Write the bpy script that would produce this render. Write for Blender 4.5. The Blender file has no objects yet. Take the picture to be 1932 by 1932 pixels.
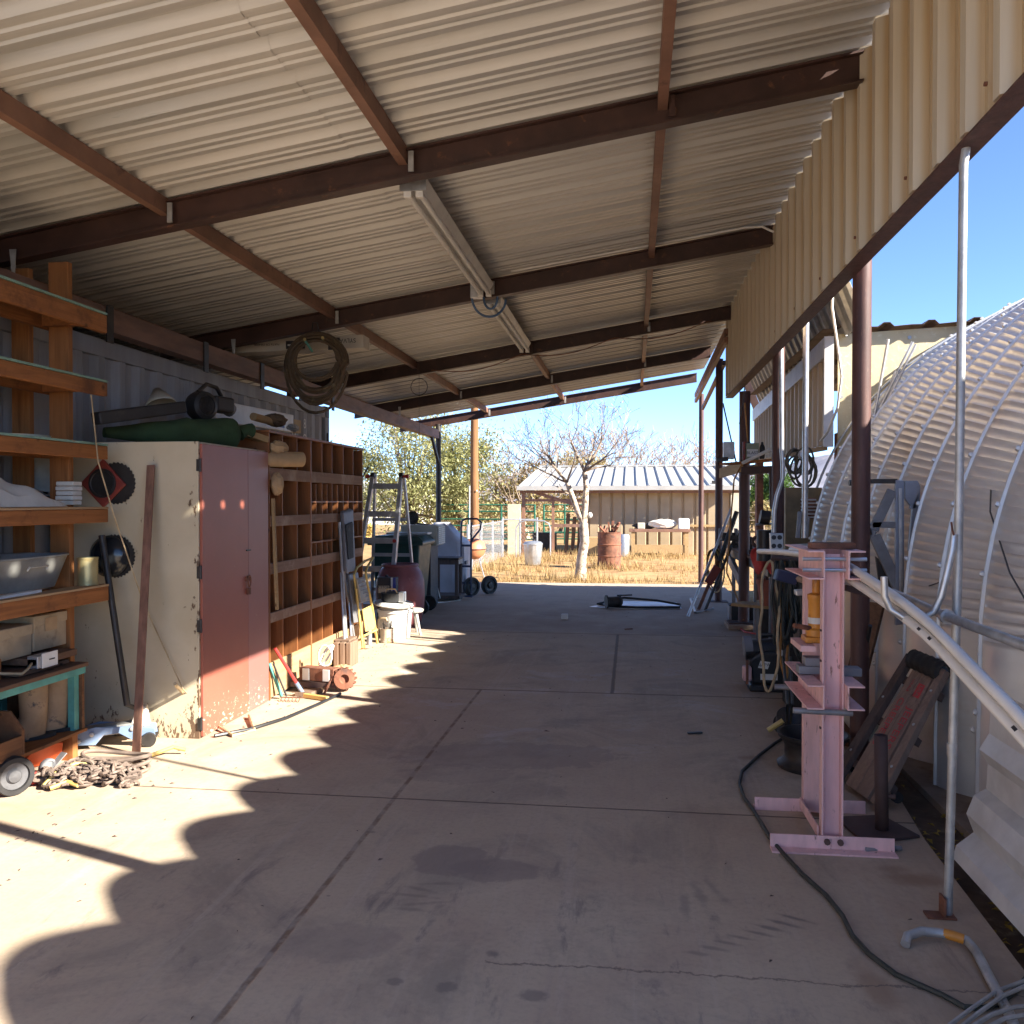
import bpy, math, random
from mathutils import Vector, Matrix
random.seed(11)
S = bpy.context.scene
COL = S.collection
# ------------------------------------------------------------------ survey of the site
# camera constants measured from the photograph (pixel unit: 1932 px wide picture)
F, VX, VY, H = 1630.0, 1190.0, 945.0, 1.6
PSI = math.atan((VX - 966) / F)
PIT = math.atan((966 - VY) / math.hypot(F, VX - 966))
def ray(x, y):
    u = (x - 966) / F; w = -(y - 966) / F
    d1 = math.cos(PIT) + w * math.sin(PIT); d2 = -math.sin(PIT) + w * math.cos(PIT)
    return (u * math.cos(PSI) - d1 * math.sin(PSI), u * math.sin(PSI) + d1 * math.cos(PSI), d2)
def pz(x, y, z=0.0):
    d = ray(x, y); t = (z - H) / d[2]; return Vector((d[0] * t, d[1] * t, z))
def py(x, y, Y):
    d = ray(x, y); t = Y / d[1]; return Vector((d[0] * t, Y, H + d[2] * t))
def px(x, y, X):
    d = ray(x, y); t = X / d[0]; return Vector((X, d[1] * t, H + d[2] * t))
V = Vector
# ------------------------------------------------------------------ mesh builder
class MB:
    def __init__(s): s.v = []; s.f = []
    def add(s, vs, fs):
        b = len(s.v); s.v += [tuple(q) for q in vs]; s.f += [tuple(i + b for i in f) for f in fs]; return s
    def box(s, x0, x1, y0, y1, z0, z1):
        vs = [(x, y, z) for z in (z0, z1) for y in (y0, y1) for x in (x0, x1)]
        return s.add(vs, [(0, 2, 3, 1), (4, 5, 7, 6), (0, 1, 5, 4), (2, 6, 7, 3), (0, 4, 6, 2), (1, 3, 7, 5)])
    def obox(s, c, ax, ay, az):
        c, ax, ay, az = V(c), V(ax), V(ay), V(az)
        vs = [c + ax * i + ay * j + az * k for k in (-1, 1) for j in (-1, 1) for i in (-1, 1)]
        return s.add(vs, [(0, 2, 3, 1), (4, 5, 7, 6), (0, 1, 5, 4), (2, 6, 7, 3), (0, 4, 6, 2), (1, 3, 7, 5)])
    def bar(s, p0, p1, w, h, up=(0, 0, 1)):
        p0, p1, up = V(p0), V(p1), V(up); d = (p1 - p0); L = d.length; d.normalize()
        sd = d.cross(up)
        if sd.length < 1e-4: sd = d.cross(V((0, 1, 0)))
        sd.normalize(); u2 = sd.cross(d)
        return s.obox((p0 + p1) / 2, d * (L / 2), sd * (w / 2), u2 * (h / 2))
    def tube(s, pts, r, n=8, cap=True, closed=False):
        pts = [V(p) for p in pts]; m = len(pts)
        rs = r if isinstance(r, (list, tuple)) else [r] * m
        t = []
        for i in range(m):
            a = pts[(i - 1) % m] if (i or closed) else pts[0]; b = pts[(i + 1) % m] if (i < m - 1 or closed) else pts[-1]
            q = (b - a); t.append(q.normalized() if q.length > 1e-9 else V((0, 0, 1)))
        u = t[0].cross(V((0, 0, 1)))
        if u.length < 1e-3: u = t[0].cross(V((0, 1, 0)))
        u.normalize(); vs = []
        for i in range(m):
            u = (u - t[i] * u.dot(t[i])); u.normalize(); w = t[i].cross(u)
            for k in range(n):
                a = 2 * math.pi * k / n
                vs.append(pts[i] + (u * math.cos(a) + w * math.sin(a)) * rs[i])
        fs = []
        for i in range(m if closed else m - 1):
            j = (i + 1) % m
            for k in range(n):
                k2 = (k + 1) % n
                fs.append((i * n + k, i * n + k2, j * n + k2, j * n + k))
        if cap and not closed:
            fs.append(tuple(range(n - 1, -1, -1))); fs.append(tuple((m - 1) * n + k for k in range(n)))
        return s.add(vs, fs)
    def lathe(s, prof, c=(0, 0, 0), n=24, axis=(0, 0, 1), cap0=True, cap1=True, sq=1.0):
        c = V(c); ax = V(axis).normalized(); u = ax.cross(V((0, 1, 0)))
        if u.length < 1e-3: u = ax.cross(V((1, 0, 0)))
        u.normalize(); w = ax.cross(u); vs = []
        for r, z in prof:
            for k in range(n):
                a = 2 * math.pi * k / n
                vs.append(c + ax * z + (u * math.cos(a) + w * math.sin(a) * sq) * r)
        fs = []
        for i in range(len(prof) - 1):
            for k in range(n):
                k2 = (k + 1) % n
                fs.append((i * n + k, i * n + k2, (i + 1) * n + k2, (i + 1) * n + k))
        if cap0: fs.append(tuple(range(n - 1, -1, -1)))
        if cap1: fs.append(tuple((len(prof) - 1) * n + k for k in range(n)))
        return s.add(vs, fs)
    def prism(s, poly, off):
        poly = [V(p) for p in poly]; off = V(off); n = len(poly)
        vs = poly + [p + off for p in poly]
        fs = [tuple(range(n - 1, -1, -1)), tuple(range(n, 2 * n))] + [(i, (i + 1) % n, n + (i + 1) % n, n + i) for i in range(n)]
        return s.add(vs, fs)
    def ext(s, prof, d):                    # open profile polyline swept along d
        prof = [V(p) for p in prof]; d = V(d); n = len(prof)
        return s.add(prof + [p + d for p in prof], [(i, i + 1, n + i + 1, n + i) for i in range(n - 1)])
    def sheet(s, fn, nu, nv):
        vs = [fn(i / nu, j / nv) for j in range(nv + 1) for i in range(nu + 1)]
        fs = [(j * (nu + 1) + i, j * (nu + 1) + i + 1, (j + 1) * (nu + 1) + i + 1, (j + 1) * (nu + 1) + i) for j in range(nv) for i in range(nu)]
        return s.add(vs, fs)
    def ball(s, c, rx, ry, rz, n=12, m=8, jit=0):
        c = V(c); vs = []; fs = []
        for j in range(m + 1):
            th = math.pi * j / m
            for k in range(n):
                a = 2 * math.pi * k / n; q = 1 + (random.uniform(-jit, jit) if jit else 0)
                vs.append(c + V((rx * math.sin(th) * math.cos(a), ry * math.sin(th) * math.sin(a), rz * math.cos(th))) * q)
        for j in range(m):
            for k in range(n):
                k2 = (k + 1) % n
                fs.append((j * n + k, (j + 1) * n + k, (j + 1) * n + k2, j * n + k2))
        return s.add(vs, fs)
    def build(s, name, mat, parent=None, smooth=False, bev=0, solid=0, at0=False):
        me = bpy.data.meshes.new(name)
        o0 = V((0, 0, 0))
        if parent is not None:
            q = parent
            while q is not None: o0 += q.location; q = q.parent
            loc = V((0, 0, 0))
        else:
            n = len(s.v)
            loc = V((0, 0, 0)) if at0 else V((sum(p[0] for p in s.v) / n, sum(p[1] for p in s.v) / n, min(p[2] for p in s.v))); o0 = loc
        me.from_pydata([(V(p) - o0)[:] for p in s.v], [], s.f)
        me.update()
        if smooth:
            me.polygons.foreach_set('use_smooth', [True] * len(me.polygons))
            try: me.set_sharp_from_angle(angle=math.radians(40))
            except Exception: pass
        me.materials.append(mat)
        o = bpy.data.objects.new(name, me); COL.objects.link(o)
        if parent is not None: o.parent = parent
        else: o.location = loc
        if solid:
            m = o.modifiers.new('Thick', 'SOLIDIFY'); m.thickness = solid; m.offset = 0
        if bev:
            m = o.modifiers.new('Edge', 'BEVEL'); m.width = bev; m.segments = 2; m.limit_method = 'ANGLE'; m.angle_limit = math.radians(50)
        return o
def thing(name, label, cat, loc=(0, 0, 0), group=None):
    o = bpy.data.objects.new(name, None); COL.objects.link(o); o.location = loc; o.empty_display_size = .1
    o['label'] = label; o['category'] = cat
    if group: o['group'] = group
    return o
def tag(o, label, cat, group=None):
    o['label'] = label; o['category'] = cat
    if group: o['group'] = group
    return o
def kids(o): return [c for c in bpy.data.objects if c.parent == o]
def copy_tree(o, parent=None):
    c = o.copy(); COL.objects.link(c)
    if parent is not None: c.parent = parent
    for k in kids(o): copy_tree(k, c)
    return c
def kind(o, k): o['kind'] = k; return o
# ------------------------------------------------------------------ materials
def nodes(name):
    m = bpy.data.materials.new(name); m.use_nodes = True; nt = m.node_tree
    return m, nt, nt.nodes['Principled BSDF']
def N(nt, t, **kw):
    n = nt.nodes.new(t)
    for k, v in kw.items():
        if k.startswith('i_'):
            n.inputs[k[2:].replace('_', ' ')].default_value = v
        else: setattr(n, k, v)
    return n
def col4(c): return (c[0], c[1], c[2], 1)
def mixc(nt, fac, a, b, bt='MIX'):
    m = nt.nodes.new('ShaderNodeMix'); m.data_type = 'RGBA'; m.blend_type = bt
    L = nt.links
    for sock, val in ((m.inputs[0], fac), (m.inputs[6], a), (m.inputs[7], b)):
        if hasattr(val, 'is_output'): L.new(val, sock)
        elif isinstance(val, (tuple, list)): sock.default_value = col4(val)
        else: sock.default_value = val
    return m.outputs[2]
def math_(nt, op, a, b=None, c=None, clamp=False):
    m = nt.nodes.new('ShaderNodeMath'); m.operation = op; m.use_clamp = clamp
    for i, val in enumerate((a, b, c)):
        if val is None: continue
        if hasattr(val, 'is_output'): nt.links.new(val, m.inputs[i])
        else: m.inputs[i].default_value = val
    return m.outputs[0]
def ramp(nt, fac, lo, hi):
    m = nt.nodes.new('ShaderNodeMapRange'); m.interpolation_type = 'SMOOTHSTEP'
    nt.links.new(fac, m.inputs[0]); m.inputs[1].default_value = lo; m.inputs[2].default_value = hi
    return m.outputs[0]
def coords(nt, stretch=None, rnd=True):
    tc = nt.nodes.new('ShaderNodeTexCoord'); out = tc.outputs['Object']
    mp = nt.nodes.new('ShaderNodeMapping'); nt.links.new(out, mp.inputs[0])
    if stretch: mp.inputs['Scale'].default_value = stretch
    if rnd:
        oi = nt.nodes.new('ShaderNodeObjectInfo'); ml = math_(nt, 'MULTIPLY', oi.outputs['Random'], 37.0)
        cb = nt.nodes.new('ShaderNodeCombineXYZ')
        for i in range(3): nt.links.new(ml, cb.inputs[i])
        nt.links.new(cb.outputs[0], mp.inputs['Location'])
    return mp.outputs[0]
def noise(nt, co, scale, detail=5, rough=.6, dist=0):
    n = nt.nodes.new('ShaderNodeTexNoise'); nt.links.new(co, n.inputs['Vector'])
    n.inputs['Scale'].default_value = scale; n.inputs['Detail'].default_value = detail
    n.inputs['Roughness'].default_value = rough; n.inputs['Distortion'].default_value = dist
    return n.outputs[0]
def bumpit(nt, b, h, strength, dist=.01):
    bp = nt.nodes.new('ShaderNodeBump'); nt.links.new(h, bp.inputs['Height'])
    bp.inputs['Strength'].default_value = strength; bp.inputs['Distance'].default_value = dist
    nt.links.new(bp.outputs[0], b.inputs['Normal'])
def mk(name, c, rough=.6, metal=0, var=.2, scale=5, bump=0, bscale=60, stretch=None, spots=(), spec=.5, rvar=.15, tint=None):
    m, nt, b = nodes(name)
    co = coords(nt, stretch)
    n1 = noise(nt, co, scale, 6)
    lo = tuple(q * (1 - var) for q in c); hi = tuple(min(1, q * (1 + var)) for q in (tint or c))
    out = mixc(nt, ramp(nt, n1, .28, .72), lo, hi)
    for k, (sc, sscale, t0, t1) in enumerate(spots):
        co2 = coords(nt, stretch) if stretch else co
        n2 = noise(nt, co2, sscale, 7, .68, .4)
        out = mixc(nt, ramp(nt, n2, t0, t1), out, sc)
    nt.links.new(out, b.inputs['Base Color'])
    n3 = noise(nt, co, scale * 2.3, 4)
    r = math_(nt, 'MULTIPLY_ADD', n3, rvar * 2, rough - rvar)
    nt.links.new(r, b.inputs['Roughness'])
    b.inputs['Metallic'].default_value = metal
    b.inputs['Specular IOR Level'].default_value = spec
    if bump: bumpit(nt, b, noise(nt, co, bscale, 6, .65), bump, .004)
    return m
def wood(name, c, dark, axis='y', rough=.75, scale=1.0, stain=None, bump=.25):
    m, nt, b = nodes(name)
    st = {'x': (1.2, 22, 22), 'y': (22, 1.2, 22), 'z': (22, 22, 1.2)}[axis]
    st = tuple(q * scale for q in st)
    co = coords(nt, st); n1 = noise(nt, co, 1.4, 6, .65, .6)
    cb = coords(nt); n2 = noise(nt, cb, 3.0, 4)
    out = mixc(nt, ramp(nt, n1, .3, .7), dark, c)
    out = mixc(nt, ramp(nt, n2, .25, .8), out, tuple(q * .7 for q in c), 'MIX')
    knot = N(nt, 'ShaderNodeTexVoronoi'); nt.links.new(cb, knot.inputs['Vector']); knot.inputs['Scale'].default_value = 4.5
    out = mixc(nt, ramp(nt, knot.outputs[0], .12, .04), out, tuple(q * .35 for q in dark))
    if stain:
        out = mixc(nt, ramp(nt, noise(nt, cb, 2.2, 7, .7), .5, .68), out, stain)
    nt.links.new(out, b.inputs['Base Color']); b.inputs['Roughness'].default_value = rough
    b.inputs['Specular IOR Level'].default_value = .3
    if bump: bumpit(nt, b, n1, bump, .004)
    return m
RUST = (.11, .05, .032)
M = {}
M['steel_brown'] = mk('brown_oxide_steel', (.055, .026, .02), .5, .0, .3, 4, .12, 80, spots=[((.16, .07, .035), 9, .58, .72)])
M['steel_post'] = mk('rusty_post_steel', (.085, .037, .031), .6, 0, .3, 3, .2, 90, stretch=(6, 6, 1), spots=[((.17, .085, .06), 14, .58, .74)])
M['steel_tan'] = mk('primer_brown_steel', (.23, .12, .08), .6, 0, .25, 2.5, .12, 60, spots=[((.12, .06, .04), 5, .55, .72)])
M['beam_dusty'] = mk('dusty_brown_channel', (.19, .105, .075), .65, 0, .3, 3, .1, 60, stretch=(3, .6, 3), spots=[((.26, .19, .12), 7, .6, .75)])
M['roof'] = mk('painted_roof_sheet', (.64, .605, .54), .34, .0, .08, 1.2, 0, spots=[((.54, .5, .43), 2.3, .55, .8)], spec=.5)
M['fascia'] = mk('tan_wall_panel', (.58, .47, .31), .45, 0, .1, 2, 0, stretch=(1, 3, .15), spots=[((.5, .31, .13), 5, .52, .75)])
M['galv'] = mk('galvanised_steel', (.52, .53, .54), .38, .75, .18, 9, .05, 30)
M['galv_dull'] = mk('dull_galvanised_steel', (.45, .45, .44), .5, .6, .2, 12, .05, 50, spots=[((.3, .25, .2), 10, .62, .74)])
M['galvalume'] = mk('galvalume_arch_panel', (.64, .645, .65), .42, .45, .05, 5, .04, 60, spots=[((.52, .47, .42), 1.3, .5, .8)])
M['alu'] = mk('aluminium', (.48, .48, .49), .4, .7, .15, 10)
def roof_mat():
    m, nt, b = nodes('streaky_roof_sheet'); co = coords(nt, (.12, 5, 1), False); c2 = coords(nt, None, False)
    n1 = noise(nt, co, 1.3, 6, .65); n2 = noise(nt, c2, 1.6, 6, .65)
    out = mixc(nt, ramp(nt, n1, .32, .68), (.44, .43, .40), (.60, .58, .535))
    out = mixc(nt, math_(nt, 'MULTIPLY', ramp(nt, n2, .52, .75), .5), out, (.45, .41, .35))
    nt.links.new(out, b.inputs['Base Color']); nt.links.new(math_(nt, 'MULTIPLY_ADD', n1, .35, .18), b.inputs['Roughness']); b.inputs['Metallic'].default_value = .15
    return m
M['roof'] = roof_mat()
M['white'] = mk('white_plastic', (.74, .73, .69), .45, 0, .08, 6, spots=[((.55, .5, .43), 7, .6, .75)])
M['pvc'] = mk('pvc_pipe', (.76, .73, .68), .4, 0, .07, 5, spots=[((.5, .45, .4), 11, .63, .75)])
M['black'] = mk('black_plastic', (.018, .018, .02), .45, 0, .25, 8, spots=[((.06, .055, .05), 6, .58, .75)])
M['rubber'] = mk('black_rubber', (.022, .021, .021), .75, 0, .3, 9, .2, 60, spots=[((.09, .08, .07), 5, .56, .75)])
M['grey_rubber'] = mk('dusty_grey_rubber', (.19, .19, .2), .75, 0, .25, 7, .15, 60)
M['cord'] = mk('black_cord', (.03, .034, .03), .6, 0, .3, 20)
M['cord_orange'] = mk('orange_cord', (.42, .2, .06), .6, 0, .3, 10)
M['cord_tan'] = mk('tan_cord', (.45, .34, .2), .6, 0, .3, 10)
M['cord_blue'] = mk('blue_cable', (.07, .13, .24), .5, 0, .2, 10)
M['cord_white'] = mk('white_cable', (.7, .68, .62), .55, 0, .15, 10)
M['cord_red'] = mk('red_cord', (.5, .06, .03), .5, 0, .2, 10)
M['pink'] = mk('faded_pink_primer', (.78, .49, .47), .6, 0, .12, 4, .08, 60, stretch=(4, 4, .8), spots=[((.26, .13, .1), 11, .6, .68), ((.75, .5, .48), 5, .55, .7)])
M['red_door'] = None
M['rust'] = mk('flaking_rust', (.2, .08, .045), .8, 0, .4, 7, .4, 70, spots=[((.08, .04, .03), 6, .5, .7)])
M['rust_dark'] = mk('dark_rusted_plate', (.085, .05, .042), .75, 0, .3, 5, .3, 70, spots=[((.17, .08, .05), 6, .58, .75)])
M['rust_bar'] = mk('rusty_flat_bar', (.21, .105, .07), .75, 0, .3, 6, .25, 80, stretch=(6, 6, 1))
M['wood_orange'] = wood('orange_fir_z', (.42, .17, .055), (.2, .075, .025), 'z')
M['wood_orange_y'] = wood('orange_fir_y', (.40, .155, .05), (.19, .07, .024), 'y', stain=(.13, .05, .022))
M['ply'] = wood('shellacked_plywood', (.36, .14, .05), (.17, .06, .022), 'z', .5, .5)
M['ply_pale'] = wood('pale_plywood', (.5, .33, .18), (.33, .2, .1), 'y', .7, .6)
M['rail_wood'] = wood('dusty_pine_rail', (.36, .22, .15), (.2, .11, .07), 'y', .8, .6, stain=(.42, .3, .22))
M['bench_wood'] = wood('worn_bench_wood', (.2, .11, .065), (.1, .055, .035), 'y', .8)
M['crate_wood'] = wood('old_toolbox_wood', (.22, .1, .045), (.1, .045, .022), 'y', .75)
M['creeper_wood'] = wood('grey_creeper_wood', (.36, .26, .2), (.2, .14, .11), 'z', .8, 1.0)
M['creeper_dark'] = wood('dark_creeper_rail', (.14, .1, .085), (.07, .05, .045), 'z', .8)
M['lumber'] = wood('yellow_lumber', (.5, .34, .17), (.36, .22, .1), 'y', .8)
M['pole_wood'] = wood('creosote_pole', (.3, .15, .065), (.15, .07, .03), 'z', .9, .6, bump=.6)
M['stump'] = wood('weathered_block', (.3, .2, .14), (.13, .08, .05), 'z', .9)
M['teal'] = mk('teal_paint', (.1, .32, .27), .6, 0, .2, 7, .1, 50, spots=[((.2, .12, .07), 9, .62, .72)])
M['green_trim'] = mk('pale_green_paint', (.2, .32, .25), .7, 0, .2, 9, .2, 60, spots=[((.3, .2, .12), 9, .6, .7)])
M['cloth_white'] = mk('white_canvas', (.72, .67, .58), .85, 0, .1, 6, .2, 200, spots=[((.55, .45, .33), 5, .6, .75)])
M['cloth_green'] = mk('green_duffel_cloth', (.035, .065, .025), .95, 0, .3, 5, .4, 260, spots=[((.09, .11, .07), 9, .66, .74)])
M['cloth_grey'] = mk('grey_vinyl_cover', (.4, .4, .45), .42, 0, .12, 3, .1, 12)
M['cloth_red'] = mk('red_shop_rag', (.5, .06, .05), .85, 0, .25, 9, .3, 160)
M['card'] = mk('old_cardboard', (.42, .32, .2), .85, 0, .15, 6, .1, 60, spots=[((.3, .21, .12), 7, .58, .74)])
M['paper'] = mk('brown_paper', (.45, .3, .16), .8, 0, .15, 7)
M['paper_dark'] = mk('dark_paper', (.16, .105, .06), .85, 0, .3, 7)
M['tin'] = mk('grey_tub_zinc', (.3, .3, .28), .55, .35, .2, 5, .1, 40, spots=[((.2, .16, .11), 5, .55, .75)])
M['can_yellow'] = mk('brassy_tin', (.55, .46, .22), .4, .5, .15, 7)
M['blue_crate'] = mk('blue_plastic', (.02, .035, .14), .5, 0, .15, 6)
M['boot'] = mk('muddy_rubber_boot', (.33, .215, .12), .8, 0, .25, 4, .2, 50, spots=[((.07, .06, .055), 8, .56, .68)])
M['jack_blue'] = mk('faded_blue_jack_paint', (.17, .24, .36), .5, 0, .15, 6, spots=[((.33, .27, .22), 8, .55, .7)])
M['chain'] = mk('dusty_chain_iron', (.2, .15, .12), .7, .2, .3, 12, .2, 90)
M['orange'] = mk('orange_plastic', (.6, .1, .025), .5, 0, .15, 6)
M['red'] = mk('red_paint', (.42, .035, .03), .5, 0, .15, 6, spots=[((.2, .1, .08), 9, .6, .72)])
M['red_dark'] = mk('dark_red_plate', (.24, .04, .028), .55, 0, .2, 6, spots=[((.1, .05, .04), 6, .55, .7)])
M['dark_metal'] = mk('dark_oily_steel', (.045, .04, .037), .5, .4, .3, 8, .1, 60, spots=[((.12, .07, .045), 9, .6, .75)])
M['mid_metal'] = mk('grey_cast_metal', (.24, .24, .25), .5, .4, .2, 8, .08, 50)
M['blue_grey'] = mk('blue_grey_stand_paint', (.25, .28, .34), .5, .3, .15, 6, spots=[((.2, .14, .11), 9, .62, .74)])
M['bin_green'] = mk('dark_green_bin_plastic', (.008, .05, .04), .4, 0, .15, 5)
M['barrel_red'] = mk('maroon_barrel_plastic', (.22, .07, .075), .5, 0, .15, 4, spots=[((.33, .16, .15), 6, .58, .76)])
M['yellow_paint'] = mk('yellow_enamel', (.6, .42, .13), .5, 0, .12, 6, spots=[((.35, .22, .1), 9, .6, .72)])
M['tread'] = mk('grey_tread_mat', (.36, .35, .32), .7, 0, .2, 12)
M['chair_grey'] = mk('grey_stool_plastic', (.2, .2, .22), .55, 0, .15, 6)
M['navy'] = mk('dark_blue_enamel', (.025, .035, .085), .4, 0, .2, 6)
M['grill'] = mk('faded_orange_enamel', (.55, .21, .1), .5, 0, .15, 5)
M['ac_beige'] = mk('beige_appliance', (.5, .46, .37), .5, 0, .1, 5)
M['terracotta'] = mk('terracotta', (.3, .095, .06), .8, 0, .15, 6)
M['jack_orange'] = mk('orange_jack_paint', (.6, .24, .03), .45, 0, .15, 6, spots=[((.25, .1, .03), 7, .58, .7)])
M['label_white'] = mk('label_white', (.7, .69, .65), .6, 0, .06, 8)
M['label_black'] = mk('label_black', (.03, .03, .035), .6, 0, .1, 8)
M['label_blue'] = mk('label_blue', (.05, .07, .3), .5, 0, .1, 8)
M['label_red'] = mk('label_red', (.5, .05, .055), .6, 0, .15, 20)
M['container'] = mk('weathered_container_paint', (.29, .305, .34), .7, 0, .22, 2.2, .08, 40, stretch=(2, 2, .25), spots=[((.29, .3, .32), 4, .5, .72), ((.12, .105, .1), 5, .62, .76)])
M['shed_wall'] = mk('tan_shed_panel', (.37, .285, .18), .6, 0, .1, 2, spots=[((.36, .25, .14), 2, .58, .78)])
M['shed_roof'] = mk('cream_shed_roof', (.37, .36, .34), .5, 0, .1, 2)
M['lean_wall'] = mk('beige_lean_to_panel', (.5, .43, .34), .5, 0, .1, 2, stretch=(1, 1, .2))
M['lean_white'] = mk('white_trim_metal', (.6, .59, .57), .45, .1, .12, 6)
M['board_cream'] = mk('speckled_cream_panel', (.62, .53, .33), .6, 0, .08, 2, .6, 26, spots=[((.72, .66, .48), 18, .55, .66)])
M['soil'] = mk('damp_soil', (.12, .075, .045), .95, 0, .4, 6, .8, 30, spots=[((.24, .17, .1), 9, .55, .72)])
M['curb'] = mk('rough_footing_concrete', (.27, .2, .15), .9, 0, .25, 5, .4, 40, spots=[((.18, .1, .06), 4, .52, .72)])
M['pad'] = mk('dusty_pad_concrete', (.3, .22, .16), .9, 0, .2, 5, .4, 50)
M['machine'] = mk('grimy_machine_panel', (.24, .17, .085), .6, .1, .3, 4, .1, 40, spots=[((.03, .028, .025), 3.2, .56, .64)])
M['bark_pale'] = mk('pale_flaking_bark', (.5, .41, .33), .9, 0, .3, 6, .7, 40, spots=[((.17, .12, .09), 13, .5, .6), ((.6, .52, .44), 7, .6, .7)])
M['bark_dark'] = mk('grey_brown_bark', (.17, .125, .09), .9, 0, .3, 6, .6, 40)
M['twig'] = mk('grey_twigs', (.26, .2, .155), .9, 0, .2, 6)
M['twig_tan'] = mk('tan_twigs', (.27, .19, .12), .9, 0, .2, 2)
M['glass_dark'] = mk('dark_glass', (.02, .022, .025), .15, 0, .1, 4)
def leafmat(name, a, b):
    m, nt, p = nodes(name); co = coords(nt)
    out = mixc(nt, ramp(nt, noise(nt, co, 1.1, 5), .3, .7), a, b)
    nt.links.new(out, p.inputs['Base Color']); p.inputs['Roughness'].default_value = .7
    p.inputs['Specular IOR Level'].default_value = .25
    tr = nt.nodes.new('ShaderNodeBsdfTranslucent'); nt.links.new(out, tr.inputs[0])
    mx = nt.nodes.new('ShaderNodeMixShader'); mx.inputs[0].default_value = .3
    nt.links.new(p.outputs[0], mx.inputs[1]); nt.links.new(tr.outputs[0], mx.inputs[2])
    nt.links.new(mx.outputs[0], nt.nodes['Material Output'].inputs[0]); return m
M['leaf_acacia'] = leafmat('acacia_leaves', (.25, .26, .10), (.42, .40, .2))
M['leaf_dull'] = leafmat('dull_mesquite_leaves', (.28, .23, .10), (.45, .36, .18))
M['leaf_green'] = leafmat('deep_green_leaves', (.05, .11, .025), (.13, .21, .06))
M['leaf_yellow'] = leafmat('yellowed_leaves', (.4, .29, .08), (.55, .43, .15))
M['grass'] = leafmat('dry_grass_blades', (.36, .23, .095), (.48, .345, .165))
M['leaf_litter'] = leafmat('yellow_leaf_litter', (.3, .18, .03), (.5, .34, .07))
# red cabinet doors: scuffed paint with chips near the foot
def door_mat(name, c):
    m, nt, b = nodes(name); co = coords(nt, rnd=False)
    out = mixc(nt, ramp(nt, noise(nt, co, 2.5, 5), .3, .7), tuple(q * .88 for q in c), c)
    sx = nt.nodes.new('ShaderNodeSeparateXYZ'); nt.links.new(co, sx.inputs[0])
    chip = noise(nt, coords(nt, (1, 1.6, 3), False), 14, 6, .7)
    low = ramp(nt, sx.outputs[2], .45, .02)
    th = math_(nt, 'MULTIPLY_ADD', low, -.13, .70)
    msk = ramp(nt, math_(nt, 'SUBTRACT', chip, th), 0, .03)
    out = mixc(nt, msk, out, (.6, .5, .38)); nt.links.new(out, b.inputs['Base Color'])
    b.inputs['Roughness'].default_value = .42; return m
M['red_door'] = door_mat('scuffed_oxide_red_door', (.34, .105, .07))
M['red_door2'] = door_mat('painted_sheen_red_door', (.33, .13, .11))  # pinker red imitates the reflection on this leaf
# cream cabinet side: peeling paint
def cream():
    m, nt, b = nodes('peeling_cream_paint'); co = coords(nt, rnd=False)
    out = mixc(nt, ramp(nt, noise(nt, co, 1.8, 5), .3, .7), (.5, .42, .28), (.6, .52, .37))
    sx = nt.nodes.new('ShaderNodeSeparateXYZ'); nt.links.new(co, sx.inputs[0])
    chip = noise(nt, coords(nt, (1, 1, .45), False), 16, 7, .72)
    low = ramp(nt, sx.outputs[2], .3, .0); edge = ramp(nt, sx.outputs[0], .38, .52)
    th = math_(nt, 'SUBTRACT', math_(nt, 'SUBTRACT', .665, math_(nt, 'MULTIPLY', low, .14)), math_(nt, 'MULTIPLY', edge, .1))
    msk = ramp(nt, math_(nt, 'SUBTRACT', chip, th), 0, .02)
    out = mixc(nt, msk, out, (.14, .085, .05)); nt.links.new(out, b.inputs['Base Color'])
    b.inputs['Roughness'].default_value = .55; bumpit(nt, b, msk, .5, .003); return m
M['cream'] = cream()
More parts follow.
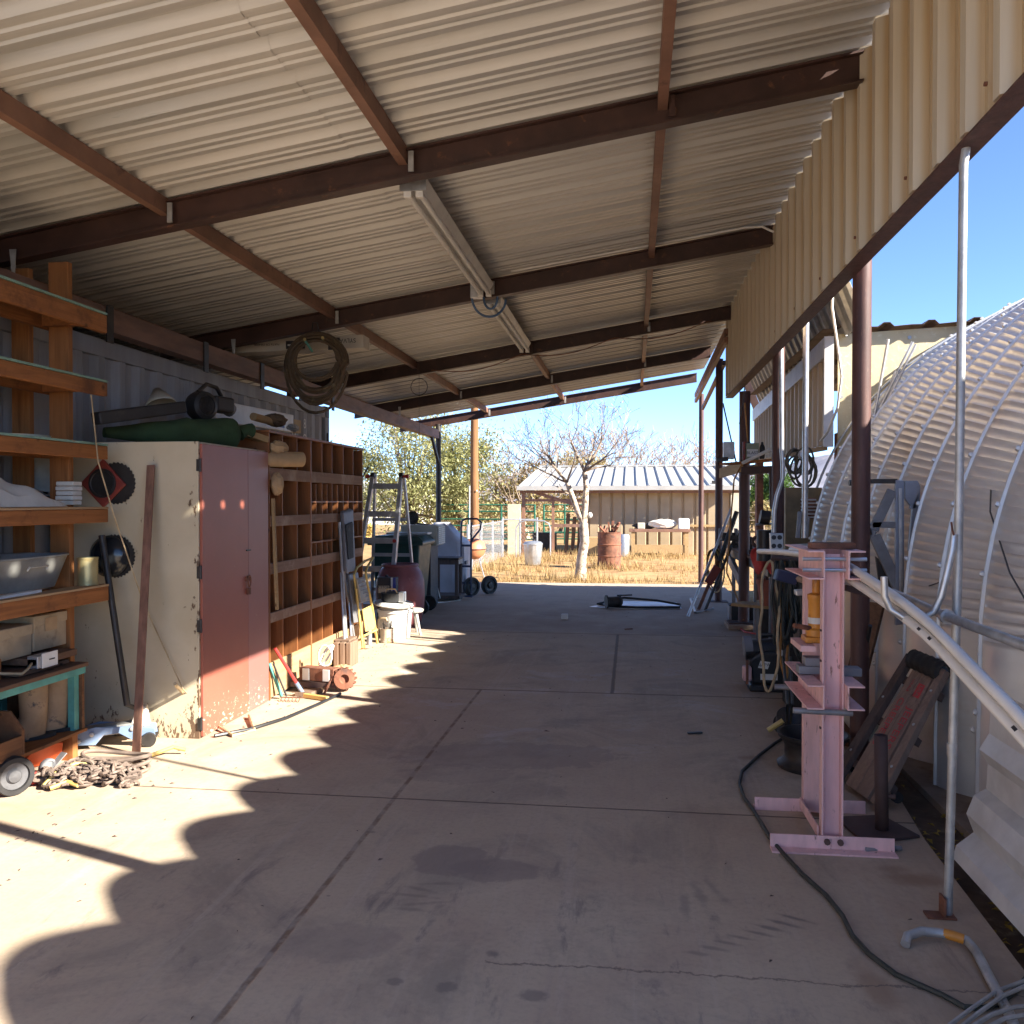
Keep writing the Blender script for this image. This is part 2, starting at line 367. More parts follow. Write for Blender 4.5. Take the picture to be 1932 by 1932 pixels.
# slab concrete with saw joints, tyre scuffs and spills (world metres, object origin at the world origin)
def concrete():
    m, nt, b = nodes('brushed_slab_concrete'); L = nt.links
    tc = nt.nodes.new('ShaderNodeTexCoord'); co = tc.outputs['Object']
    sx = nt.nodes.new('ShaderNodeSeparateXYZ'); L.new(co, sx.inputs[0]); X, Y = sx.outputs[0], sx.outputs[1]
    big = noise(nt, co, .55, 5, .6); mid = noise(nt, co, 2.6, 6, .65, .3); fine = noise(nt, co, 38, 4, .7)
    out = mixc(nt, ramp(nt, big, .3, .7), (.50, .395, .28), (.59, .48, .35))
    out = mixc(nt, ramp(nt, mid, .35, .75), out, (.48, .365, .265))
    mp = nt.nodes.new('ShaderNodeMapping'); L.new(co, mp.inputs[0]); mp.inputs['Scale'].default_value = (26, 1.3, 1)
    brush = noise(nt, mp.outputs[0], 1.2, 5, .7)
    out = mixc(nt, math_(nt, 'MULTIPLY', ramp(nt, brush, .45, .8), .3), out, (.37, .31, .26))
    # white efflorescence patches mid slab
    eff = math_(nt, 'MULTIPLY', ramp(nt, noise(nt, co, 1.7, 7, .7, .5), .52, .72), ramp(nt, Y, 4.6, 6.0))
    eff = math_(nt, 'MULTIPLY', eff, ramp(nt, Y, 11.0, 8.0))
    out = mixc(nt, math_(nt, 'MULTIPLY', eff, .55), out, (.6, .58, .57))
    wob = math_(nt, 'MULTIPLY_ADD', noise(nt, co, 6, 7, .75), .9, -.45)
    blot = noise(nt, co, 1.1, 8, .72, .8); out = mixc(nt, math_(nt, 'MULTIPLY', ramp(nt, blot, .47, .66), .65), out, (.32, .265, .205))
    pale = noise(nt, mp.outputs[0], .35, 7, .7, .3); out = mixc(nt, math_(nt, 'MULTIPLY', ramp(nt, pale, .52, .7), .3), out, (.6, .51, .42))
    sm = nt.nodes.new('ShaderNodeMapping'); L.new(co, sm.inputs[0]); sm.inputs['Scale'].default_value = (7, 2.2, 1); sm.inputs['Rotation'].default_value = (0, 0, .5)
    scf = noise(nt, sm.outputs[0], 1.1, 7, .72, .4); scm = math_(nt, 'MULTIPLY', ramp(nt, scf, .54, .68), math_(nt, 'MULTIPLY', ramp(nt, Y, 4.6, 3.2), ramp(nt, blot, .38, .55)))
    out = mixc(nt, math_(nt, 'MULTIPLY', scm, .75), out, (.22, .185, .165))
    def blob(cx, cy, rx, ry, rot, soft=.35, amt=1.0, w=1.0):
        c, s_ = math.cos(rot), math.sin(rot)
        dx = math_(nt, 'SUBTRACT', X, cx); dy = math_(nt, 'SUBTRACT', Y, cy)
        u = math_(nt, 'DIVIDE', math_(nt, 'ADD', math_(nt, 'MULTIPLY', dx, c), math_(nt, 'MULTIPLY', dy, s_)), rx)
        v = math_(nt, 'DIVIDE', math_(nt, 'SUBTRACT', math_(nt, 'MULTIPLY', dy, c), math_(nt, 'MULTIPLY', dx, s_)), ry)
        d = math_(nt, 'SQRT', math_(nt, 'ADD', math_(nt, 'MULTIPLY', u, u), math_(nt, 'MULTIPLY', v, v)))
        d = math_(nt, 'ADD', d, math_(nt, 'MULTIPLY', wob, 1.5 * w))
        return math_(nt, 'MULTIPLY', ramp(nt, d, 1.0, 1.0 - soft), amt)
    def add(mask, c):
        nonlocal out
        out = mixc(nt, mask, out, c)
    dk = (.27, .215, .185)
    p = pz(850, 1622); add(blob(p.x, p.y, .2, .17, 0, .2, .6), dk)
    p = pz(930, 1640); add(blob(p.x, p.y, .22, .13, 0, .2, .55), dk)
    p = pz(960, 1425); add(blob(p.x, p.y, .75, .3, .1, .15, .38), dk)
    p = pz(860, 1460); add(blob(p.x, p.y, .35, .2, 0, .15, .3), dk)
    p = pz(640, 1780); add(blob(p.x, p.y, .25, .16, .3, .3, .35), dk)
    p = pz(790, 1690)
    sc = (.15, .13, .125)
    for k in range(5): add(blob(p.x + .05 * math.sin(k * 2), p.y - .12 + .06 * k, .1 + .03 * (k % 3), .02, .3 * math.sin(k * 1.7), .95, .4, 2.2), sc)
    p = pz(1440, 1752)
    for k in range(8): add(blob(p.x - .055 * k + .13, p.y - .045 * k + .1, .105 - .006 * k, .018, -.45 + .04 * k, .8, .75 - .05 * k, 1.6), sc)
    for k in range(3):
        q = pz(1290 + 30 * k, 1700 - 10 * k); add(blob(q.x, q.y, .03, .2, .15 * k, .95, .35, 2.4), sc)
    for (a, c_, r) in ((745, 1852, .03), (845, 1862, .04), (930, 1800, .035), (620, 1690, .012), (1560, 1695, .012), (700, 1570, .025), (1010, 1880, .05)):
        q = pz(a, c_); add(blob(q.x, q.y, r, r * .8, 0, .5, .5, 2.2), sc)
    rs = (.22, .115, .065)
    for (a, c_, rx, ry, am) in ((1730, 1660, .17, .1, .75), (1690, 1640, .1, .06, .5), (1545, 1590, .3, .06, .4), (1420, 1430, .13, .07, .5), (1650, 1860, .08, .2, .5), (1560, 1540, .2, .03, .5), (1480, 1200, .5, .35, .35)):
        q = pz(a, c_); add(blob(q.x, q.y, rx, ry, .1, .8, am), rs)
    # red dirt blown in on the far bays and along the right edge
    dirt = math_(nt, 'MULTIPLY', ramp(nt, math_(nt, 'ADD', X, math_(nt, 'MULTIPLY', wob, .9)), .35, 1.6), .55)
    add(dirt, (.40, .265, .17))
    d2 = math_(nt, 'MULTIPLY', math_(nt, 'MULTIPLY', ramp(nt, Y, 9.6, 11.0), ramp(nt, Y, 14.0, 12.2)), ramp(nt, noise(nt, co, 1.2, 6, .7), .35, .65))
    add(math_(nt, 'MULTIPLY', d2, .6), (.3, .19, .12))
    fy = ramp(nt, Y, 10.4, 10.6); add(math_(nt, 'MULTIPLY', fy, .35), (.27, .235, .215))
    dl = math_(nt, 'MULTIPLY', ramp(nt, X, -2.75, -3.5), ramp(nt, mid, .35, .6)); add(math_(nt, 'MULTIPLY', dl, .5), (.46, .28, .16))
    # joints
    def line(coord, pos, w, cmask, c, amt=.9):
        e = math_(nt, 'ABSOLUTE', math_(nt, 'SUBTRACT', math_(nt, 'ADD', coord, math_(nt, 'MULTIPLY', wob, .022)), pos))
        k = ramp(nt, e, w, w * .4)
        if cmask: 
            for q in cmask: k = math_(nt, 'MULTIPLY', k, q)
        add(math_(nt, 'MULTIPLY', k, amt), c); return k
    lt = lambda c, v: math_(nt, 'LESS_THAN', c, v)
    gt = lambda c, v: math_(nt, 'GREATER_THAN', c, v)
    jd = (.1, .07, .05)
    jb = mixc(nt, ramp(nt, noise(nt, co, 9, 4), .4, .6), (.16, .09, .05), (.34, .28, .22))
    h = [line(X, -1.257, .017, [lt(Y, 7.2)], jb, .75), line(Y, 4.5, .011, None, jd, .85), line(Y, 7.21, .018, None, jd, .8), line(Y, 10.42, .022, None, jd, .75), line(X, -.15, .022, [gt(Y, 7.2), lt(Y, 10.4)], jd, .75)]
    e = math_(nt, 'ABSOLUTE', math_(nt, 'SUBTRACT', math_(nt, 'ADD', Y, math_(nt, 'MULTIPLY', wob, .14)), math_(nt, 'MULTIPLY_ADD', X, .02, 2.95)))
    ck = math_(nt, 'MULTIPLY', ramp(nt, e, .007, .002), gt(X, -.5)); add(math_(nt, 'MULTIPLY', ck, .7), (.13, .1, .085))
    out = mixc(nt, math_(nt, 'MULTIPLY', ramp(nt, fine, .42, .75), .28), out, (.27, .22, .18))
    L.new(out, b.inputs['Base Color']); b.inputs['Roughness'].default_value = .8; b.inputs['Specular IOR Level'].default_value = .3
    hh = math_(nt, 'ADD', math_(nt, 'MULTIPLY', fine, .25), math_(nt, 'MULTIPLY', brush, .3))
    for k in h: hh = math_(nt, 'SUBTRACT', hh, math_(nt, 'MULTIPLY', k, 1.5))
    bumpit(nt, b, hh, .35, .006)
    return m
M['slab'] = concrete()
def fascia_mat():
    m, nt, b = nodes('tan_panel_painted_bounce'); tc = nt.nodes.new('ShaderNodeTexCoord'); co = tc.outputs['Object']
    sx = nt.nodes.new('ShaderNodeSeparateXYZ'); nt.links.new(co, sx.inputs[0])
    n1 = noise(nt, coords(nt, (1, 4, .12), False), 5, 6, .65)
    pan = ramp(nt, math_(nt, 'ADD', sx.outputs[0], math_(nt, 'MULTIPLY_ADD', n1, .02, -.01)), 2.562, 2.592)  # recessed pans tinted orange by depth, standing in for warm bounce light
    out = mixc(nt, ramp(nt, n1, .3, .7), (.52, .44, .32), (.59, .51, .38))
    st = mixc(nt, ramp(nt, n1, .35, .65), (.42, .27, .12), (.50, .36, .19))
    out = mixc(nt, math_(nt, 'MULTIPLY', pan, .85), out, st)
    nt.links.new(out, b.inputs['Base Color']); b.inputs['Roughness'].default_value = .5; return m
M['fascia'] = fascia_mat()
def ground():
    m, nt, b = nodes('dry_dirt_ground'); tc = nt.nodes.new('ShaderNodeTexCoord'); co = tc.outputs['Object']
    a = noise(nt, co, .25, 7, .65); c = noise(nt, co, 2.2, 7, .7); d = noise(nt, co, 14, 5, .7)
    out = mixc(nt, ramp(nt, a, .35, .65), (.30, .165, .08), (.37, .24, .12))
    out = mixc(nt, ramp(nt, c, .42, .62), out, (.40, .285, .14))
    out = mixc(nt, ramp(nt, d, .55, .75), out, (.25, .15, .08))
    nt.links.new(out, b.inputs['Base Color']); b.inputs['Roughness'].default_value = .95; b.inputs['Specular IOR Level'].default_value = .1
    bumpit(nt, b, math_(nt, 'ADD', c, d), .6, .03); return m
M['ground'] = ground()
M['hills'] = mk('haze_tinted_scrub', (.2, .2, .24), .95, 0, .25, .004, 0, spots=[((.27, .25, .26), .009, .5, .7)])  # bluish grey base colour carries the haze of distance
# writing
def text(body, size, pos, xdir, ydir, mat, parent, name='lettering', shear=0, ext=.0006):
    cu = bpy.data.curves.new('txt', 'FONT'); cu.body = body; cu.size = size; cu.align_x = 'CENTER'; cu.align_y = 'CENTER'; cu.extrude = ext; cu.shear = shear
    to = bpy.data.objects.new('txt', cu); COL.objects.link(to)
    dg = bpy.context.evaluated_depsgraph_get(); me = bpy.data.meshes.new_from_object(to.evaluated_get(dg))
    bpy.data.objects.remove(to)
    xd = V(xdir).normalized(); yd = V(ydir); yd = (yd - xd * yd.dot(xd)).normalized(); zd = xd.cross(yd)
    mt = Matrix((xd, yd, zd)).transposed()
    vs = [V(pos) + mt @ v.co for v in me.vertices]; fs = [tuple(p.vertices) for p in me.polygons]
    mb = MB(); mb.add(vs, fs); bpy.data.meshes.remove(me)
    return mb.build(name, mat, parent)
# ================================================================== camera, sky, sun
cam = bpy.data.cameras.new('camera'); co_ = bpy.data.objects.new('camera', cam); COL.objects.link(co_)
cam.sensor_width = 36; cam.lens = 36 * F / 1932; cam.clip_start = .05; cam.clip_end = 30000
co_.location = (0, 0, H); co_.rotation_euler = (math.pi / 2 - PIT, 0, PSI)
S.camera = co_
W = bpy.data.worlds.new('World'); S.world = W; W.use_nodes = True
wn = W.node_tree; sky = wn.nodes.new('ShaderNodeTexSky'); sky.sky_type = 'NISHITA'; sky.sun_disc = False
ELEV = math.radians(29.9); SUNH = V((.945, -.326, 0)).normalized()
sky.sun_elevation = ELEV; sky.sun_rotation = math.atan2(SUNH.x, SUNH.y)
sky.altitude = 1300; sky.air_density = 0.5; sky.dust_density = 0.0; sky.ozone_density = 4.0
bg = wn.nodes['Background']; wn.links.new(sky.outputs[0], bg.inputs[0]); bg.inputs[1].default_value = .076
sl = bpy.data.lights.new('sun', 'SUN'); sl.energy = 3.3; sl.angle = math.radians(.53); sl.color = (1, .93, .82)
so = bpy.data.objects.new('sun', sl); COL.objects.link(so)
so.rotation_euler = V((-SUNH.x * math.cos(ELEV), -SUNH.y * math.cos(ELEV), -math.sin(ELEV))).to_track_quat('-Z', 'Y').to_euler()
so.location = (20, -8, 20)
S.view_settings.view_transform = 'Standard'; S.view_settings.look = 'None'; S.view_settings.exposure = 2.62; S.view_settings.gamma = 1
S.cycles.max_bounces = 10; S.cycles.diffuse_bounces = 7; S.cycles.glossy_bounces = 4; S.cycles.transmission_bounces = 4
S.cycles.sample_clamp_indirect = 8; S.cycles.caustics_reflective = False; S.cycles.caustics_refractive = False
# ================================================================== ground, slab, hills
g = MB(); R = 16000
g.add([(-R, -R, -.06), (R, -R, -.06), (R, R, -.06), (-R, R, -.06)], [(0, 1, 2, 3)])
kind(g.build('ground', M['ground'], at0=True), 'structure')
slab = MB().prism([(-6.5, -11, -.1), (1.33, -11, -.1), (1.33, 3.1, -.1), (1.38, 4.3, -.1), (1.5, 5.5, -.1), (1.56, 8.0, -.1), (1.72, 9.5, -.1), (1.72, 14.2, -.1), (1.74, 16.9, -.1), (-6.5, 16.75, -.1)], (0, 0, .1))
slab.prism([(-30, -40, -.1), (30, -40, -.1), (30, -11.01, -.1), (-30, -11.01, -.1)], (0, 0, .098))  # unseen pale apron behind the camera, added to bounce sunlight inside
slab.prism([(1.335, -11, -.1), (30, -11, -.1), (30, .3, -.1), (1.335, .3, -.1)], (0, 0, .097))  # unseen apron right of the camera, added for the same bounce
kind(slab.build('concrete_floor_and_bounce_apron', M['slab'], at0=True), 'structure')
trough = MB().box(1.34, 2.6, .31, 8.3, -.2, -.045)
kind(trough.build('soil_path', M['soil']), 'structure')
def hill(x0, x1, y, hmax, seed, n=70):
    r = random.Random(seed); mb = MB(); ph = [r.uniform(0, 6) for _ in range(6)]
    def hh(u): return hmax * max(.02, (.55 + .22 * math.sin(5 * u + ph[0]) + .14 * math.sin(13 * u + ph[1]) + .07 * math.sin(31 * u + ph[2]) + .03 * math.sin(70 * u + ph[3])))
    def fn(u, v):
        prof = math.sin(math.pi * v) ** .8
        return (x0 + (x1 - x0) * u + 150 * math.sin(9 * v + 20 * u), y + (v - .5) * 3200, -5 + hh(u) * prof * (1 + .12 * math.sin(40 * u + 17 * v + ph[4])) * math.sin(math.pi * min(1, max(0, u))) ** .35)
    mb.sheet(fn, n, 18); return mb
kind(hill(-5200, 6200, 11000, 640, 5).build('hills', M['hills'], smooth=True), 'structure')
# ================================================================== carport
def zb(X): return 3.085 + .1535 * (X + 4.0)             # underside of the rafters
RY = [2.0, 5.0, 8.02, 11.2, 14.1, 17.0]
cp = thing('carport', 'long open steel carport with corrugated roof and hanging tan side panel', 'carport', (-1.3, 8, 0))
PER = .305
prof = [(0, 0), (.03, .05), (.085, .05), (.115, 0), (.155, 0), (.163, .013), (.186, .013), (.194, 0), (.226, 0), (.234, .013), (.257, .013), (.265, 0)]
def ribline(y0, y1):
    out = []; k = 0
    while y0 + k * PER < y1:
        out += [(y0 + k * PER + a, b) for a, b in prof]; k += 1
    return [q for q in out if q[0] <= y1]
rl = ribline(1.2, 16.75); rl2 = [q for q in rl if q[0] < 11.15]
def roofpt(X, y, b): return (X, y, zb(X) + .192 + b)
mb = MB()
for xa, xb in ((-4.6, -1.62), (-1.68, 1.37)):
    dz = 0 if xa < -2 else .004
    mb.add([roofpt(xa, y, b + dz) for y, b in rl] + [roofpt(xb, y, b + dz) for y, b in rl], [(i, i + 1, len(rl) + i + 1, len(rl) + i) for i in range(len(rl) - 1)])
mb.build('roof_sheet', M['roof'], cp, solid=.0012)
mb = MB(); mb.add([roofpt(-6.5, y, b - .002) for y, b in rl2] + [roofpt(-4.58, y, b - .002) for y, b in rl2], [(i, i + 1, len(rl2) + i + 1, len(rl2) + i) for i in range(len(rl2) - 1)])
mb.build('roof_sheet', M['roof'], cp, solid=.0012)
def rafter(Y):
    m = MB(); x0, x1 = -4.62, 1.255
    sec = [(-.045, 0), (.045, 0), (.045, .012), (.006, .012), (.006, .158), (.045, .158), (.045, .17), (-.045, .17), (-.045, .158), (-.006, .158), (-.006, .012), (-.045, .012)]
    n = len(sec); A = [(x0, Y + a, zb(x0) + b) for a, b in sec]; B = [(x1, Y + a, zb(x1) + b) for a, b in sec]
    m.add(A + B, [tuple(range(n)), tuple(range(2 * n - 1, n - 1, -1))] + [(i, n + i, n + (i + 1) % n, (i + 1) % n) for i in range(n)])
    return m.build('rafter', M['steel_brown'], cp)
for Y in RY: rafter(Y)
for X, dx in ((-4.35, 0), (-2.84, 0), (-1.335, 0), (.165, .04)):
    ys = [-2.4] + RY[1:] ; ys[-1] = 17.02
    m = MB()
    m.bar((X, 1.25, zb(X) + .14), (X + dx, 17.05, zb(X) + .14), .055, .10)
    m.build('purlin', M['steel_tan'] if X < 1 else M['steel_brown'], cp)
for Y in RY:                                            # welded clips where purlins cross the rafters
    for X in (-2.84, -1.335, .165):
        m = MB().bar((X + .06, Y - .056, zb(X) + .03), (X + .06, Y - .056, zb(X) + .15), .032, .008, (0, 1, 0))
        m.build('clip', M['galv_dull'] if (int(Y * 10) + int(X * 10)) % 3 else M['steel_brown'], cp)
# left eave channel on top of the container
m = MB()
for (a, b, c, d) in ((-3.925, -3.915, 2.85, 3.02), (-3.915, -3.80, 2.85, 2.862), (-3.915, -3.80, 3.008, 3.02), (-3.808, -3.80, 2.862, 3.008)): m.box(a, b, -2.4, 16.95, c, d)
m.build('eave_beam', M['beam_dusty'], cp)
for Y in (2.4, 4.6, 5.9, 7.35, 8.55, 9.6, 10.7):
    MB().box(-3.797, -3.785, Y - .04, Y + .04, 2.76, 3.03).build('strap', M['dark_metal'], cp)
for Y in (5.0, 8.02, 11.2, 14.1):
    m = MB(); m.prism([(-3.83, Y - .06, 3.02), (-3.81, Y - .06, 3.02), (-3.80, Y - .06, 3.17), (-3.845, Y - .06, 3.17)], (0, -.006, 0))
    m.build('clip', M['galv_dull'], cp)
pole = MB().tube([(-3.82, 17.0, -.02), (-3.83, 17.0, 3.14)], .055, 12); pole.build('post', M['dark_metal'], cp, True)
MB().bar((-3.85, 16.5, 2.86), (-3.82, 16.96, 2.38), .05, .06).build('knee_brace', M['dark_metal'], cp)
# right hand posts
for (X, Y, r, top) in ((1.40, 17.75, .05, 3.75), (1.385, 14.05, .058, 3.85), (1.42, 11.22, .068, 2.98), (1.395, 8.55, .058, 3.9), (1.385, 5.5, .055, 3.9), (1.385, 2.3, .05, 3.9)):
    MB().tube([(X, Y, -.06), (X + .005, Y, top)], r, 16).build('post', M['steel_post'], cp, True)
    b = MB().box(X - .14, X + .14, Y - .13, Y + .13, 0 if X < 1.5 and Y < 16 else -.06, .012 if Y < 16 else -.045)
    if abs(Y - 11.22) < .1: b = MB().box(X - .2, X + .2, Y - .16, Y + .12, .062, .075)
    b.build('base_plate', M['rust_dark'], cp)
# fascia: tan rib panel hung along the right side, stiffened by an angle along its foot
FX = 1.30; yend = px(1376, 660, FX)[1]
fl = [(y, b) for y, b in ribline(1.3, yend)]
m = MB(); n = len(fl)
m.add([(FX - b * 1.15, y, 2.985) for y, b in fl] + [(FX - b * 1.15, y, zb(FX) + .182) for y, b in fl], [(i, i + 1, n + i + 1, n + i) for i in range(n - 1)])
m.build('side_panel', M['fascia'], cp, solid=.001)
m = MB().box(1.335, 1.345, 1.25, yend - .05, 2.965, 3.10).box(1.245, 1.335, 1.25, yend - .05, 2.965, 2.974)
m.build('panel_rail', M['steel_post'], cp)
m = MB()
for k in range(30):
    y = 1.5 + .61 * k * .75
    if y < yend: m.lathe([(.009, 0), (.009, .01)], (FX - .033, y, 3.1), 6, (-1, 0, 0))
m.build('screw', M['rust'], cp)
# far right double rail with pull chain
m = MB()
for dz in (0, .11): m.bar((1.23, yend - .3, 3.70 + dz), (1.26, 17.3, 3.56 + dz), .05, .07)
m.build('eave_rail', M['steel_tan'], cp)
MB().bar((1.42, 13.6, 3.72), (1.42, 17.6, 3.45), .05, .07).build('eave_rail', M['steel_post'], cp)
MB().tube([(1.40, 13.6, 3.1), (1.62, 13.6, 2.1)], .012, 6).build('brace_rod', M['dark_metal'], cp)
# conduit clipped along the second rafter
m = MB().tube([(-1.1, 7.93, zb(-1.1) + .19), (.3, 7.93, zb(.3) + .185), (1.0, 7.93, zb(1.0) + .18), (1.15, 7.93, zb(1.15) + .16), (1.25, 7.93, zb(1.2) + .1)], .011, 8)
m.build('conduit', M['white'], cp, True)
# loose wire slung under the third rafter
pts = []
for k in range(40):
    t = k / 39; x = -2.6 + 3.6 * t; pts.append((x, 11.13, zb(x) + .02 - .1 * abs(math.sin(t * 9.5))))
MB().tube(pts, .006, 5).build('slung_wire', M['rust'], cp)
pts = [(-2.72 + .11 * math.cos(a), 10.95, 3.18 - .1 + .11 * math.sin(a)) for a in [q * math.pi / 8 for q in range(17)]]
MB().tube(pts, .006, 5).build('wire_loop', M['black'], cp)
MB().tube([(-2.72, 10.95, 3.3), (-2.72, 10.95, 2.4)], .0025, 4).build('pull_cord', M['black'], cp)
# fluorescent fixtures hung under the centre purlin
def strip_light(y0, y1, label):
    X = -1.335; z0 = zb(X) + .085; t = thing('strip_light', label, 'strip light', (X, (y0 + y1) / 2, z0), 'unlit strip lights along the roof')
    m = MB().prism([(X - .06, y0, z0 - .012), (X - .03, y0, z0 - .065), (X + .065, y0, z0 - .065), (X + .095, y0, z0 - .012), (X + .095, y0, z0), (X - .06, y0, z0)], (0, y1 - y0, 0))
    m.build('housing', M['white'], t, bev=.004)
    for dx in (-.02, .055):
        MB().tube([(X + dx, y0 + .04, z0 - .098), (X + dx, y1 - .04, z0 - .098)], .018, 10).build('tube', M['label_white'], t, True)
        for yy in (y0 + .02, y1 - .02):
            MB().box(X + dx - .024, X + dx + .024, yy - .018, yy + .018, z0 - .125, z0 - .07).build('socket', M['white'], t, bev=.004)
    MB().box(X - .065, X + .1, y0 - .012, y0 - .001, z0 - .09, z0).build('end_cap', M['galv'], t)
    return t
strip_light(5.16, 7.78, 'twin tube strip light between the first two visible roof beams')
strip_light(8.2, 10.75, 'twin tube strip light beyond the blue cable loop')
m = MB().box(-1.47, -1.36, 7.86, 7.94, zb(-1.4) - .01, zb(-1.4) + .12)
jb = thing('junction_box', 'grey junction box on roof beam with drooping blue cables', 'junction box', (-1.4, 7.9, zb(-1.4)))
m.build('box', M['galv'], jb, bev=.004)
for (w, d, dx) in ((.30, .17, -.02), (.13, .11, .09)):
    pts = [(-1.44 + dx + w * (1 - math.cos(a)) / 2, 7.90 + .12 * a / math.pi * (1 if w > .2 else 0), zb(-1.4) - d * math.sin(a)) for a in [math.pi * q / 14 for q in range(15)]]
    MB().tube(pts, .011, 8).build('cable', M['cord_blue'], jb, True)
# ================================================================== shipping container
ct = thing('shipping_container', 'weathered grey corrugated shipping container under the left roof edge', 'shipping container', (-5.1, 4, 0))
CX = -4.0; p2_ = []
y = -9.1
while y < 10.9:
    p2_ += [(CX, y), (CX, y + .07), (CX - .036, y + .138), (CX - .036, y + .208)]; y += .276
m = MB(); n = len(p2_)
m.add([(a, b, .16) for a, b in p2_] + [(a, b, 2.70) for a, b in p2_], [(i, i + 1, n + i + 1, n + i) for i in range(n - 1)])
m.build('side_wall', M['container'], ct)
MB().box(CX - .08, CX + .012, -9.1, 10.95, 2.70, 2.83).build('top_rail', M['container'], ct, bev=.004)
MB().box(CX - .08, CX + .012, -9.1, 10.95, .02, .16).build('bottom_rail', M['container'], ct, bev=.004)
MB().box(CX - .16, CX + .014, 10.951, 11.1, 0, 2.849).build('corner_post', M['container'], ct, bev=.004)
MB().box(CX - .15, CX + .022, 10.96, 11.09, 2.70, 2.846).build('corner_casting', M['dark_metal'], ct, bev=.01)
MB().box(CX - .02, CX + .03, 11.0, 11.05, 2.2, 2.5).build('latch', M['dark_metal'], ct, bev=.01)
MB().box(CX - 2.4, CX - .16, 10.98, 11.08, .02, 2.83).build('end_wall', M['container'], ct)
MB().box(CX - 2.4, CX - .03, -9, 10.97, 2.80, 2.845).build('roof', M['container'], ct)
for k, (ch, yy, zz) in enumerate((('M', 9.9, 2.36), ('O', 10.25, 2.36), ('8', 10.25, 2.55))):
    text(ch, .17, (CX + .004, yy, zz), (0, 1, 0), (0, 0, 1), M['label_white'], ct)
# ================================================================== arched steel hut
hut = thing('arched_steel_hut', 'silver arched steel hut of deeply ribbed panels beside the carport', 'hut', (5.6, 3.5, 0))
HP, H0 = .595, 1.28
def arch(t):                                              # t 0..1 from left foot over the crown to the right foot
    a = math.pi * (1 - t); cx, cz, ra, rb, e = 5.6, .78, 3.885, 3.01, 2 / 2.2
    c, s_ = math.cos(a), math.sin(a)
    x = cx + ra * (abs(c) ** e) * (1 if c > 0 else -1); z = cz + rb * abs(s_) ** e
    return V((x, 0, z))
T = [0, .02, .04] + [.06 + .88 * k / 60 for k in range(61)] + [.96, .98, 1]
AP = [V((1.71, 0, -.02)), V((1.71, 0, .25)), V((1.715, 0, .55))] + [arch(t) for t in T[1:-1]] + [V((9.4, 0, .5)), V((9.4, 0, -.02))]
AN = []
for i, p in enumerate(AP):
    a, b = AP[max(0, i - 1)], AP[min(len(AP) - 1, i + 1)]; d = (b - a).normalized(); AN.append(V((-d.z, 0, d.x)))
PR = sorted([(HP * k / 16, .2 * (.5 - .5 * math.cos(2 * math.pi * k / 16)) ** .75) for k in range(16) if k != 8] + [(.289, .199), (.293, .214), (.303, .214), (.307, .199)])
k0 = -1; k1 = 13                                          # panel numbers along the hut
def hutpanel(k):
    y0 = H0 + HP * k; m = MB(); rows = PR + [(HP, 0)]; nr = len(rows); seg = []
    # finer cross crimps on the upper sheet
    pts = []; nor = []; crimp = []
    L = 0
    for i in range(len(AP) - 1):
        a, b = AP[i], AP[i + 1]; d = (b - a).length
        sub = max(1, int(d / .0135)) if (a.z > .86 or b.z > .9) and k > 3 and a.x < 5 else 1
        for q in range(sub):
            t = q / sub; pts.append(a.lerp(b, t)); nor.append(AN[i].lerp(AN[i + 1], t).normalized())
            s_ = L + d * t; crimp.append((0, .0005, .0095, .0025)[len(pts) % 4] if (sub > 1 and pts[-1].z > .88) else 0)
        L += d
    pts.append(AP[-1]); nor.append(AN[-1]); crimp.append(0)
    for (p, n_, c) in zip(pts, nor, crimp):
        for (yy, dp) in rows:
            w = 1 if .001 < yy < .59 and not .285 < yy < .309 else 0
            q = p + n_ * (dp - .203 + c * w); m.v.append((q.x, y0 + yy, q.z))
    for i in range(len(pts) - 1):
        for j in range(nr - 1): m.f.append((i * nr + j, i * nr + j + 1, (i + 1) * nr + j + 1, (i + 1) * nr + j))
    return m
for k in range(k0, k1):
    m = hutpanel(k)
    if k > 3:
        y0 = H0 + HP * k
        for i in range(2, 40, 2):
            p = AP[i] + AN[i] * .012
            m.lathe([(.016, 0), (.016, .008), (.009, .018)], (p.x, y0 + .298, p.z), 6, AN[i])
        for z in (.45, .7): m.lathe([(.018, 0), (.018, .006), (.01, .016)], (1.713, y0 + .36, z), 6, (-1, 0, 0))
    m.build('arch_panel', M['galvalume'], hut, True)
endk = H0 + HP * k1
m = MB(); m.add([tuple(p + AN[i] * -.10 + V((0, endk - .02, 0))) for i, p in enumerate(AP)] + [(5.6, endk - .02, -.02)], [(i, i + 1, len(AP)) for i in range(len(AP) - 1)])
m.build('end_wall', M['galvalume'], hut)
MB().box(1.62, 2.05, .55, endk + .05, -.06, -.005).build('footing', M['curb'], hut)
m = MB().tube([tuple(p + AN[i] * .004 + V((0, endk + .012, 0))) for i, p in enumerate(AP)], .012, 6)
m.build('edge_flange', M['galv'], hut)
# thin cables draped over the hut
for pts, lab in (([px(1932, 755, 2.3), px(1872, 850, 2.1), px(1868, 965, 1.85), px(1905, 1080, 1.72), px(1945, 1150, 1.66)], 'thin dark cable looping down the hut panels'),
                 ([px(1945, 780, 2.2), px(1930, 870, 2.05), px(1937, 970, 1.82), px(1955, 1060, 1.7)], 'thin dark cable at the far right edge of the hut')):
    o = MB().tube(pts, .0045, 5).build('cable', M['black']); tag(o, lab, 'cable')
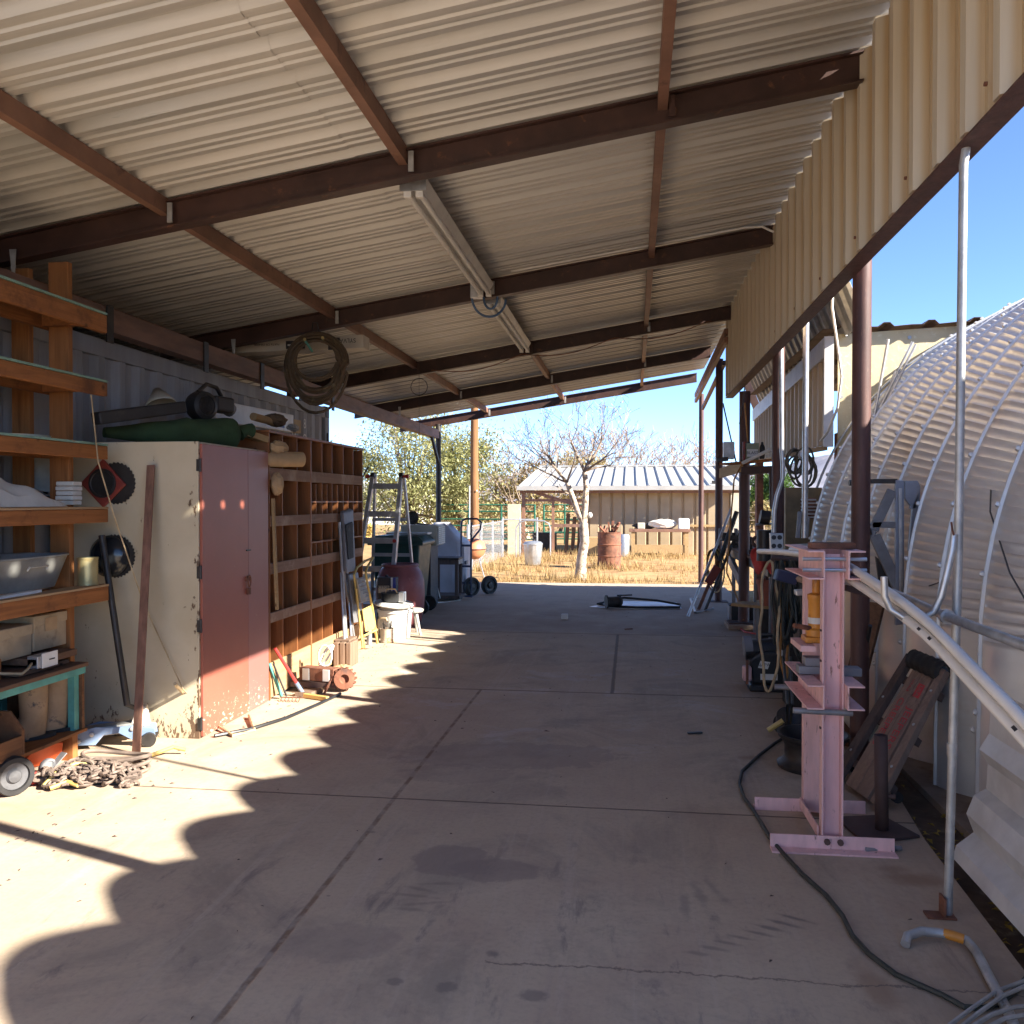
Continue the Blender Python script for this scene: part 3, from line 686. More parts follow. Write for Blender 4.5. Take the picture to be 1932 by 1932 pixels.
# corrugated sheet standing against the near end of the hut
p_ = [pz(1801, 1621), V((1.385, 3.95, .055)), V((1.40, 3.95, .11)), V((1.47, 3.95, .17)), V((1.44, 3.95, .25)), V((1.47, 3.95, .33)), V((1.52, 3.95, .36)), V((1.525, 3.95, .47)), V((1.49, 3.95, .53)), V((1.53, 3.95, .60)), V((1.535, 3.95, .70)), V((1.53, 3.95, .8))]
m = MB(); m.ext([(q[0] + .0, 3.95 - .2 * (i == 0), q[2]) for i, q in enumerate(p_)], (0, -5.5, 0))
o = m.build('corrugated_sheet', M['lean_white'], solid=.0015)
tag(o, 'bent grey corrugated sheet leaning at the foot of the hut, bottom right', 'metal sheet')
# ================================================================== lean-to behind the hut
lt_ = thing('lean_to_shed', 'beige ribbed lean-to shed with cream end board beyond the arched hut', 'shed', (4, 11.5, 0))
def wall_ribs(A, B, z0, z1, depth, per, mat, name, z0b=None, z1b=None):
    A, B = V(A), V(B); L = (B - A).length; d = (B - A).normalized(); nn = V((d.y, -d.x, 0)) * -1; pts = []; s_ = 0
    while s_ < L:
        for a, b in ((0, 0), (.03, depth), (.07, depth), (.1, 0)):
            if s_ + a <= L: pts.append((s_ + a, b))
        s_ += per
    n = len(pts); lo = []; hi = []
    for s0, b in pts:
        q = A + d * s0 + nn * b; t = s0 / L
        lo.append((q.x, q.y, z0 + (0 if z0b is None else (z0b - z0) * t))); hi.append((q.x, q.y, z1 + (0 if z1b is None else (z1b - z1) * t)))
    return MB().add(lo + hi, [(i, i + 1, n + i + 1, n + i) for i in range(n - 1)])
wall_ribs((1.95, 9.0, 0), (2.1, 15.2, 0), 2.16, 3.05, .03, .3, None, None, 2.3, 3.0).build('side_wall', M['lean_wall'], lt_, solid=.002)
m = MB(); m.bar((1.925, 9.0, 3.13), (2.075, 15.2, 3.06), .035, .2); m.build('trim_board', M['lean_white'], lt_)
MB().box(1.91, 2.0, 8.97, 8.995, 2.14, 3.24).build('corner_trim', M['lean_white'], lt_)
MB().bar((1.93, 9.0, 2.13), (2.08, 15.2, 2.27), .04, .045).build('bottom_plate', M['lumber'], lt_)
e0 = py(1552, 640, 9.02)
m = MB().prism([(2.07, 9.12, 2.06), (2.25, 9.12, 2.06), (3.4, 9.12, 2.3), (4.6, 9.12, 3.1), (4.6, 9.12, 3.40), (2.07, 9.12, 3.28)], (0, -.02, 0))
m.build('end_board', M['board_cream'], lt_)
for a, z in ((2.12, 2.12), (2.1, 2.65), (2.3, 3.22), (2.75, 3.23), (3.2, 3.26), (3.6, 3.28)): MB().lathe([(.02, 0), (.02, .008)], (a, 9.098, z), 6, (0, -1, 0)).build('washer', M['galv_dull'], lt_)
MB().box(2.09, 2.29, 9.15, 9.35, -.06, 2.3).build('post', M['rust'], lt_, bev=.006)
MB().box(2.09, 2.20, 14.9, 15.1, -.06, 2.3).build('post', M['rust'], lt_)
rp = []; xx = 1.9
while xx < 12:
    rp += [(xx, 9.0, 3.32 + .03 * (xx - 2)), (xx + .12, 9.0, 3.32 + .03 * (xx - 2)), (xx + .16, 9.0, 3.36 + .03 * (xx - 2)), (xx + .22, 9.0, 3.36 + .03 * (xx - 2)), (xx + .26, 9.0, 3.32 + .03 * (xx - 2))]; xx += .42
MB().ext(rp, (0, 5.4, 0)).build('roof_sheet', M['rust_dark'], lt_, solid=.004)
# steep awning sheet hung from the carport eave towards the lean-to
aw = thing('awning_sheet', 'steep grey ribbed awning sheet hanging above the lean-to trim', 'awning', (2, 11, 3.3))
A0, A1, B0, B1 = V((2.14, 8.35, 3.26)), V((2.17, 15.0, 3.2)), V((1.72, 8.35, 4.35)), V((1.75, 15.0, 4.2))
pr = []; L = 6.6; s_ = 0
while s_ < L:
    for a, b in ((0, 0), (.03, .03), (.07, .03), (.1, 0)): pr.append((min(1, (s_ + a) / L), b))
    s_ += .29
n = len(pr); nn = V((-.93, 0, -.36))
m = MB().add([tuple(A0.lerp(A1, t) + nn * b) for t, b in pr] + [tuple(B0.lerp(B1, t) + nn * b) for t, b in pr], [(i, i + 1, n + i + 1, n + i) for i in range(n - 1)])
m.build('ribbed_sheet', M['galv_dull'], aw, solid=.002)
MB().bar(A1 + V((-.05, .06, -.05)), B1 + V((-.05, .06, 0)), .07, .12).build('end_rafter', M['steel_brown'], aw)
o = MB().tube([py(1572, 530, 8.3), py(1570, 580, 8.3), py(1580, 650, 8.35), py(1588, 710, 8.35), py(1580, 770, 8.4), py(1562, 815, 8.6), py(1548, 832, 8.9)], .012, 6).build('white_cable', M['cord_white'], smooth=True)
tag(o, 'white cable sagging across the speckled cream end board', 'cable')
# ================================================================== tall paint-peeling cabinet
cab = thing('storage_cabinet', 'tall cream plywood cabinet with scuffed oxide red double doors', 'cabinet', (-3.4, 6, 0))
CXF = -2.87; CY0, CY1 = 5.45, 6.53
m = MB().box(-3.95, CXF, CY0, CY0 + .02, 0, 2.0).box(-3.95, -3.93, CY0 + .02, CY1, 0, 2.0).box(-3.93, CXF, CY1 - .02, CY1, 0, 2.0).box(-3.93, CXF, CY0 + .02, CY1 - .02, 1.98, 1.998).box(-3.93, CXF, CY0 + .02, CY1 - .02, .03, .05)
m.build('body', M['cream'], cab, bev=.003)
ym = px(463, 950, CXF)[1]
d1 = MB().box(CXF + .002, CXF + .022, CY0 + .012, ym - .002, .012, 1.985).build('door', M['red_door'], cab, bev=.003)
d2 = MB().box(CXF + .002, CXF + .022, ym + .002, CY1 - .004, .012, 1.985).build('door', M['red_door2'], cab, bev=.003)
d2['label'] = 'narrow paler door leaf on the right'
for z in (1.84, 1.12, .76, .1):
    m = MB().box(CXF - .012, CXF + .012, CY0 - .006, CY0 + .03, z - .04, z + .04); m.tube([(CXF + .012, CY0 + .004, z - .045), (CXF + .012, CY0 + .004, z + .045)], .008, 8)
    m.build('hinge', M['dark_metal'], d1)
    kids(d1)[-1].location = (0, 0, 0)
m = MB().box(CXF + .022, CXF + .03, ym - .05, ym + .03, 1.0, 1.03)
m.tube([(CXF + .04, ym - .02 + .022 * math.cos(a), 1.0 + .04 * math.sin(a)) for a in [q * math.pi / 8 for q in range(16)]], .006, 6, closed=True)
m.box(CXF + .025, CXF + .045, ym - .035, ym - .005, .90, .95); m.build('hasp', M['rust'], d1)
MB().box(CXF + .022, CXF + .03, ym - .04, ym + .03, 1.225, 1.235).build('hook', M['dark_metal'], d2)
# red diamond cone base with a saw blade behind, domed black blade below
bl = thing('saw_blade', 'dark toothed saw blade hung behind red square plate on cream cabinet side', 'saw blade', (-3.5, 5.43, 1.72))
def bladeprof(c, r, nt_, y):
    vs = []
    for k in range(nt_):
        a = 2 * math.pi * k / nt_
        vs.append((c[0] + r * math.cos(a), y, c[1] + r * math.sin(a))); a += 2 * math.pi * .35 / nt_
        vs.append((c[0] + r * .93 * math.cos(a), y, c[1] + r * .93 * math.sin(a)))
    return vs
MB().prism(bladeprof((-3.46, 1.72), .145, 30, 5.444), (0, -.004, 0)).build('disc', M['dark_metal'], bl)
cb = thing('traffic_cone_base', 'red square cone base hanging as a diamond on cream cabinet side', 'cone base', (-3.54, 5.42, 1.72))
c = V((-3.54, 0, 1.72)); R_ = .165
m = MB().prism([(c.x - R_, 5.436, c.z), (c.x, 5.436, c.z + R_), (c.x + R_, 5.436, c.z - .01), (c.x, 5.436, c.z - R_)], (0, -.022, 0)); m.build('plate', M['red_dark'], cb, bev=.006)
MB().lathe([(.1, 0), (.1, .006), (.085, .008), (.08, .003), (.0, .003)], (c.x, 5.413, c.z), 28, (0, -1, 0)).build('recess', M['dark_metal'], cb, True)
dm = thing('domed_blade', 'round black domed lid with toothed rim hung low on cream cabinet side', 'blade', (-3.5, 5.4, 1.22))
MB().prism(bladeprof((-3.47, 1.225), .15, 36, 5.443), (0, -.004, 0)).build('rim', M['dark_metal'], dm)
MB().lathe([(.143, 0), (.14, .025), (.11, .055), (.06, .075), (.0, .08)], (-3.5, 5.438, 1.225), 32, (0, -1, 0), cap1=False).build('dome', M['glass_dark'], dm, True)
o = MB().bar((-3.18, 5.40, 1.84), (-3.09, 5.06, .0), .055, .010, (0, 1, 0)).build('flat_bar', M['rust_bar']); tag(o, 'tall rusty flat steel bar leaning on the cream cabinet side', 'steel bar')
# green bag, leaf blower and parcels on the cabinet
bag = MB(); 
ax0, ax1 = V((-3.66, 5.62, 2.08)), V((-3.0, 6.33, 2.12))
def bagf(u, v):
    p = ax0.lerp(ax1, u); a = 2 * math.pi * v; r = (.035 + .085 * min(1, u * 1.7) ** 1.2) * (1 if u < .93 else max(.25, 1 - ((u - .93) / .07) ** 2 * .75))
    r *= 1 + .06 * math.sin(9 * u + 3 * math.cos(a)) + .03 * math.sin(21 * u + a)
    sd = (ax1 - ax0).normalized(); w = V((-sd.y, sd.x, 0)).normalized()
    q = p + w * (r * 1.35 * math.cos(a)) + V((0, 0, 1)) * (r * math.sin(a)); q.z = max(q.z + (u > .6) * -.01, 2.004); return q
bag.sheet(bagf, 44, 20); bg_ = bag.build('duffel_bag', M['cloth_green'], smooth=True); tag(bg_, 'long dark green cloth duffel bag slumped on the cabinet top', 'bag')
ob = MB().tube([ax1 + V((0, 0, .0)), ax1 + V((.03, .05, .03)), ax1 + V((.05, .1, .03))], [.06, .045, .06], 10).build('gathered_end', M['cloth_green'], bg_, True)
ob.location = -V(bg_.location) * 0
lb = thing('leaf_blower', 'black hand leaf blower with long nozzle resting on green bag', 'leaf blower', (-3.3, 5.8, 2.2))
a_, b_ = px(180, 790, -3.5), px(345, 768, -3.24)
MB().bar(a_, b_, .09, .085).build('nozzle', M['black'], lb, bev=.012)
c = px(380, 766, -3.22)
MB().lathe([(.05, -.07), (.105, -.055), (.118, 0), (.105, .055), (.075, .068), (.07, .055), (0, .055)], c, 28, (.9, -.42, 0), cap1=False).build('fan_housing', M['black'], lb, True)
m = MB()
for r in (.02, .035, .05, .062): m.tube([tuple(c + V((.9, -.42, 0)).normalized() * .066 + V((.42 * math.cos(q), .9 * math.cos(q), math.sin(q))) * r) for q in [k * math.pi / 10 for k in range(20)]], .0035, 4, closed=True)
m.build('grille', M['dark_metal'], lb)
MB().bar(c + V((.03, .08, .03)), c + V((.07, .30, .03)), .13, .12).build('engine', M['black'], lb, bev=.02)
MB().tube([c + V((.05, .26, .03)), c + V((.07, .34, .0))], .055, 12).build('muffler', M['mid_metal'], lb, True)
MB().tube([c + V((0, -.05, .1)), c + V((.02, .04, .17)), c + V((.04, .16, .16)), c + V((.05, .22, .1))], .016, 8).build('handle', M['black'], lb, True)
fun = MB().lathe([(.12, 0), (.11, .03), (.03, .16)], px(305, 768, -3.6), 16, (-.4, .3, .85), cap0=False, cap1=False); o = fun.build('cone_shade', M['ac_beige'], solid=.003, smooth=True); tag(o, 'beige cone shade propped behind the leaf blower nozzle', 'lamp shade')
wb = thing('flat_box', 'long white carton with blue label lying above the pigeonhole shelves', 'carton', (-3.55, 8.0, 2.3))
MB().obox((-3.62, 8.0, 2.41), (.035, 0, 0), (0, .88, .018), (0, 0, .095)).build('box', M['white'], wb, bev=.008)
m = MB().box(-3.583, -3.581, 8.28, 8.62, 2.36, 2.48).build('label', M['label_blue'], wb)
m = MB().box(-3.5805, -3.579, 8.41, 8.57, 2.38, 2.46).box(-3.5805, -3.579, 8.3, 8.39, 2.45, 2.462).box(-3.5805, -3.579, 8.3, 8.39, 2.42, 2.432); m.build('label_print', M['label_white'], wb)
MB().obox((-3.62, 8.98, 2.41), (.036, 0, 0), (0, .1, .002), (0, 0, .07)).build('end_flap', M['card'], wb)
def wad(name, c, r, mat, label, cat, seed):
    random.seed(seed); m = MB().ball(c, *r, n=14, m=9, jit=.13); o = m.build(name, mat, smooth=False); tag(o, label, cat); return o
wad('rag_heap', px(520, 793, -3.25) + V((0, 0, 0)), (.09, .16, .06), M['paper_dark'], 'dark crumpled brown sack on top of the pigeonhole shelves', 'sack', 3)
wad('plastic_scrap', px(553, 807, -3.1), (.05, .09, .035), M['tread'], 'grey plastic scrap beside the brown sack on the pigeonhole top', 'scrap', 4)
o = MB().tube([px(478, 786, -3.25), px(515, 796, -3.25)], .035, 12).build('wood_roll', M['lumber'], smooth=True); tag(o, 'short round wooden stick end lying on the pigeonhole shelves', 'wood stick')
o = MB().bar(px(455, 815, -3.0), px(500, 830, -2.9), .09, .05).build('wood_tray', M['lumber'], bev=.004); tag(o, 'small pale wooden tray end on the right corner of cabinet top', 'tray')
a_, b_ = V((-2.78, 6.56, 1.96)), V((-2.74, 6.95, 1.95))
pr_ = thing('paper_roll', 'thick roll of brown paper sticking out of the top pigeonholes', 'paper roll', (-2.8, 6.75, 1.93))
MB().tube([V((-2.95, 6.52, 1.93)), V((-2.70, 6.86, 1.945))], .062, 16, cap=False).build('roll', M['paper'], pr_, True)
MB().tube([V((-2.95, 6.52, 1.93)), V((-2.702, 6.857, 1.945))], .03, 12).build('core', M['paper_dark'], pr_, True)
wad('paper_wad', (-2.84, 6.72, 2.03), (.07, .13, .06), M['paper'], 'crumpled brown paper above the paper roll', 'paper', 8)
wad('paper_wad', (-2.83, 6.66, 1.74), (.05, .07, .09), M['paper'], 'crumpled brown paper hanging below the paper roll', 'paper', 9)
# ================================================================== pigeonhole shelving
ph = thing('pigeonhole_shelf', 'tall orange plywood pigeonhole shelf unit full of empty cubbies', 'shelf unit', (-3.1, 7.8, 0))
SX0, SX1 = -3.27, -2.86; SY0, SY1 = 6.57, 9.01
MB().box(SX0 - .012, SX0, SY0, SY1, 0, 2.16).build('back_panel', M['ply'], ph)
for a in (SY0, SY1 - .02): MB().box(SX0 + .002, SX1 - .001, a, a + .02, 0, 2.145).build('side_panel', M['ply'], ph, bev=.002)
MB().box(SX0 + .002, SX1 + .004, SY0 - .004, SY1 + .004, 2.147, 2.168).build('top_board', M['ply'], ph, bev=.002)
RZ = [(.02, .30), (.62, .70), (1.01, 1.10), (1.395, 1.479), (1.77, 1.867)]
for i, (a, b) in enumerate(RZ):
    MB().box(SX1 - .018, SX1 + .002, SY0 + .021, SY1 - .021, a, b).build('rail' if i else 'kick_board', M['rail_wood'] if i else M['ply_pale'], ph, bev=.003)
    MB().box(SX0 + .003, SX1 - .02, SY0 + .021, SY1 - .021, b - .06, b - .046).build('shelf_board', M['ply'], ph)
def yc(x): return px(x, 960, SX1)[1]
ymain = yc(586)
MB().box(SX0 + .004, SX1 + .006, ymain - .014, ymain + .014, .02, 2.145).build('divider', M['ply'], ph, bev=.002)
LD = [yc(534), yc(561.5)]; RD = [yc(608.4), yc(627.4), yc(648.5), yc(667)]
tops = [.62, 1.01, 1.395, 1.77, 2.146]; bots = [b - .045 for a, b in RZ]
for i in range(5):
    for y in LD + RD: MB().box(SX0 + .004, SX1 - .003, y - .006, y + .006, bots[i], tops[i] - .001).build('divider', M['ply'], ph)
for i, zz in ((3, 1.585), (2, 1.215)):
    MB().box(SX0 + .004, SX1 - .002, ymain + .015, SY1 - .021, zz, zz + .014).build('half_shelf', M['ply'], ph)
    ys = [ymain] + RD + [SY1]
    for a, b in zip(ys, ys[1:]):
        y = (a + b) / 2; lo, hi = ((bots[i], zz) if (i == 3 or a < RD[1]) else (zz + .015, tops[i] - .001))
        MB().box(SX0 + .004, SX1 - .004, y - .005, y + .005, lo, hi).build('half_divider', M['ply'], ph)
        if i == 3: MB().box(SX0 + .004, SX1 - .004, y - .005, y + .005, zz + .015, zz + (.17 if a > RD[1] else .171)).build('half_divider', M['ply'], ph)
o = MB().bar((-2.84, 6.60, 1.62), (-2.835, 6.66, .72), .02, .03, (0, 1, 0)).build('lath', M['lumber']); tag(o, 'thin pale lath leaning at the near end of the pigeonhole shelves', 'lath')
o = MB().tube([(-2.95, 9.06, 1.35), (-2.93, 9.07, 1.75), (-2.86, 9.1, 1.92), (-2.83, 9.1, 1.97)], [.006, .006, .01, .012], 6).build('thin_stick', M['black']); tag(o, 'thin dark stick rising behind the far end of the pigeonhole shelves', 'stick')
# ================================================================== open lumber shelving at far left
lum = thing('lumber_shelf', 'open shelf rack of orange stained two by fours at far left', 'shelf rack', (-3.6, 3.9, 0))
for y in (5.0, 2.2):
    MB().box(-3.63, -3.495, y, y + .045, 0, 3.1).build('post', M['wood_orange'], lum, bev=.004)
    MB().box(-3.965, -3.84, y + .1, y + .145, 0, 3.1).build('post', M['wood_orange'], lum, bev=.004)
for i, (a, b) in enumerate(((2.686, 2.80), (2.277, 2.365), (1.869, 1.955), (1.462, 1.548), (.954, 1.048))):
    MB().box(-3.40, -3.36, 1.9, 5.2, a, b).build('rail', M['wood_orange_y'], lum, bev=.005)
    MB().box(-3.69, -3.65, 1.9, 5.16, a + .0, b - .01).build('rail', M['wood_orange_y'], lum, bev=.005)
    MB().box(-3.485, -3.352, 1.9, 5.19, b + .001, b + .014).build('shelf_board', M['green_trim'] if i < 3 else M['ply_pale'], lum)
    MB().box(-3.96, -3.641, 1.9, 5.19, b + .001, b + .014).build('shelf_board', M['ply_pale'], lum)
    MB().box(-3.64, -3.40, 4.95, 4.99, a + .005, b - .005).build('bracket', M['wood_orange_y'], lum)
# things on the racks
tp = MB(); random.seed(5)
def tarp(u, v):
    y = 4.02 + .88 * u; x = -3.93 + .5 * v; w = max(0.0, 1 - ((u - .38) / .62) ** 2 if u > .38 else 1)
    z = 1.566 + (.02 + .17 * w * (.75 + .25 * math.sin(3 + 7 * v))) * (math.sin(math.pi * (v * .92 + .06)) ** .35) + .018 * math.sin(17 * u + 9 * v) * w + .012 * math.sin(31 * v - 8 * u)
    if v in (0, 1) or u in (0, 1): z = 1.566
    return (x, y, z)
o = tp.sheet(tarp, 44, 22).build('folded_tarp', M['cloth_white'], smooth=True); tag(o, 'folded white canvas tarp on the chest high rack shelf', 'tarp')
m = MB()
for k in range(5): m.obox((-3.52, 5.03 + .001 * k, 1.575 + .03 * k + .014), (.06, .0, 0), (.004 * (k % 2), .045, 0), (0, 0, .0135))
o = m.build('cloth_bundle', M['cloth_white'], bev=.006); tag(o, 'small folded stack of pale cloth beside the white tarp', 'cloth')
pn = thing('skillet', 'round dark pan standing against the container behind the white tarp', 'pan', (-3.92, 5.06, 1.57))
MB().lathe([(.0, 0), (.12, 0), (.145, .03), (.15, .03), (.125, -.006), (0, -.006)], (-3.80, 5.22, 1.78), 24, (.45, -.9, .05), cap0=False, cap1=False).build('pan', M['tin'], pn, True)
MB().bar((-3.84, 5.2, 1.66), (-3.84, 5.2, 1.58), .1, .01).build('foot', M['dark_metal'], pn)
o = MB().lathe([(.16, 0), (.17, .02), (.0, .02)], (-3.62, 4.72, 1.972), 24).build('plate', M['ac_beige'], smooth=True); tag(o, 'thin pale round plate lying on the third rack shelf', 'plate')
tub = thing('galvanised_tub', 'oval grey zinc wash tub on the waist high rack shelf', 'tub', (-3.6, 4.6, 1.06))
m = MB(); n = 40
def oval(rx, ry, z, k): 
    a = 2 * math.pi * k / n; e = .62
    return (-3.62 + rx * math.copysign(abs(math.cos(a)) ** e, math.cos(a)), 4.60 + ry * math.copysign(abs(math.sin(a)) ** e, math.sin(a)), z)
rings = [(.15, .32, 1.078), (.175, .36, 1.17), (.20, .40, 1.262), (.208, .41, 1.266), (.208, .41, 1.276), (.196, .395, 1.272), (.17, .35, 1.17), (.145, .31, 1.088)]
vs = [oval(a, b, z, k) for a, b, z in rings for k in range(n)]; fs = [(i * n + k, i * n + (k + 1) % n, (i + 1) * n + (k + 1) % n, (i + 1) * n + k) for i in range(len(rings) - 1) for k in range(n)]
fs += [tuple(range(n - 1, -1, -1)), tuple(range((len(rings) - 1) * n, len(rings) * n))]
m.add(vs, fs).build('basin', M['tin'], tub, True)
MB().tube([(-3.408, 4.5, 1.2), (-3.395, 4.5, 1.22), (-3.395, 4.66, 1.22), (-3.408, 4.66, 1.2)], .006, 6).build('handle', M['galv_dull'], tub)
yc_ = thing('tin_can', 'ribbed brassy tin can beside the zinc tub', 'can', (-3.45, 5.1, 1.063))
m = MB().lathe([(.062, 0), (.062, .02)] + [(.06 + .002 * (k % 2), .02 + .006 * k) for k in range(24)] + [(.062, .166), (.064, .17), (.064, .178), (.058, .178), (.058, .12), (0, .12)], (-3.44, 5.10, 1.063), 24, cap1=False); m.build('can', M['can_yellow'], yc_, True)
bc = thing('blue_crate', 'dark blue plastic crate cut by the left picture edge', 'crate', (-3.45, 4.05, 1.06))
m = MB()
for z in range(7): m.box(-3.40, -3.385, 3.75, 4.25, 1.066 + .042 * z, 1.09 + .042 * z)
for y in range(9): m.box(-3.402, -3.388, 3.75 + .06 * y, 3.77 + .06 * y, 1.066, 1.34)
m.build('side', M['blue_crate'], bc); MB().box(-3.7, -3.41, 3.75, 4.25, 1.066, 1.075).build('bottom', M['blue_crate'], bc); MB().box(-3.7, -3.41, 4.235, 4.25, 1.075, 1.335).build('end', M['blue_crate'], bc)
o = MB().obox((-3.44, 4.42, 1.07), (.02, .05, 0), (-.002, .17, .003), (0, 0, .008)).build('white_channel', M['white']); tag(o, 'short white plastic strip under the front of the zinc tub', 'strip')
for k, (y0, y1, z0, z1, lab) in enumerate(((4.70, 5.0, .70, .90, 'dusty cardboard box with a torn paper label under the tub shelf'), (4.34, 4.68, .69, .86, 'dusty cardboard box at the left picture edge under the tub shelf'))):
    t = thing('cardboard_box', lab, 'box', (-3.7, (y0 + y1) / 2, z0), 'old cardboard boxes under the tub shelf')
    MB().box(-3.9, -3.52, y0, y1, z0, z1).build('carton', M['card'], t, bev=.006); MB().box(-3.905, -3.515, y0 - .006, y1 + .006, z1 - .05, z1 + .012).build('lid', M['card'], t, bev=.006)
    if k == 0: MB().box(-3.5145, -3.512, y0 + .09, y0 + .2, z1 - .09, z1 - .01).build('label', M['paper'], t)
for (x0, x1, y0, y1, z0, z1, lab) in ((-3.8, -3.40, 4.56, 4.93, .645, .685, 'upper reddish brown board stacked on the green bench'), (-3.78, -3.42, 4.45, 4.88, .604, .628, 'lower dark board lying on the green bench')):
    o = MB().box(x0, x1, y0, y1, z0, z1).build('board', M['bench_wood'], bev=.003); tag(o, lab, 'board')
o = MB().box(-3.72, -3.48, 4.15, 4.38, .603, .72).build('wood_block', M['wood_orange_y'], bev=.004); tag(o, 'reddish wooden block at the left edge of the green bench', 'wood block')
ob_ = thing('outlet_box', 'small grey metal outlet box with white face plate on the bench boards', 'outlet box', (-3.42, 4.62, .63))
MB().box(-3.46, -3.392, 4.56, 4.72, .629, .70).build('box', M['galv'], ob_, bev=.003); MB().box(-3.391, -3.386, 4.59, 4.73, .625, .712).build('face_plate', M['label_white'], ob_, bev=.004)
MB().box(-3.3855, -3.384, 4.65, 4.70, .665, .672).build('switch', M['black'], ob_)
MB().tube([(-3.43, 4.56, .66), (-3.41, 4.5, .64), (-3.40, 4.44, .625), (-3.44, 4.36, .64), (-3.46, 4.3, .655)], .008, 6).build('flex_cord', M['cord_tan'], ob_, True)
# green rolling bench
gb = thing('rolling_bench', 'old green painted rolling bench with dark plank top, lower left', 'bench', (-3.6, 4.2, 0))
MB().box(-3.93, -3.35, 2.9, 4.97, .572, .597).build('top', M['bench_wood'], gb, bev=.004)
MB().box(-3.385, -3.36, 2.9, 4.955, .53, .571).build('apron', M['teal'], gb, bev=.002)
MB().box(-3.92, -3.36, 2.9, 4.97, .165, .185).build('lower_shelf', M['wood_orange_y'], gb, bev=.003)
for x0, x1, y0, y1 in ((-3.43, -3.387, 4.88, 4.925), (-3.92, -3.88, 4.88, 4.93), (-3.80, -3.76, 4.55, 4.6)): MB().box(x0, x1, y0, y1, .186, .571).build('leg', M['teal'], gb)
MB().box(-3.92, -3.37, 4.931, 4.955, .186, .571).build('side_panel', M['crate_wood'], gb)
MB().box(-3.925, -3.915, 2.9, 4.93, .186, .571).build('back_panel', M['crate_wood'], gb)
for y in (4.88,): MB().box(-3.52, -3.40, y, y + .05, 0, .164).build('foot', M['wood_orange'], gb)
def wheel(parent, c, ax, r, w, tyre, hub, nm='wheel'):
    o = MB().lathe([(r * .72, -w / 2), (r * .95, -w / 2), (r, -w * .3), (r, w * .3), (r * .95, w / 2), (r * .72, w / 2), (r * .68, w * .3), (r * .68, -w * .3)], c, 28, ax, cap0=False, cap1=False).build(nm, tyre, parent, True)
    h = MB().lathe([(r * .7, -w * .28), (r * .7, w * .28), (r * .4, w * .2), (r * .3, w * .45), (r * .12, w * .5), (0, w * .5)], c, 24, ax, cap1=False).build('rim', hub, o, True)
    return o
wc = pz(25, 1500, 0); wc.z = .105
wheel(gb, wc, (.86, -.5, 0), .105, .06, M['rubber'], mk('worn_hub_grey', (.085, .085, .09), .6, 0, .3, 14))
# rubber boots
def boot(x, y, ang, label):
    t = thing('rubber_boot', label, 'boot', (0, 0, 0), 'pair of muddy boots on the bench shelf')
    m = MB(); n = 20; rings = []
    for k in range(15):
        z = k / 14
        if z < .3: rx = .058; ln = .13 - .15 * z; off = .055 - .16 * z
        else: rx = .052 + .012 * z; ln = .075 + .012 * z; off = 0
        rings.append([(off * 1 + ln * math.cos(2 * math.pi * i / n) * (1 if math.cos(2 * math.pi * i / n) > 0 else .85), rx * math.sin(2 * math.pi * i / n), .012 + z * .345 + .006 * math.sin(3 * i)*z) for i in range(n)])
    vs = [p for r in rings for p in r]; fs = [(i * n + k, i * n + (k + 1) % n, (i + 1) * n + (k + 1) % n, (i + 1) * n + k) for i in range(14) for k in range(n)] + [tuple(range(n - 1, -1, -1))]
    m.add(vs, fs).build('shaft', M['boot'], t, True, solid=.005)
    MB().prism([(.195 * math.cos(a) * (1 if math.cos(a) > 0 else .62), .062 * math.sin(a), 0) for a in [q * math.pi / 10 for q in range(20)]], (0, 0, .02)).build('sole', M['rubber'], t)
    t.location = (x, y, .187); t.rotation_euler = (0, 0, ang)
boot(-3.52, 4.70, -2.2, 'nearer mud caked rubber boot on the bench shelf'); boot(-3.50, 4.87, -2.4, 'further dark rubber boot half hidden behind the muddy one')
# tool tote
tt = thing('tool_tote', 'open wooden tool tote with peaked ends at the lower left edge', 'tool tote', (-3.5, 4.1, .19))
for y in (4.36, 3.7): MB().prism([(-3.62, y, .19), (-3.34, y, .19), (-3.34, y, .33), (-3.42, y, .43), (-3.54, y, .43), (-3.62, y, .33)], (0, .02, 0)).build('end_board', M['crate_wood'], tt, bev=.003)
for x in (-3.62, -3.355): MB().box(x, x + .015, 3.72, 4.36, .19, .30).build('side_board', M['crate_wood'], tt, bev=.002)
MB().box(-3.605, -3.355, 3.72, 4.36, .19, .2).build('bottom', M['crate_wood'], tt); MB().tube([(-3.48, 3.7, .41), (-3.48, 4.37, .41)], .016, 10).build('handle', M['crate_wood'], tt, True)
MB().box(-3.47, -3.45, 4.3805, 4.384, .31, .43).build('strap', M['galv'], tt)
# things under the bench
o = MB().prism([(-3.6, 4.62, .004), (-3.46, 4.86, .004), (-3.42, 4.82, .13), (-3.48, 4.7, .15)], (-.03, .02, 0)).build('reflector_triangle', M['orange'], bev=.004); tag(o, 'orange plastic wedge under the green bench', 'reflector')
cs = thing('caster', 'loose grey swivel caster wheel on the floor under the bench', 'caster', (-3.36, 4.6, 0))
wheel(cs, V((-3.36, 4.60, .05)), (.9, -.4, 0), .05, .03, M['grey_rubber'], M['tin']); MB().bar((-3.33, 4.58, .05), (-3.3, 4.66, .12), .05, .006).build('fork', M['galv'], cs)
o = MB().ball((-3.36, 4.45, .03), .05, .06, .03, jit=.2).build('red_rag', M['cloth_red']); tag(o, 'small red rag on the floor by the bench wheel', 'rag')
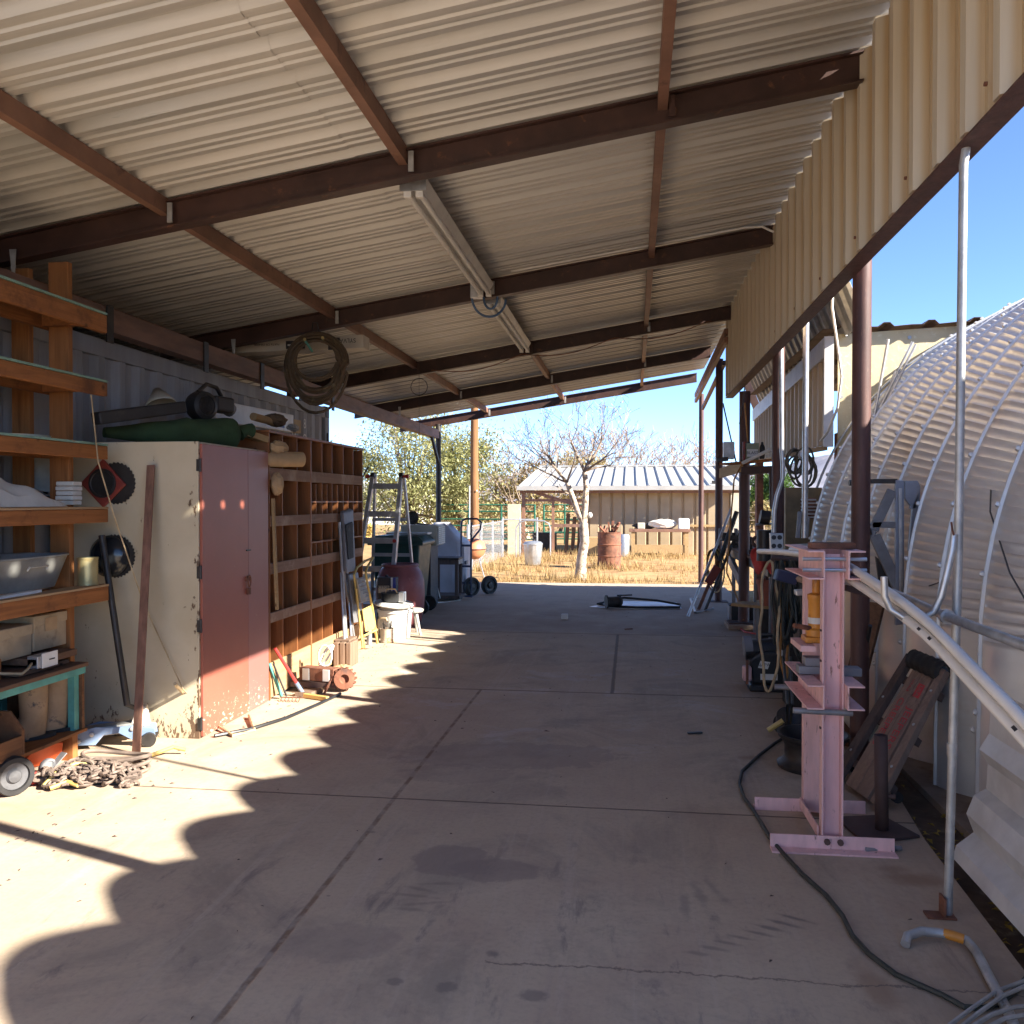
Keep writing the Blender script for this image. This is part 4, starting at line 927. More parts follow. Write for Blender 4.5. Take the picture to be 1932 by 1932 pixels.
# floor jack
fj = thing('floor_jack', 'faded blue trolley jack on the floor beside the cream cabinet', 'trolley jack', (-3.35, 5.2, 0))
a_ = V((-3.62, 5.1, 0)); b_ = V((-3.08, 5.36, 0)); d = (b_ - a_).normalized(); sd = V((-d.y, d.x, 0))
for s_ in (-1, 1):
    q = [a_ + sd * .075 * s_ + d * u + V((0, 0, z)) for u, z in ((0, .04), (.02, .10), (.2, .145), (.3, .135), (.42, .14), (.55, .11), (.56, .05), (.44, .03), (.34, .095), (.25, .09), (.2, .03))]
    MB().prism(q, sd * .008).build('side_plate', M['jack_blue'], fj, bev=.002)
    for u, r in ((.52, .045), (.06, .032)):
        MB().lathe([(r, -.018), (r, .018)], a_ + d * u + sd * .1 * s_ + V((0, 0, r)), 18, sd).build('wheel', M['dark_metal'], fj, True)
    for u, z in ((.18, .1), (.42, .12), (.1, .06)): MB().lathe([(.016, 0), (.014, .012), (0, .014)], a_ + sd * (.075 * s_ + .0) + d * u + V((0, 0, z)), 10, sd * s_ if s_ > 0 else -sd).build('bolt', M['galv_dull'], fj, True)
MB().bar(a_ + d * .1 + V((0, 0, .1)), a_ + d * .45 + V((0, 0, .12)), .1, .06).build('lift_arm', M['tin'], fj, bev=.006)
MB().lathe([(.05, 0), (.055, .015), (.03, .03), (.06, .055)], a_ + d * .05 + V((0, 0, .1)), 16).build('saddle', M['dark_metal'], fj, True)
MB().prism([a_ + d * .4 + V((0, 0, .12)) - sd * .05, a_ + d * .52 + V((0, 0, .12)) - sd * .05, a_ + d * .50 + V((0, 0, .25)) - sd * .04, a_ + d * .44 + V((0, 0, .25)) - sd * .04], sd * .1).build('handle_yoke', M['cloth_white'], fj, bev=.01)
MB().tube([a_ + d * .47 + V((0, 0, .22)), py(240, 1330, 5.2), py(192, 1010, 5.3)], .021, 12).build('handle', M['dark_metal'], fj, True)
# chain heap: real links, one object
def chainpath(seed):
    r = random.Random(seed); pts = []; p = V((-3.33, 4.50, .02))
    for k in range(240):
        t = k / 239; a = 9.2 * math.pi * 2 * t
        x = -3.26 + .42 * t + .11 * math.sin(a) * (1 - .2 * t); yy = 4.46 + .075 * math.cos(a * 1.37) + .10 * t
        pts.append(V((x + r.uniform(-.02, .02), yy + r.uniform(-.02, .02), .015 + .085 * abs(math.sin(a * .9)) * (1 - abs(2 * t - 1) ** 3))))
    return pts
m = MB()
for k, p in enumerate(chainpath(2)):
    ang = random.uniform(0, 6.3); tilt = (k % 2) * 1.3 + random.uniform(-.3, .3)
    e1 = V((math.cos(ang), math.sin(ang), random.uniform(-.2, .2))).normalized(); e2 = e1.cross(V((0, math.sin(tilt), math.cos(tilt)))).normalized()
    m.tube([tuple(p + e1 * (.036 * math.copysign(abs(math.cos(q)) ** .7, math.cos(q))) + e2 * .019 * math.sin(q)) for q in [j * math.pi / 5 for j in range(10)]], .0085, 5, closed=True)
o = m.build('chain_heap', M['chain']); tag(o, 'heaped rusty chain on the sunlit floor in front of the jack', 'chain'); o['kind'] = 'stuff'
m = MB()
for k in range(3):
    m.tube([(-3.06 + .24 * math.cos(q) * (1 - .06 * k), 4.74 + .09 * math.sin(q) + .03 * k, .02 + .025 * k + .012 * math.sin(2 * q + k)) for q in [j * math.pi / 14 for j in range(28)]], .013, 8, closed=True)
o = m.build('old_hose', M['chain'], smooth=True); tag(o, 'coiled dusty rope hose lying behind the chain heap', 'hose')
m = MB()
m.tube([(-3.22, 4.36, .02), (-3.18, 4.42, .08), (-3.12, 4.5, .11), (-3.08, 4.56, .09), (-3.02, 4.6, .04)], .011, 6); m.tube([(-3.16, 4.34, .02), (-3.1, 4.4, .04), (-3.02, 4.38, .03)], .012, 6); m.tube([(-2.95, 5.0, .02), (-2.85, 5.08, .05), (-2.78, 5.1, .03)], .012, 6)
o = m.build('yellow_strap', M['yellow_paint']); tag(o, 'frayed yellow strap tangled in the chain heap', 'strap')
o = MB().tube([px(172, 745, -3.36), px(185, 870, -3.33), (-3.3, 5.17, 1.5), py(268, 1130, 5.42), py(290, 1180, 5.42), py(345, 1300, 5.4), pz(400, 1355, .05), pz(432, 1383, .02)], .0045, 5).build('string', M['cord_tan']); tag(o, 'thin string slanting from rack shelves down across the cabinet side', 'string')
o = MB().tube([px(330, 1290, -2.86), pz(370, 1335, .04), pz(405, 1365, .03), pz(440, 1388, .012), pz(480, 1378, .012), pz(470, 1350, .02)], .012, 6).build('rope_end', M['cord_tan']); tag(o, 'frayed tan rope end on the floor at the foot of the red doors', 'rope')
hp = [pz(405, 1392), pz(470, 1380), pz(540, 1358), pz(600, 1332), pz(642, 1312)]
o = MB().tube([p + V((0, 0, .014)) for p in hp], .013, 8).build('hose_piece', M['black'], smooth=True); tag(o, 'short black hose piece on the sunlit floor beyond the red doors', 'hose')
# tools leaning at the cabinet corner
tl = thing('bolt_cutter', 'red handled tool leaning between the cabinet and the pigeonhole shelves', 'hand tool', (-2.8, 6.6, 0))
MB().tube([V((-2.82, 6.58, .42)), V((-2.70, 6.72, .12))], .014, 8).build('handle', M['red'], tl, True); MB().tube([V((-2.70, 6.72, .12)), V((-2.66, 6.77, .02))], .018, 8).build('head', M['jack_blue'], tl, True)
tl = thing('hand_rake', 'thin dark handled rake leaning beside the red handled tool', 'rake', (-2.8, 6.5, 0))
MB().tube([V((-2.83, 6.57, .3)), V((-2.74, 6.62, .03))], .009, 6).build('handle', M['dark_metal'], tl)
m = MB()
for k in range(6): m.tube([V((-2.76 + .03 * k, 6.58, .03)), V((-2.76 + .03 * k, 6.54, .005))], .004, 4)
m.bar((-2.78, 6.58, .03), (-2.58, 6.58, .03), .008, .008); m.build('tine', M['rust'], tl)
o = MB().obox((-2.51, 6.66, .022), (.115, -.045, 0), (.006, .016, 0), (0, 0, .016)).build('tool_grip', M['yellow_paint'], bev=.004); tag(o, 'short yellow tool handle lying on the floor by the red tool', 'tool handle')
o = MB().tube([(-2.86, 6.56, .3), (-2.8, 6.66, .02)], .014, 8).build('green_pipe', M['teal']); tag(o, 'short green pipe leaning beside the cabinet corner', 'pipe')
# old wiring junk with outlet boxes
jk = thing('outlet_bank', 'rusty steel scrap with two white outlets and a geared motor on the floor', 'scrap', (-2.6, 6.95, 0))
jc = pz(555, 1312); jc = V((-2.58, 7.0, 0))
MB().obox(jc + V((-.02, 0, .14)), (.16, -.03, 0), (.015, .05, 0), (0, 0, .055)).build('box', M['rust'], jk, bev=.004)
for dx in (-.1, .09):
    f = MB().obox(jc + V((dx - .03, -.06 - dx * .18, .14)), (.032, -.006, 0), (.001, .004, 0), (0, 0, .05)).build('outlet', M['label_white'], jk, bev=.003)
MB().obox(jc + V((-.05, .02, .06)), (.2, 0, 0), (0, .1, 0), (0, 0, .02)).build('base', M['rust_dark'], jk)
MB().obox(jc + V((-.05, -.16, .02)), (.07, 0, 0), (.02, .1, 0), (0, 0, .018)).build('foot_board', M['stump'], jk, bev=.003)
MB().lathe([(.025, -.06), (.085, -.05), (.09, 0), (.085, .04), (.04, .05), (.03, .02)], jc + V((.2, -.03, .11)), 20, (.35, -.9, .1)).build('motor', M['rust'], jk, True)
m = MB()
for k in range(14):
    a = 2 * math.pi * k / 14; m.obox(jc + V((.2 + .088 * math.cos(a), -.03 + .03 * math.cos(a), .11 + .088 * math.sin(a))), (.008, 0, 0), (0, .03, 0), (0, 0, .008))
m.build('gear_tooth', M['rust'], jk)
for k, (dx, dy) in enumerate(((.1, -.08), (.25, .03))): MB().tube([jc + V((dx, dy, .1)), jc + V((dx - .04, dy - .04, 0))], .01, 6).build('leg', M['rust'], jk)
m = MB()
for k in range(3): m.tube([jc + V((-.02 + .06 * math.sin(q + k), .12 + .02 * k, .27 + .09 * math.cos(q))) for q in [j * math.pi / 7 for j in range(14)]], .009, 6, closed=True)
o = m.build('white_cord_loop', M['cord_white'], smooth=True); tag(o, 'white cord looped on top of the outlet scrap', 'cord')  # loop of plain white cord
wad('floor_rag', (-2.66, 7.7, .035), (.1, .14, .04), M['paper'], 'crumpled tan rag on the floor before the wood block', 'rag', 21)
sp = thing('wood_block', 'weathered grooved timber block on the floor by the grey step stool', 'wood block', (-2.76, 8.1, 0))
m = MB()
for k in range(3): m.box(-2.84 + .062 * k, -2.79 + .062 * k, 8.0, 8.24, 0, .235)
m.box(-2.84, -2.67, 8.005, 8.235, .02, .215); m.build('block', M['stump'], sp, bev=.008)
MB().box(-2.85, -2.7, 8.06, 8.3, .237, .255).build('top_board', M['stump'], sp)
# grey folded step stool
fs_ = thing('folded_stool', 'folded grey step stool with dark pad leaning on the pigeonhole shelves', 'step stool', (-2.95, 8.95, 0))
def P2(x, y, X): return px(x, y, X)
MB().prism([px(648, 968, -2.80), px(667, 962, -2.80), px(672, 1078, -2.75), px(655, 1082, -2.75)], (-.05, .03, .02)).build('backrest', M['chair_grey'], fs_, bev=.015)
MB().prism([px(651, 990, -2.785), px(664, 984, -2.785), px(666, 1052, -2.76), px(656, 1056, -2.76)], (.012, -.008, 0)).build('pad', M['rubber'], fs_, bev=.01)
MB().prism([px(658, 1085, -2.78), px(676, 1080, -2.78), px(686, 1172, -2.72), px(668, 1176, -2.72)], (-.03, .02, .01)).build('step', M['mid_metal'], fs_, bev=.008)
for (a, b) in (((640, 985), (655, 1225)), ((648, 1075), (672, 1228)), ((655, 1080), (663, 1205)), ((644, 1080), (650, 1215))):
    MB().tube([px(a[0], a[1], -2.83), px(b[0], b[1], -2.76)], .014, 8).build('leg', M['alu'], fs_, True)
MB().tube([px(652, 1218, -2.78), px(672, 1205, -2.78)], .012, 8).build('crossbar', M['alu'], fs_, True)
# yellow folded step stool
ys = thing('yellow_stool', 'small folded yellow step stool with ribbed grey treads', 'step stool', (-2.85, 9.25, 0))
q = [px(x, y, -2.74) for x, y in ((688, 1222), (677, 1170), (671, 1105), (668, 1085), (674, 1070), (690, 1058), (704, 1052))]
MB().tube(q, .013, 8).build('frame', M['yellow_paint'], ys, True)
q = [px(x, y, -2.70) for x, y in ((712, 1214), (703, 1150), (693, 1100), (690, 1080), (694, 1068), (704, 1052))]
MB().tube(q, .013, 8).build('frame', M['yellow_paint'], ys, True)
for (a, b) in (((680, 1160), (684, 1222)), ((700, 1160), (712, 1212)), ((672, 1110), (683, 1210))): MB().tube([px(*a, -2.72), px(*b, -2.70)], .011, 8).build('leg', M['yellow_paint'], ys, True)
MB().prism([px(674, 1092, -2.70), px(688, 1088, -2.70), px(698, 1132, -2.68), px(682, 1138, -2.68)], (-.02, .01, 0)).build('tread', M['tread'], ys, bev=.004)
m = MB()
for k in range(7):
    t = k / 6; a = px(675 + 8 * t, 1094 + 42 * t, -2.695); b = px(687.5 + 10 * t, 1090.5 + 40 * t, -2.675); m.tube([a, b], .004, 4)
m.build('tread_rib', M['chair_grey'], ys)
MB().prism([px(684, 1150, -2.69), px(700, 1142, -2.69), px(709, 1178, -2.66), px(706, 1188, -2.66), px(690, 1192, -2.66)], (-.012, .008, 0)).build('lower_step', M['yellow_paint'], ys, bev=.006)
MB().tube([px(686, 1200, -2.7), px(711, 1188, -2.7)], .012, 8).build('crossbar', M['yellow_paint'], ys, True)
# bucket group
bk = thing('paint_bucket', 'large white plastic bucket with loose lid in front of the barrel', 'bucket', (-2.75, 9.85, 0))
BC = V((-2.74, 9.86, 0)); R0 = .20
MB().lathe([(R0 * .88, 0), (R0, .30), (R0 + .012, .30), (R0 + .012, .33), (R0 - .006, .33), (R0 - .03, .05), (0, .05)], BC, 32, cap1=False).build('pail', M['white'], bk, True)
MB().lathe([(R0 - .02, .332), (R0 - .02, .345), (.0, .38)], BC, 24, cap0=False, cap1=False).build('filling', M['cloth_white'], bk)
lo = MB().lathe([(R0 + .03, 0), (R0 + .035, .012), (R0 + .02, .03), (0, .03)], BC + V((-.01, -.03, .385)), 32, (.08, -.06, 1)).build('lid', M['white'], bk, True)
pt = thing('cooking_pot', 'black pot with tan handle standing on the white bucket lid', 'pot', BC + V((0, 0, .42)))
MB().lathe([(.12, 0), (.135, .02), (.135, .10), (.145, .105), (.0, .12)], BC + V((-.03, 0, .42)), 24).build('body', M['black'], pt, True)
MB().tube([BC + V((-.09, -.1, .53)), BC + V((-.07, -.1, .575)), BC + V((.03, -.1, .575)), BC + V((.05, -.1, .53))], .01, 8).build('handle', M['cord_tan'], pt, True)
MB().box(BC.x + .06, BC.x + .13, BC.y - .1, BC.y + .02, .42, .54).build('side_clip', M['galv'], pt, bev=.01)
ac = thing('solvent_can', 'rectangular white and blue solvent can behind the white bucket', 'can', (-2.84, 10.1, .0))
cc = py(727, 1105, 10.12)
MB().box(cc.x - .10, cc.x + .13, 10.12, 10.24, .0, cc.z + .10).build('body', M['label_black'], ac, bev=.006)
MB().box(cc.x - .085, cc.x + .05, 10.116, 10.119, cc.z - .09, cc.z + .0).build('label', M['ac_beige'], ac)
MB().box(cc.x + .07, cc.x + .13, 10.115, 10.119, cc.z - .1, cc.z + .1).build('label', M['label_white'], ac); MB().box(cc.x + .095, cc.x + .131, 10.111, 10.1145, cc.z - .1, cc.z + .1).build('label', M['label_blue'], ac)
text('ACETONE', .042, (cc.x - .017, 10.1145, cc.z - .02), (1, 0, 0), (0, 0, 1), M['label_black'], ac)
MB().lathe([(.02, 0), (.02, .025)], (cc.x, 10.18, cc.z + .1), 12).build('cap', M['black'], ac)
rc = thing('rusty_can', 'small rusty steel can holding screws beside the white bucket', 'can', (-2.78, 9.5, 0))
q = V((-2.73, 9.48, 0)); MB().lathe([(.078, 0), (.078, .02), (.076, .022), (.076, .15), (.08, .16), (.072, .16), (.07, .12), (0, .12)], q, 24, cap1=False).build('can', mk('rusty_white_can', (.55, .46, .36), .7, 0, .15, 6, .1, 50, spots=[((.33, .16, .06), 7, .47, .6)]), rc, True)
m = MB()
for k in range(9): a = k * .8; m.tube([q + V((.03 * math.cos(a), .03 * math.sin(a), .12)), q + V((.05 * math.cos(a), .05 * math.sin(a), .20 + .02 * (k % 3)))], .005, 4)
m.build('bolt', M['dark_metal'], rc)
o = MB().tube([q + V((-.12, .05, .0)), q + V((-.12, .05, .24)), q + V((-.1, .05, .265)), q + V((-.03, .06, .265)), q + V((-.01, .06, .22))], .013, 8).build('bent_pipe', M['cord_tan'], smooth=True); tag(o, 'tan bent pipe hook between the rusty can and yellow stool', 'pipe')
o = MB().tube([pz(697, 1216), pz(697, 1216) + V((0, 0, .16))], .03, 12).build('grey_tube', M['alu'], smooth=True); tag(o, 'short grey tube standing behind the yellow stool leg', 'tube')
st = thing('low_stool', 'small pale wooden stool partly hidden behind the white bucket', 'stool', (-2.62, 10.1, 0))
MB().lathe([(.13, 0), (.14, .015), (.14, .03), (.12, .04)], (-2.60, 10.1, .27), 20).build('seat', M['tread'], st, True)
for a in (.3, 2.3, 4.4): MB().tube([(-2.60 + .07 * math.cos(a - .9), 10.1 + .07 * math.sin(a - .9), .27), (-2.60 + .15 * math.cos(a - .9), 10.1 + .15 * math.sin(a - .9), 0)], [.022, .015], 8).build('leg', M['tread'], st, True)
# maroon barrel
br = thing('plastic_barrel', 'large maroon plastic barrel behind the open ladder', 'barrel', (-2.87, 10.55, 0))
bc_ = V((-2.92, 10.75, 0))
MB().lathe([(.22, 0), (.27, .06), (.3, .2), (.315, .42), (.305, .58), (.27, .7), (.225, .76), (.225, .80), (.21, .80), (.2, .74), (0, .74)], bc_, 36, cap1=False).build('drum', M['barrel_red'], br, True)
MB().lathe([(.235, .765), (.24, .78), (.235, .795), (.22, .795), (.22, .765)], bc_, 36, cap0=False, cap1=False).build('ring', M['barrel_red'], br, True)
# articulated ladder standing open
ld = thing('folding_ladder', 'aluminium folding ladder standing open between pigeonholes and bin', 'ladder', (-3.1, 11.2, 0))
YL = 11.1
L0, L1 = py(690, 1160, YL), py(704, 898, YL); R0_, R1_ = py(771, 1140, YL - .2), py(757, 898, YL)
L0.z = 0; L0.y = YL - .35
railL = [V((-3.62, YL - .32, 0)), L1]; railR = [V((-3.08, YL - .32, 0)), R1_]
for a, b in (railL, railR): MB().bar(a, b, .05, .08, (0, 1, 0)).build('rail', M['alu'], ld, bev=.003)
backL = [V((-3.58, YL + .55, 0)), L1 + V((.02, .03, 0))]; backR = [V((-2.92, YL + .5, 0)), R1_ + V((.03, .03, 0))]
for a, b in (backL, backR): MB().bar(a, b, .03, .06, (0, 1, 0)).build('rail', M['alu'], ld, bev=.003)
for t in (.12, .37, .56, .74, .93):
    MB().bar(railL[0].lerp(railL[1], t), railR[0].lerp(railR[1], t), .03, .075).build('rung', M['alu'], ld, bev=.003)
for t in (.2, .45, .7): MB().bar(backL[0].lerp(backL[1], t), backR[0].lerp(backR[1], t), .03, .045).build('rung', M['alu'], ld)
for p, s_ in ((L1, -1), (R1_, 1)):
    MB().lathe([(.045, -.025), (.045, .025)], p, 16, (1, 0, 0)).build('hinge', M['dark_metal'], ld, True); MB().tube([p + V((.02 * s_, 0, -.005)), p + V((.1 * s_, 0, -.005))], [.015, .03], 10).build('knob', M['red'], ld, True)
for p in (railL[0].lerp(railL[1], .56), railR[0].lerp(railR[1], .56)): MB().lathe([(.02, 0), (.025, .04)], p + V((0, -.04, .0)), 10, (0, -1, 0)).build('knob', M['red'], ld)
# wheeled bins
bn = thing('wheeled_bin', 'dark green wheeled rubbish bin behind the maroon barrel', 'bin', (-3.2, 11.9, 0))
A = [(-3.62, 11.75), (-2.92, 11.75), (-2.90, 12.45), (-3.62, 12.45)]; cxy = V((-3.27, 12.1, 0))
m = MB(); bot = [(cxy.x + (x - cxy.x) * .8, cxy.y + (y - cxy.y) * .8, .06) for x, y in A]; top = [(x, y, 1.02) for x, y in A]
m.add(bot + top, [(3, 2, 1, 0), (4, 5, 6, 7)] + [(i, (i + 1) % 4, 4 + (i + 1) % 4, 4 + i) for i in range(4)]); m.build('body', M['bin_green'], bn, bev=.03)
MB().box(-3.66, -2.86, 11.71, 12.49, .98, 1.03).build('rim', M['bin_green'], bn, bev=.012)
MB().prism([(-3.67, 11.70, 1.031), (-2.85, 11.70, 1.031), (-2.95, 11.82, 1.10), (-3.58, 11.82, 1.11)], (0, .72, 0)).build('lid', M['bin_green'], bn, bev=.015)
MB().tube([(-3.66, 11.9, 1.0), (-3.75, 11.9, 1.02), (-3.75, 12.3, 1.02), (-3.66, 12.3, 1.0)], .016, 8).build('handle', M['bin_green'], bn, True)
for y in (11.85, 12.35): MB().lathe([(.11, -.03), (.11, .03)], (-2.92, y, .11), 20, (0, 1, 0)).build('wheel', M['rubber'], bn, True)
o = MB().box(-3.45, -2.85, 11.95, 12.2, 1.125, 1.15).build('white_board', M['galv_dull']); tag(o, 'flat grey tray lying on the green bin lid', 'tray')
# air conditioner and fan motor on a dark stand
sd_ = thing('dark_stand', 'tall narrow dark plywood stand carrying the air conditioner', 'stand', (-3.2, 12.9, 0))
MB().box(-3.32, -2.98, 12.7, 13.2, 0, .93).build('box', M['label_black'], sd_, bev=.004); wheel(sd_, V((-3.02, 12.6, .07)), (1, 0, 0), .07, .05, M['rubber'], M['dark_metal'])
au = thing('window_cooler', 'beige window air conditioner with slotted end, on dark stand', 'air conditioner', (-3.1, 12.9, .93))
MB().box(-3.42, -2.86, 12.6, 13.1, .932, 1.24).build('case', M['ac_beige'], au, bev=.015)
m = MB()
for k in range(9): m.box(-2.859, -2.84, 12.62, 13.08, .955 + .03 * k, .972 + .03 * k)
for y in (12.62, 12.84, 13.06): m.box(-2.859, -2.842, y, y + .02, .95, 1.22)
m.build('grille', M['label_white'], au)
fm = thing('fan_motor', 'round black blower motor perched on top of the air conditioner', 'motor', (-3.2, 12.7, 1.24))
fc = V((-3.28, 12.75, 1.345)); MB().lathe([(.03, -.1), (.09, -.09), (.1, 0), (.1, .05), (.085, .06), (.08, .03), (.045, .03), (.04, .06), (0, .06)], fc, 24, (.3, -.95, 0), cap1=False).build('housing', M['dark_metal'], fm, True)
MB().tube([fc + V((.11 * math.cos(q), -.05, .115 * math.sin(q))) for q in [j * math.pi / 10 for j in range(20)]], .006, 5, closed=True).build('ring', M['rust'], fm)
MB().bar(fc + V((.06, 0, -.08)), fc + V((.26, .02, -.11)), .04, .02).build('bracket', M['dark_metal'], fm)
# covered grill, small table, hand truck, kettle grill
gr = thing('covered_grill', 'barbecue under a creased grey vinyl cover near the far post', 'covered grill', (-3.25, 14.9, 0))
def cov(u, v):
    a = 2 * math.pi * u; z = v; e = .55
    w = .40 * (1 - .05 * z) * (1 if z < .8 else 1 - (z - .8) * 2.2); dpt = .38 * (1 if z < .8 else 1 - (z - .8) * 1.8)
    cx = math.copysign(abs(math.cos(a)) ** e, math.cos(a)); sy = math.copysign(abs(math.sin(a)) ** e, math.sin(a))
    f = 1 + .05 * math.sin(11 * a + 2 * z) * (1 - z) + .03 * math.sin(23 * a - 5 * z) * (1 - z)
    zz = .02 + 1.2 * z; 
    if cx > 0: zz -= .22 * max(0, z - .55) / .45 * cx
    return (-3.22 + w * cx * f, 15.0 + dpt * sy * f, zz)
o = MB().sheet(cov, 64, 26); o.f.append(tuple(26 * 65 + k for k in range(64))); o.build('cover', M['cloth_grey'], gr, True)
for q in (V((-2.83, 14.8, .5)),): MB().box(q.x - .02, q.x + .012, q.y - .08, q.y + .08, .5, .56).build('strap', M['chair_grey'], gr)
tb = thing('side_table', 'small dark brown wooden table in front of the grey cover', 'table', (-2.95, 13.8, 0))
MB().box(-3.18, -2.72, 13.55, 13.95, .66, .69).build('tabletop', M['dark_metal'], tb, bev=.004); MB().box(-3.16, -2.74, 13.57, 13.93, .58, .659).build('apron', M['creeper_dark'], tb)
MB().box(-2.735, -2.728, 13.58, 13.92, .585, .655).build('drawer_front', M['tread'], tb)
for x in (-3.16, -2.79):
    for y in (13.57, 13.88): MB().box(x, x + .05, y, y + .05, 0, .579).build('leg', M['creeper_dark'], tb)
MB().box(-3.2, -2.70, 13.5, 13.98, .03, .09).build('base_shelf', M['creeper_dark'], tb, bev=.004)
o = MB().tube([(-3.25, 12.55, .93), (-3.1, 13.3, .6), (-3.0, 13.45, .05), (-3.2, 13.3, .012), (-3.05, 13.1, .012), (-2.85, 13.35, .012), (-2.7, 13.6, .012)], .008, 5).build('power_cord', M['cord_white']); tag(o, 'thin white power cord trailing around the small dark table', 'cord')
ht = thing('hand_truck', 'dark blue hand truck with fat black tyres standing by the table', 'hand truck', (-2.7, 14.4, 0))
hx0, hx1, hy = -2.83, -2.66, 14.3
for x in (hx0, hx1): MB().tube([(x, hy, .03), (x, hy, 1.15), (x + .01, hy, 1.24)], .017, 8).build('upright', M['navy'], ht, True)
MB().tube([(hx0, hy, 1.2), (hx0 + .02, hy, 1.27), (hx0 + .08, hy, 1.3), (hx1 + .1, hy + .02, 1.3), (hx1 + .17, hy + .02, 1.24), (hx1 + .15, hy + .02, 1.12), (hx1 + .03, hy, .97), (hx1, hy, .9)], .017, 8).build('handle', M['navy'], ht, True)
for z in (.22, .5, .85): MB().bar((hx0, hy, z), (hx1, hy, z), .02, .035).build('crossbar', M['navy'], ht)
MB().box(hx0 - .06, hx1 + .05, hy - .2, hy, .0, .012).build('toe_plate', M['navy'], ht)
wheel(ht, V((hx0 + .16, hy + .1, .15)), (.8, -.6, 0), .16, .09, M['rubber'], M['dark_metal']); wheel(ht, V((hx1 + .24, hy + .42, .15)), (.8, -.6, 0), .16, .09, M['rubber'], M['dark_metal'])
kt = thing('kettle_grill', 'faded orange kettle grill on thin legs behind the hand truck', 'kettle grill', (-3.05, 17.4, 0))
kc = py(893, 1050, 17.4); kc.z = .62
MB().lathe([(.0, -.22), (.12, -.2), (.22, -.12), (.26, 0)], kc, 28, cap0=False, cap1=False).build('bowl', M['grill'], kt, True)
MB().lathe([(.265, 0), (.262, .02), (.22, .13), (.12, .2), (0, .22)], kc, 28, cap0=False, cap1=False).build('lid', M['grill'], kt, True); MB().lathe([(.268, -.008), (.268, .008)], kc, 28, cap0=False, cap1=False).build('rim', M['black'], kt)
for a in (.5, 2.6, 4.7): MB().tube([kc + V((.12 * math.cos(a), .12 * math.sin(a), -.2)), V((kc.x + .26 * math.cos(a), kc.y + .26 * math.sin(a), -.05))], .012, 6).build('leg', M['alu'], kt)
# hose coil hung from the second rafter and boxes above the beam
hc = thing('hose_coil', 'thick coil of brown hose hanging from the roof beam', 'hose coil', (-2.95, 7.85, 2.9))
random.seed(3); m = MB(); pts = []
for k in range(15 * 28):
    a = 2 * math.pi * k / 28; lp = k // 28; r = .20 + .013 * (lp % 6) + .02 * math.sin(lp * 1.9); sag = .06 * (lp % 4) * max(0, -math.sin(a)) + .02 * (lp % 3)
    pts.append((-2.945 + r * 1.12 * math.cos(a) * (1 + .02 * math.sin(lp)), 7.84 + .018 * math.sin(lp * 2.4) + .012 * math.cos(a * 1.0 + lp), 2.935 + r * math.sin(a) - sag))
m.tube(pts, .014, 7).build('hose', mk('brown_old_hose', (.085, .055, .03), .6, 0, .3, 5, spots=[((.2, .15, .08), 7, .55, .7)]), hc, True)
MB().tube([(-2.99, 7.86, 3.22), (-2.97, 7.83, 3.28), (-2.93, 7.83, 3.28), (-2.91, 7.86, 3.15)], .006, 5).build('hanger', M['black'], hc)
MB().tube([(-3.03, 7.80, 3.10), (-2.96, 7.79, 3.0)], .012, 6).build('nozzle', M['teal'], hc); 
for p in ((-3.035, 7.80, 3.11), (-2.86, 7.80, 3.12)): MB().lathe([(.014, 0), (.014, .03)], p, 8, (.2, -.9, .2)).build('brass_fitting', M['can_yellow'], hc)
sb = thing('lamp_carton', 'long pale lamp carton with upside down print lying across the roof beam', 'carton', (-3.4, 8.3, 3.05))
ca, cb_ = V((-4.0, 8.28, 3.18)), V((-2.62, 8.28, 3.20))
MB().bar(ca + V((0, .1, -.02)), cb_ + V((0, .1, -.02)), .2, .13).build('box', M['card'] if False else mk('carton_buff', (.55, .5, .42), .7, 0, .08, 4), sb, bev=.004)
yf = 8.275
MB().box(-3.42, -3.22, yf - .003, yf - .001, 3.12, 3.20).build('print_block', M['label_black'], sb); MB().box(-2.98, -2.86, yf - .003, yf - .001, 3.10, 3.22).build('print_block', M['label_black'], sb)
MB().box(-3.4, -3.28, yf - .006, yf - .0035, 3.15, 3.165).build('print_line', M['label_white'], sb)
text('SYLVANIA', .06, (-2.83, yf - .002, 3.19), (-1, 0, 0), (0, 0, -1), M['label_black'], sb); text('PART# CM 150-6500', .03, (-3.62, yf - .002, 3.17), (-1, 0, 0), (0, 0, -1), M['label_black'], sb)
# ================================================================== right side: press frame
pk = thing('shop_press', 'faded pink steel shop press frame on four splayed angle feet', 'shop press', (.93, 4.35, 0))
def channel_z(x0, x1, y0, y1, z0, z1, open_dir, t=.008):        # upright channel, web across y side
    m = MB()
    if open_dir < 0: m.box(x0 + t, x1 - t, y1 - t, y1, z0, z1)
    else: m.box(x0 + t, x1 - t, y0, y0 + t, z0, z1)
    m.box(x0, x0 + t, y0, y1, z0, z1).box(x1 - t, x1, y0, y1, z0, z1); return m
channel_z(.872, .968, 4.11, 4.165, .02, 1.355, -1).build('upright', M['pink'], pk, bev=.002)
channel_z(.872, .968, 4.53, 4.585, .02, 1.355, 1).build('upright', M['pink'], pk, bev=.002)
def cross(x_in, s_, z0, z1, y0=4.05, y1=4.64, t=.007, w=.075):
    x1 = x_in + s_ * w; a, b = sorted((x_in, x1)); wa, wb = sorted((x_in, x_in + s_ * t))
    fa, fb = (wb, b) if s_ > 0 else (a, wa)
    return MB().box(wa, wb, y0, y1, z0, z1).box(fa, fb, y0, y1, z0, z0 + t).box(fa, fb, y0, y1, z1 - t, z1)
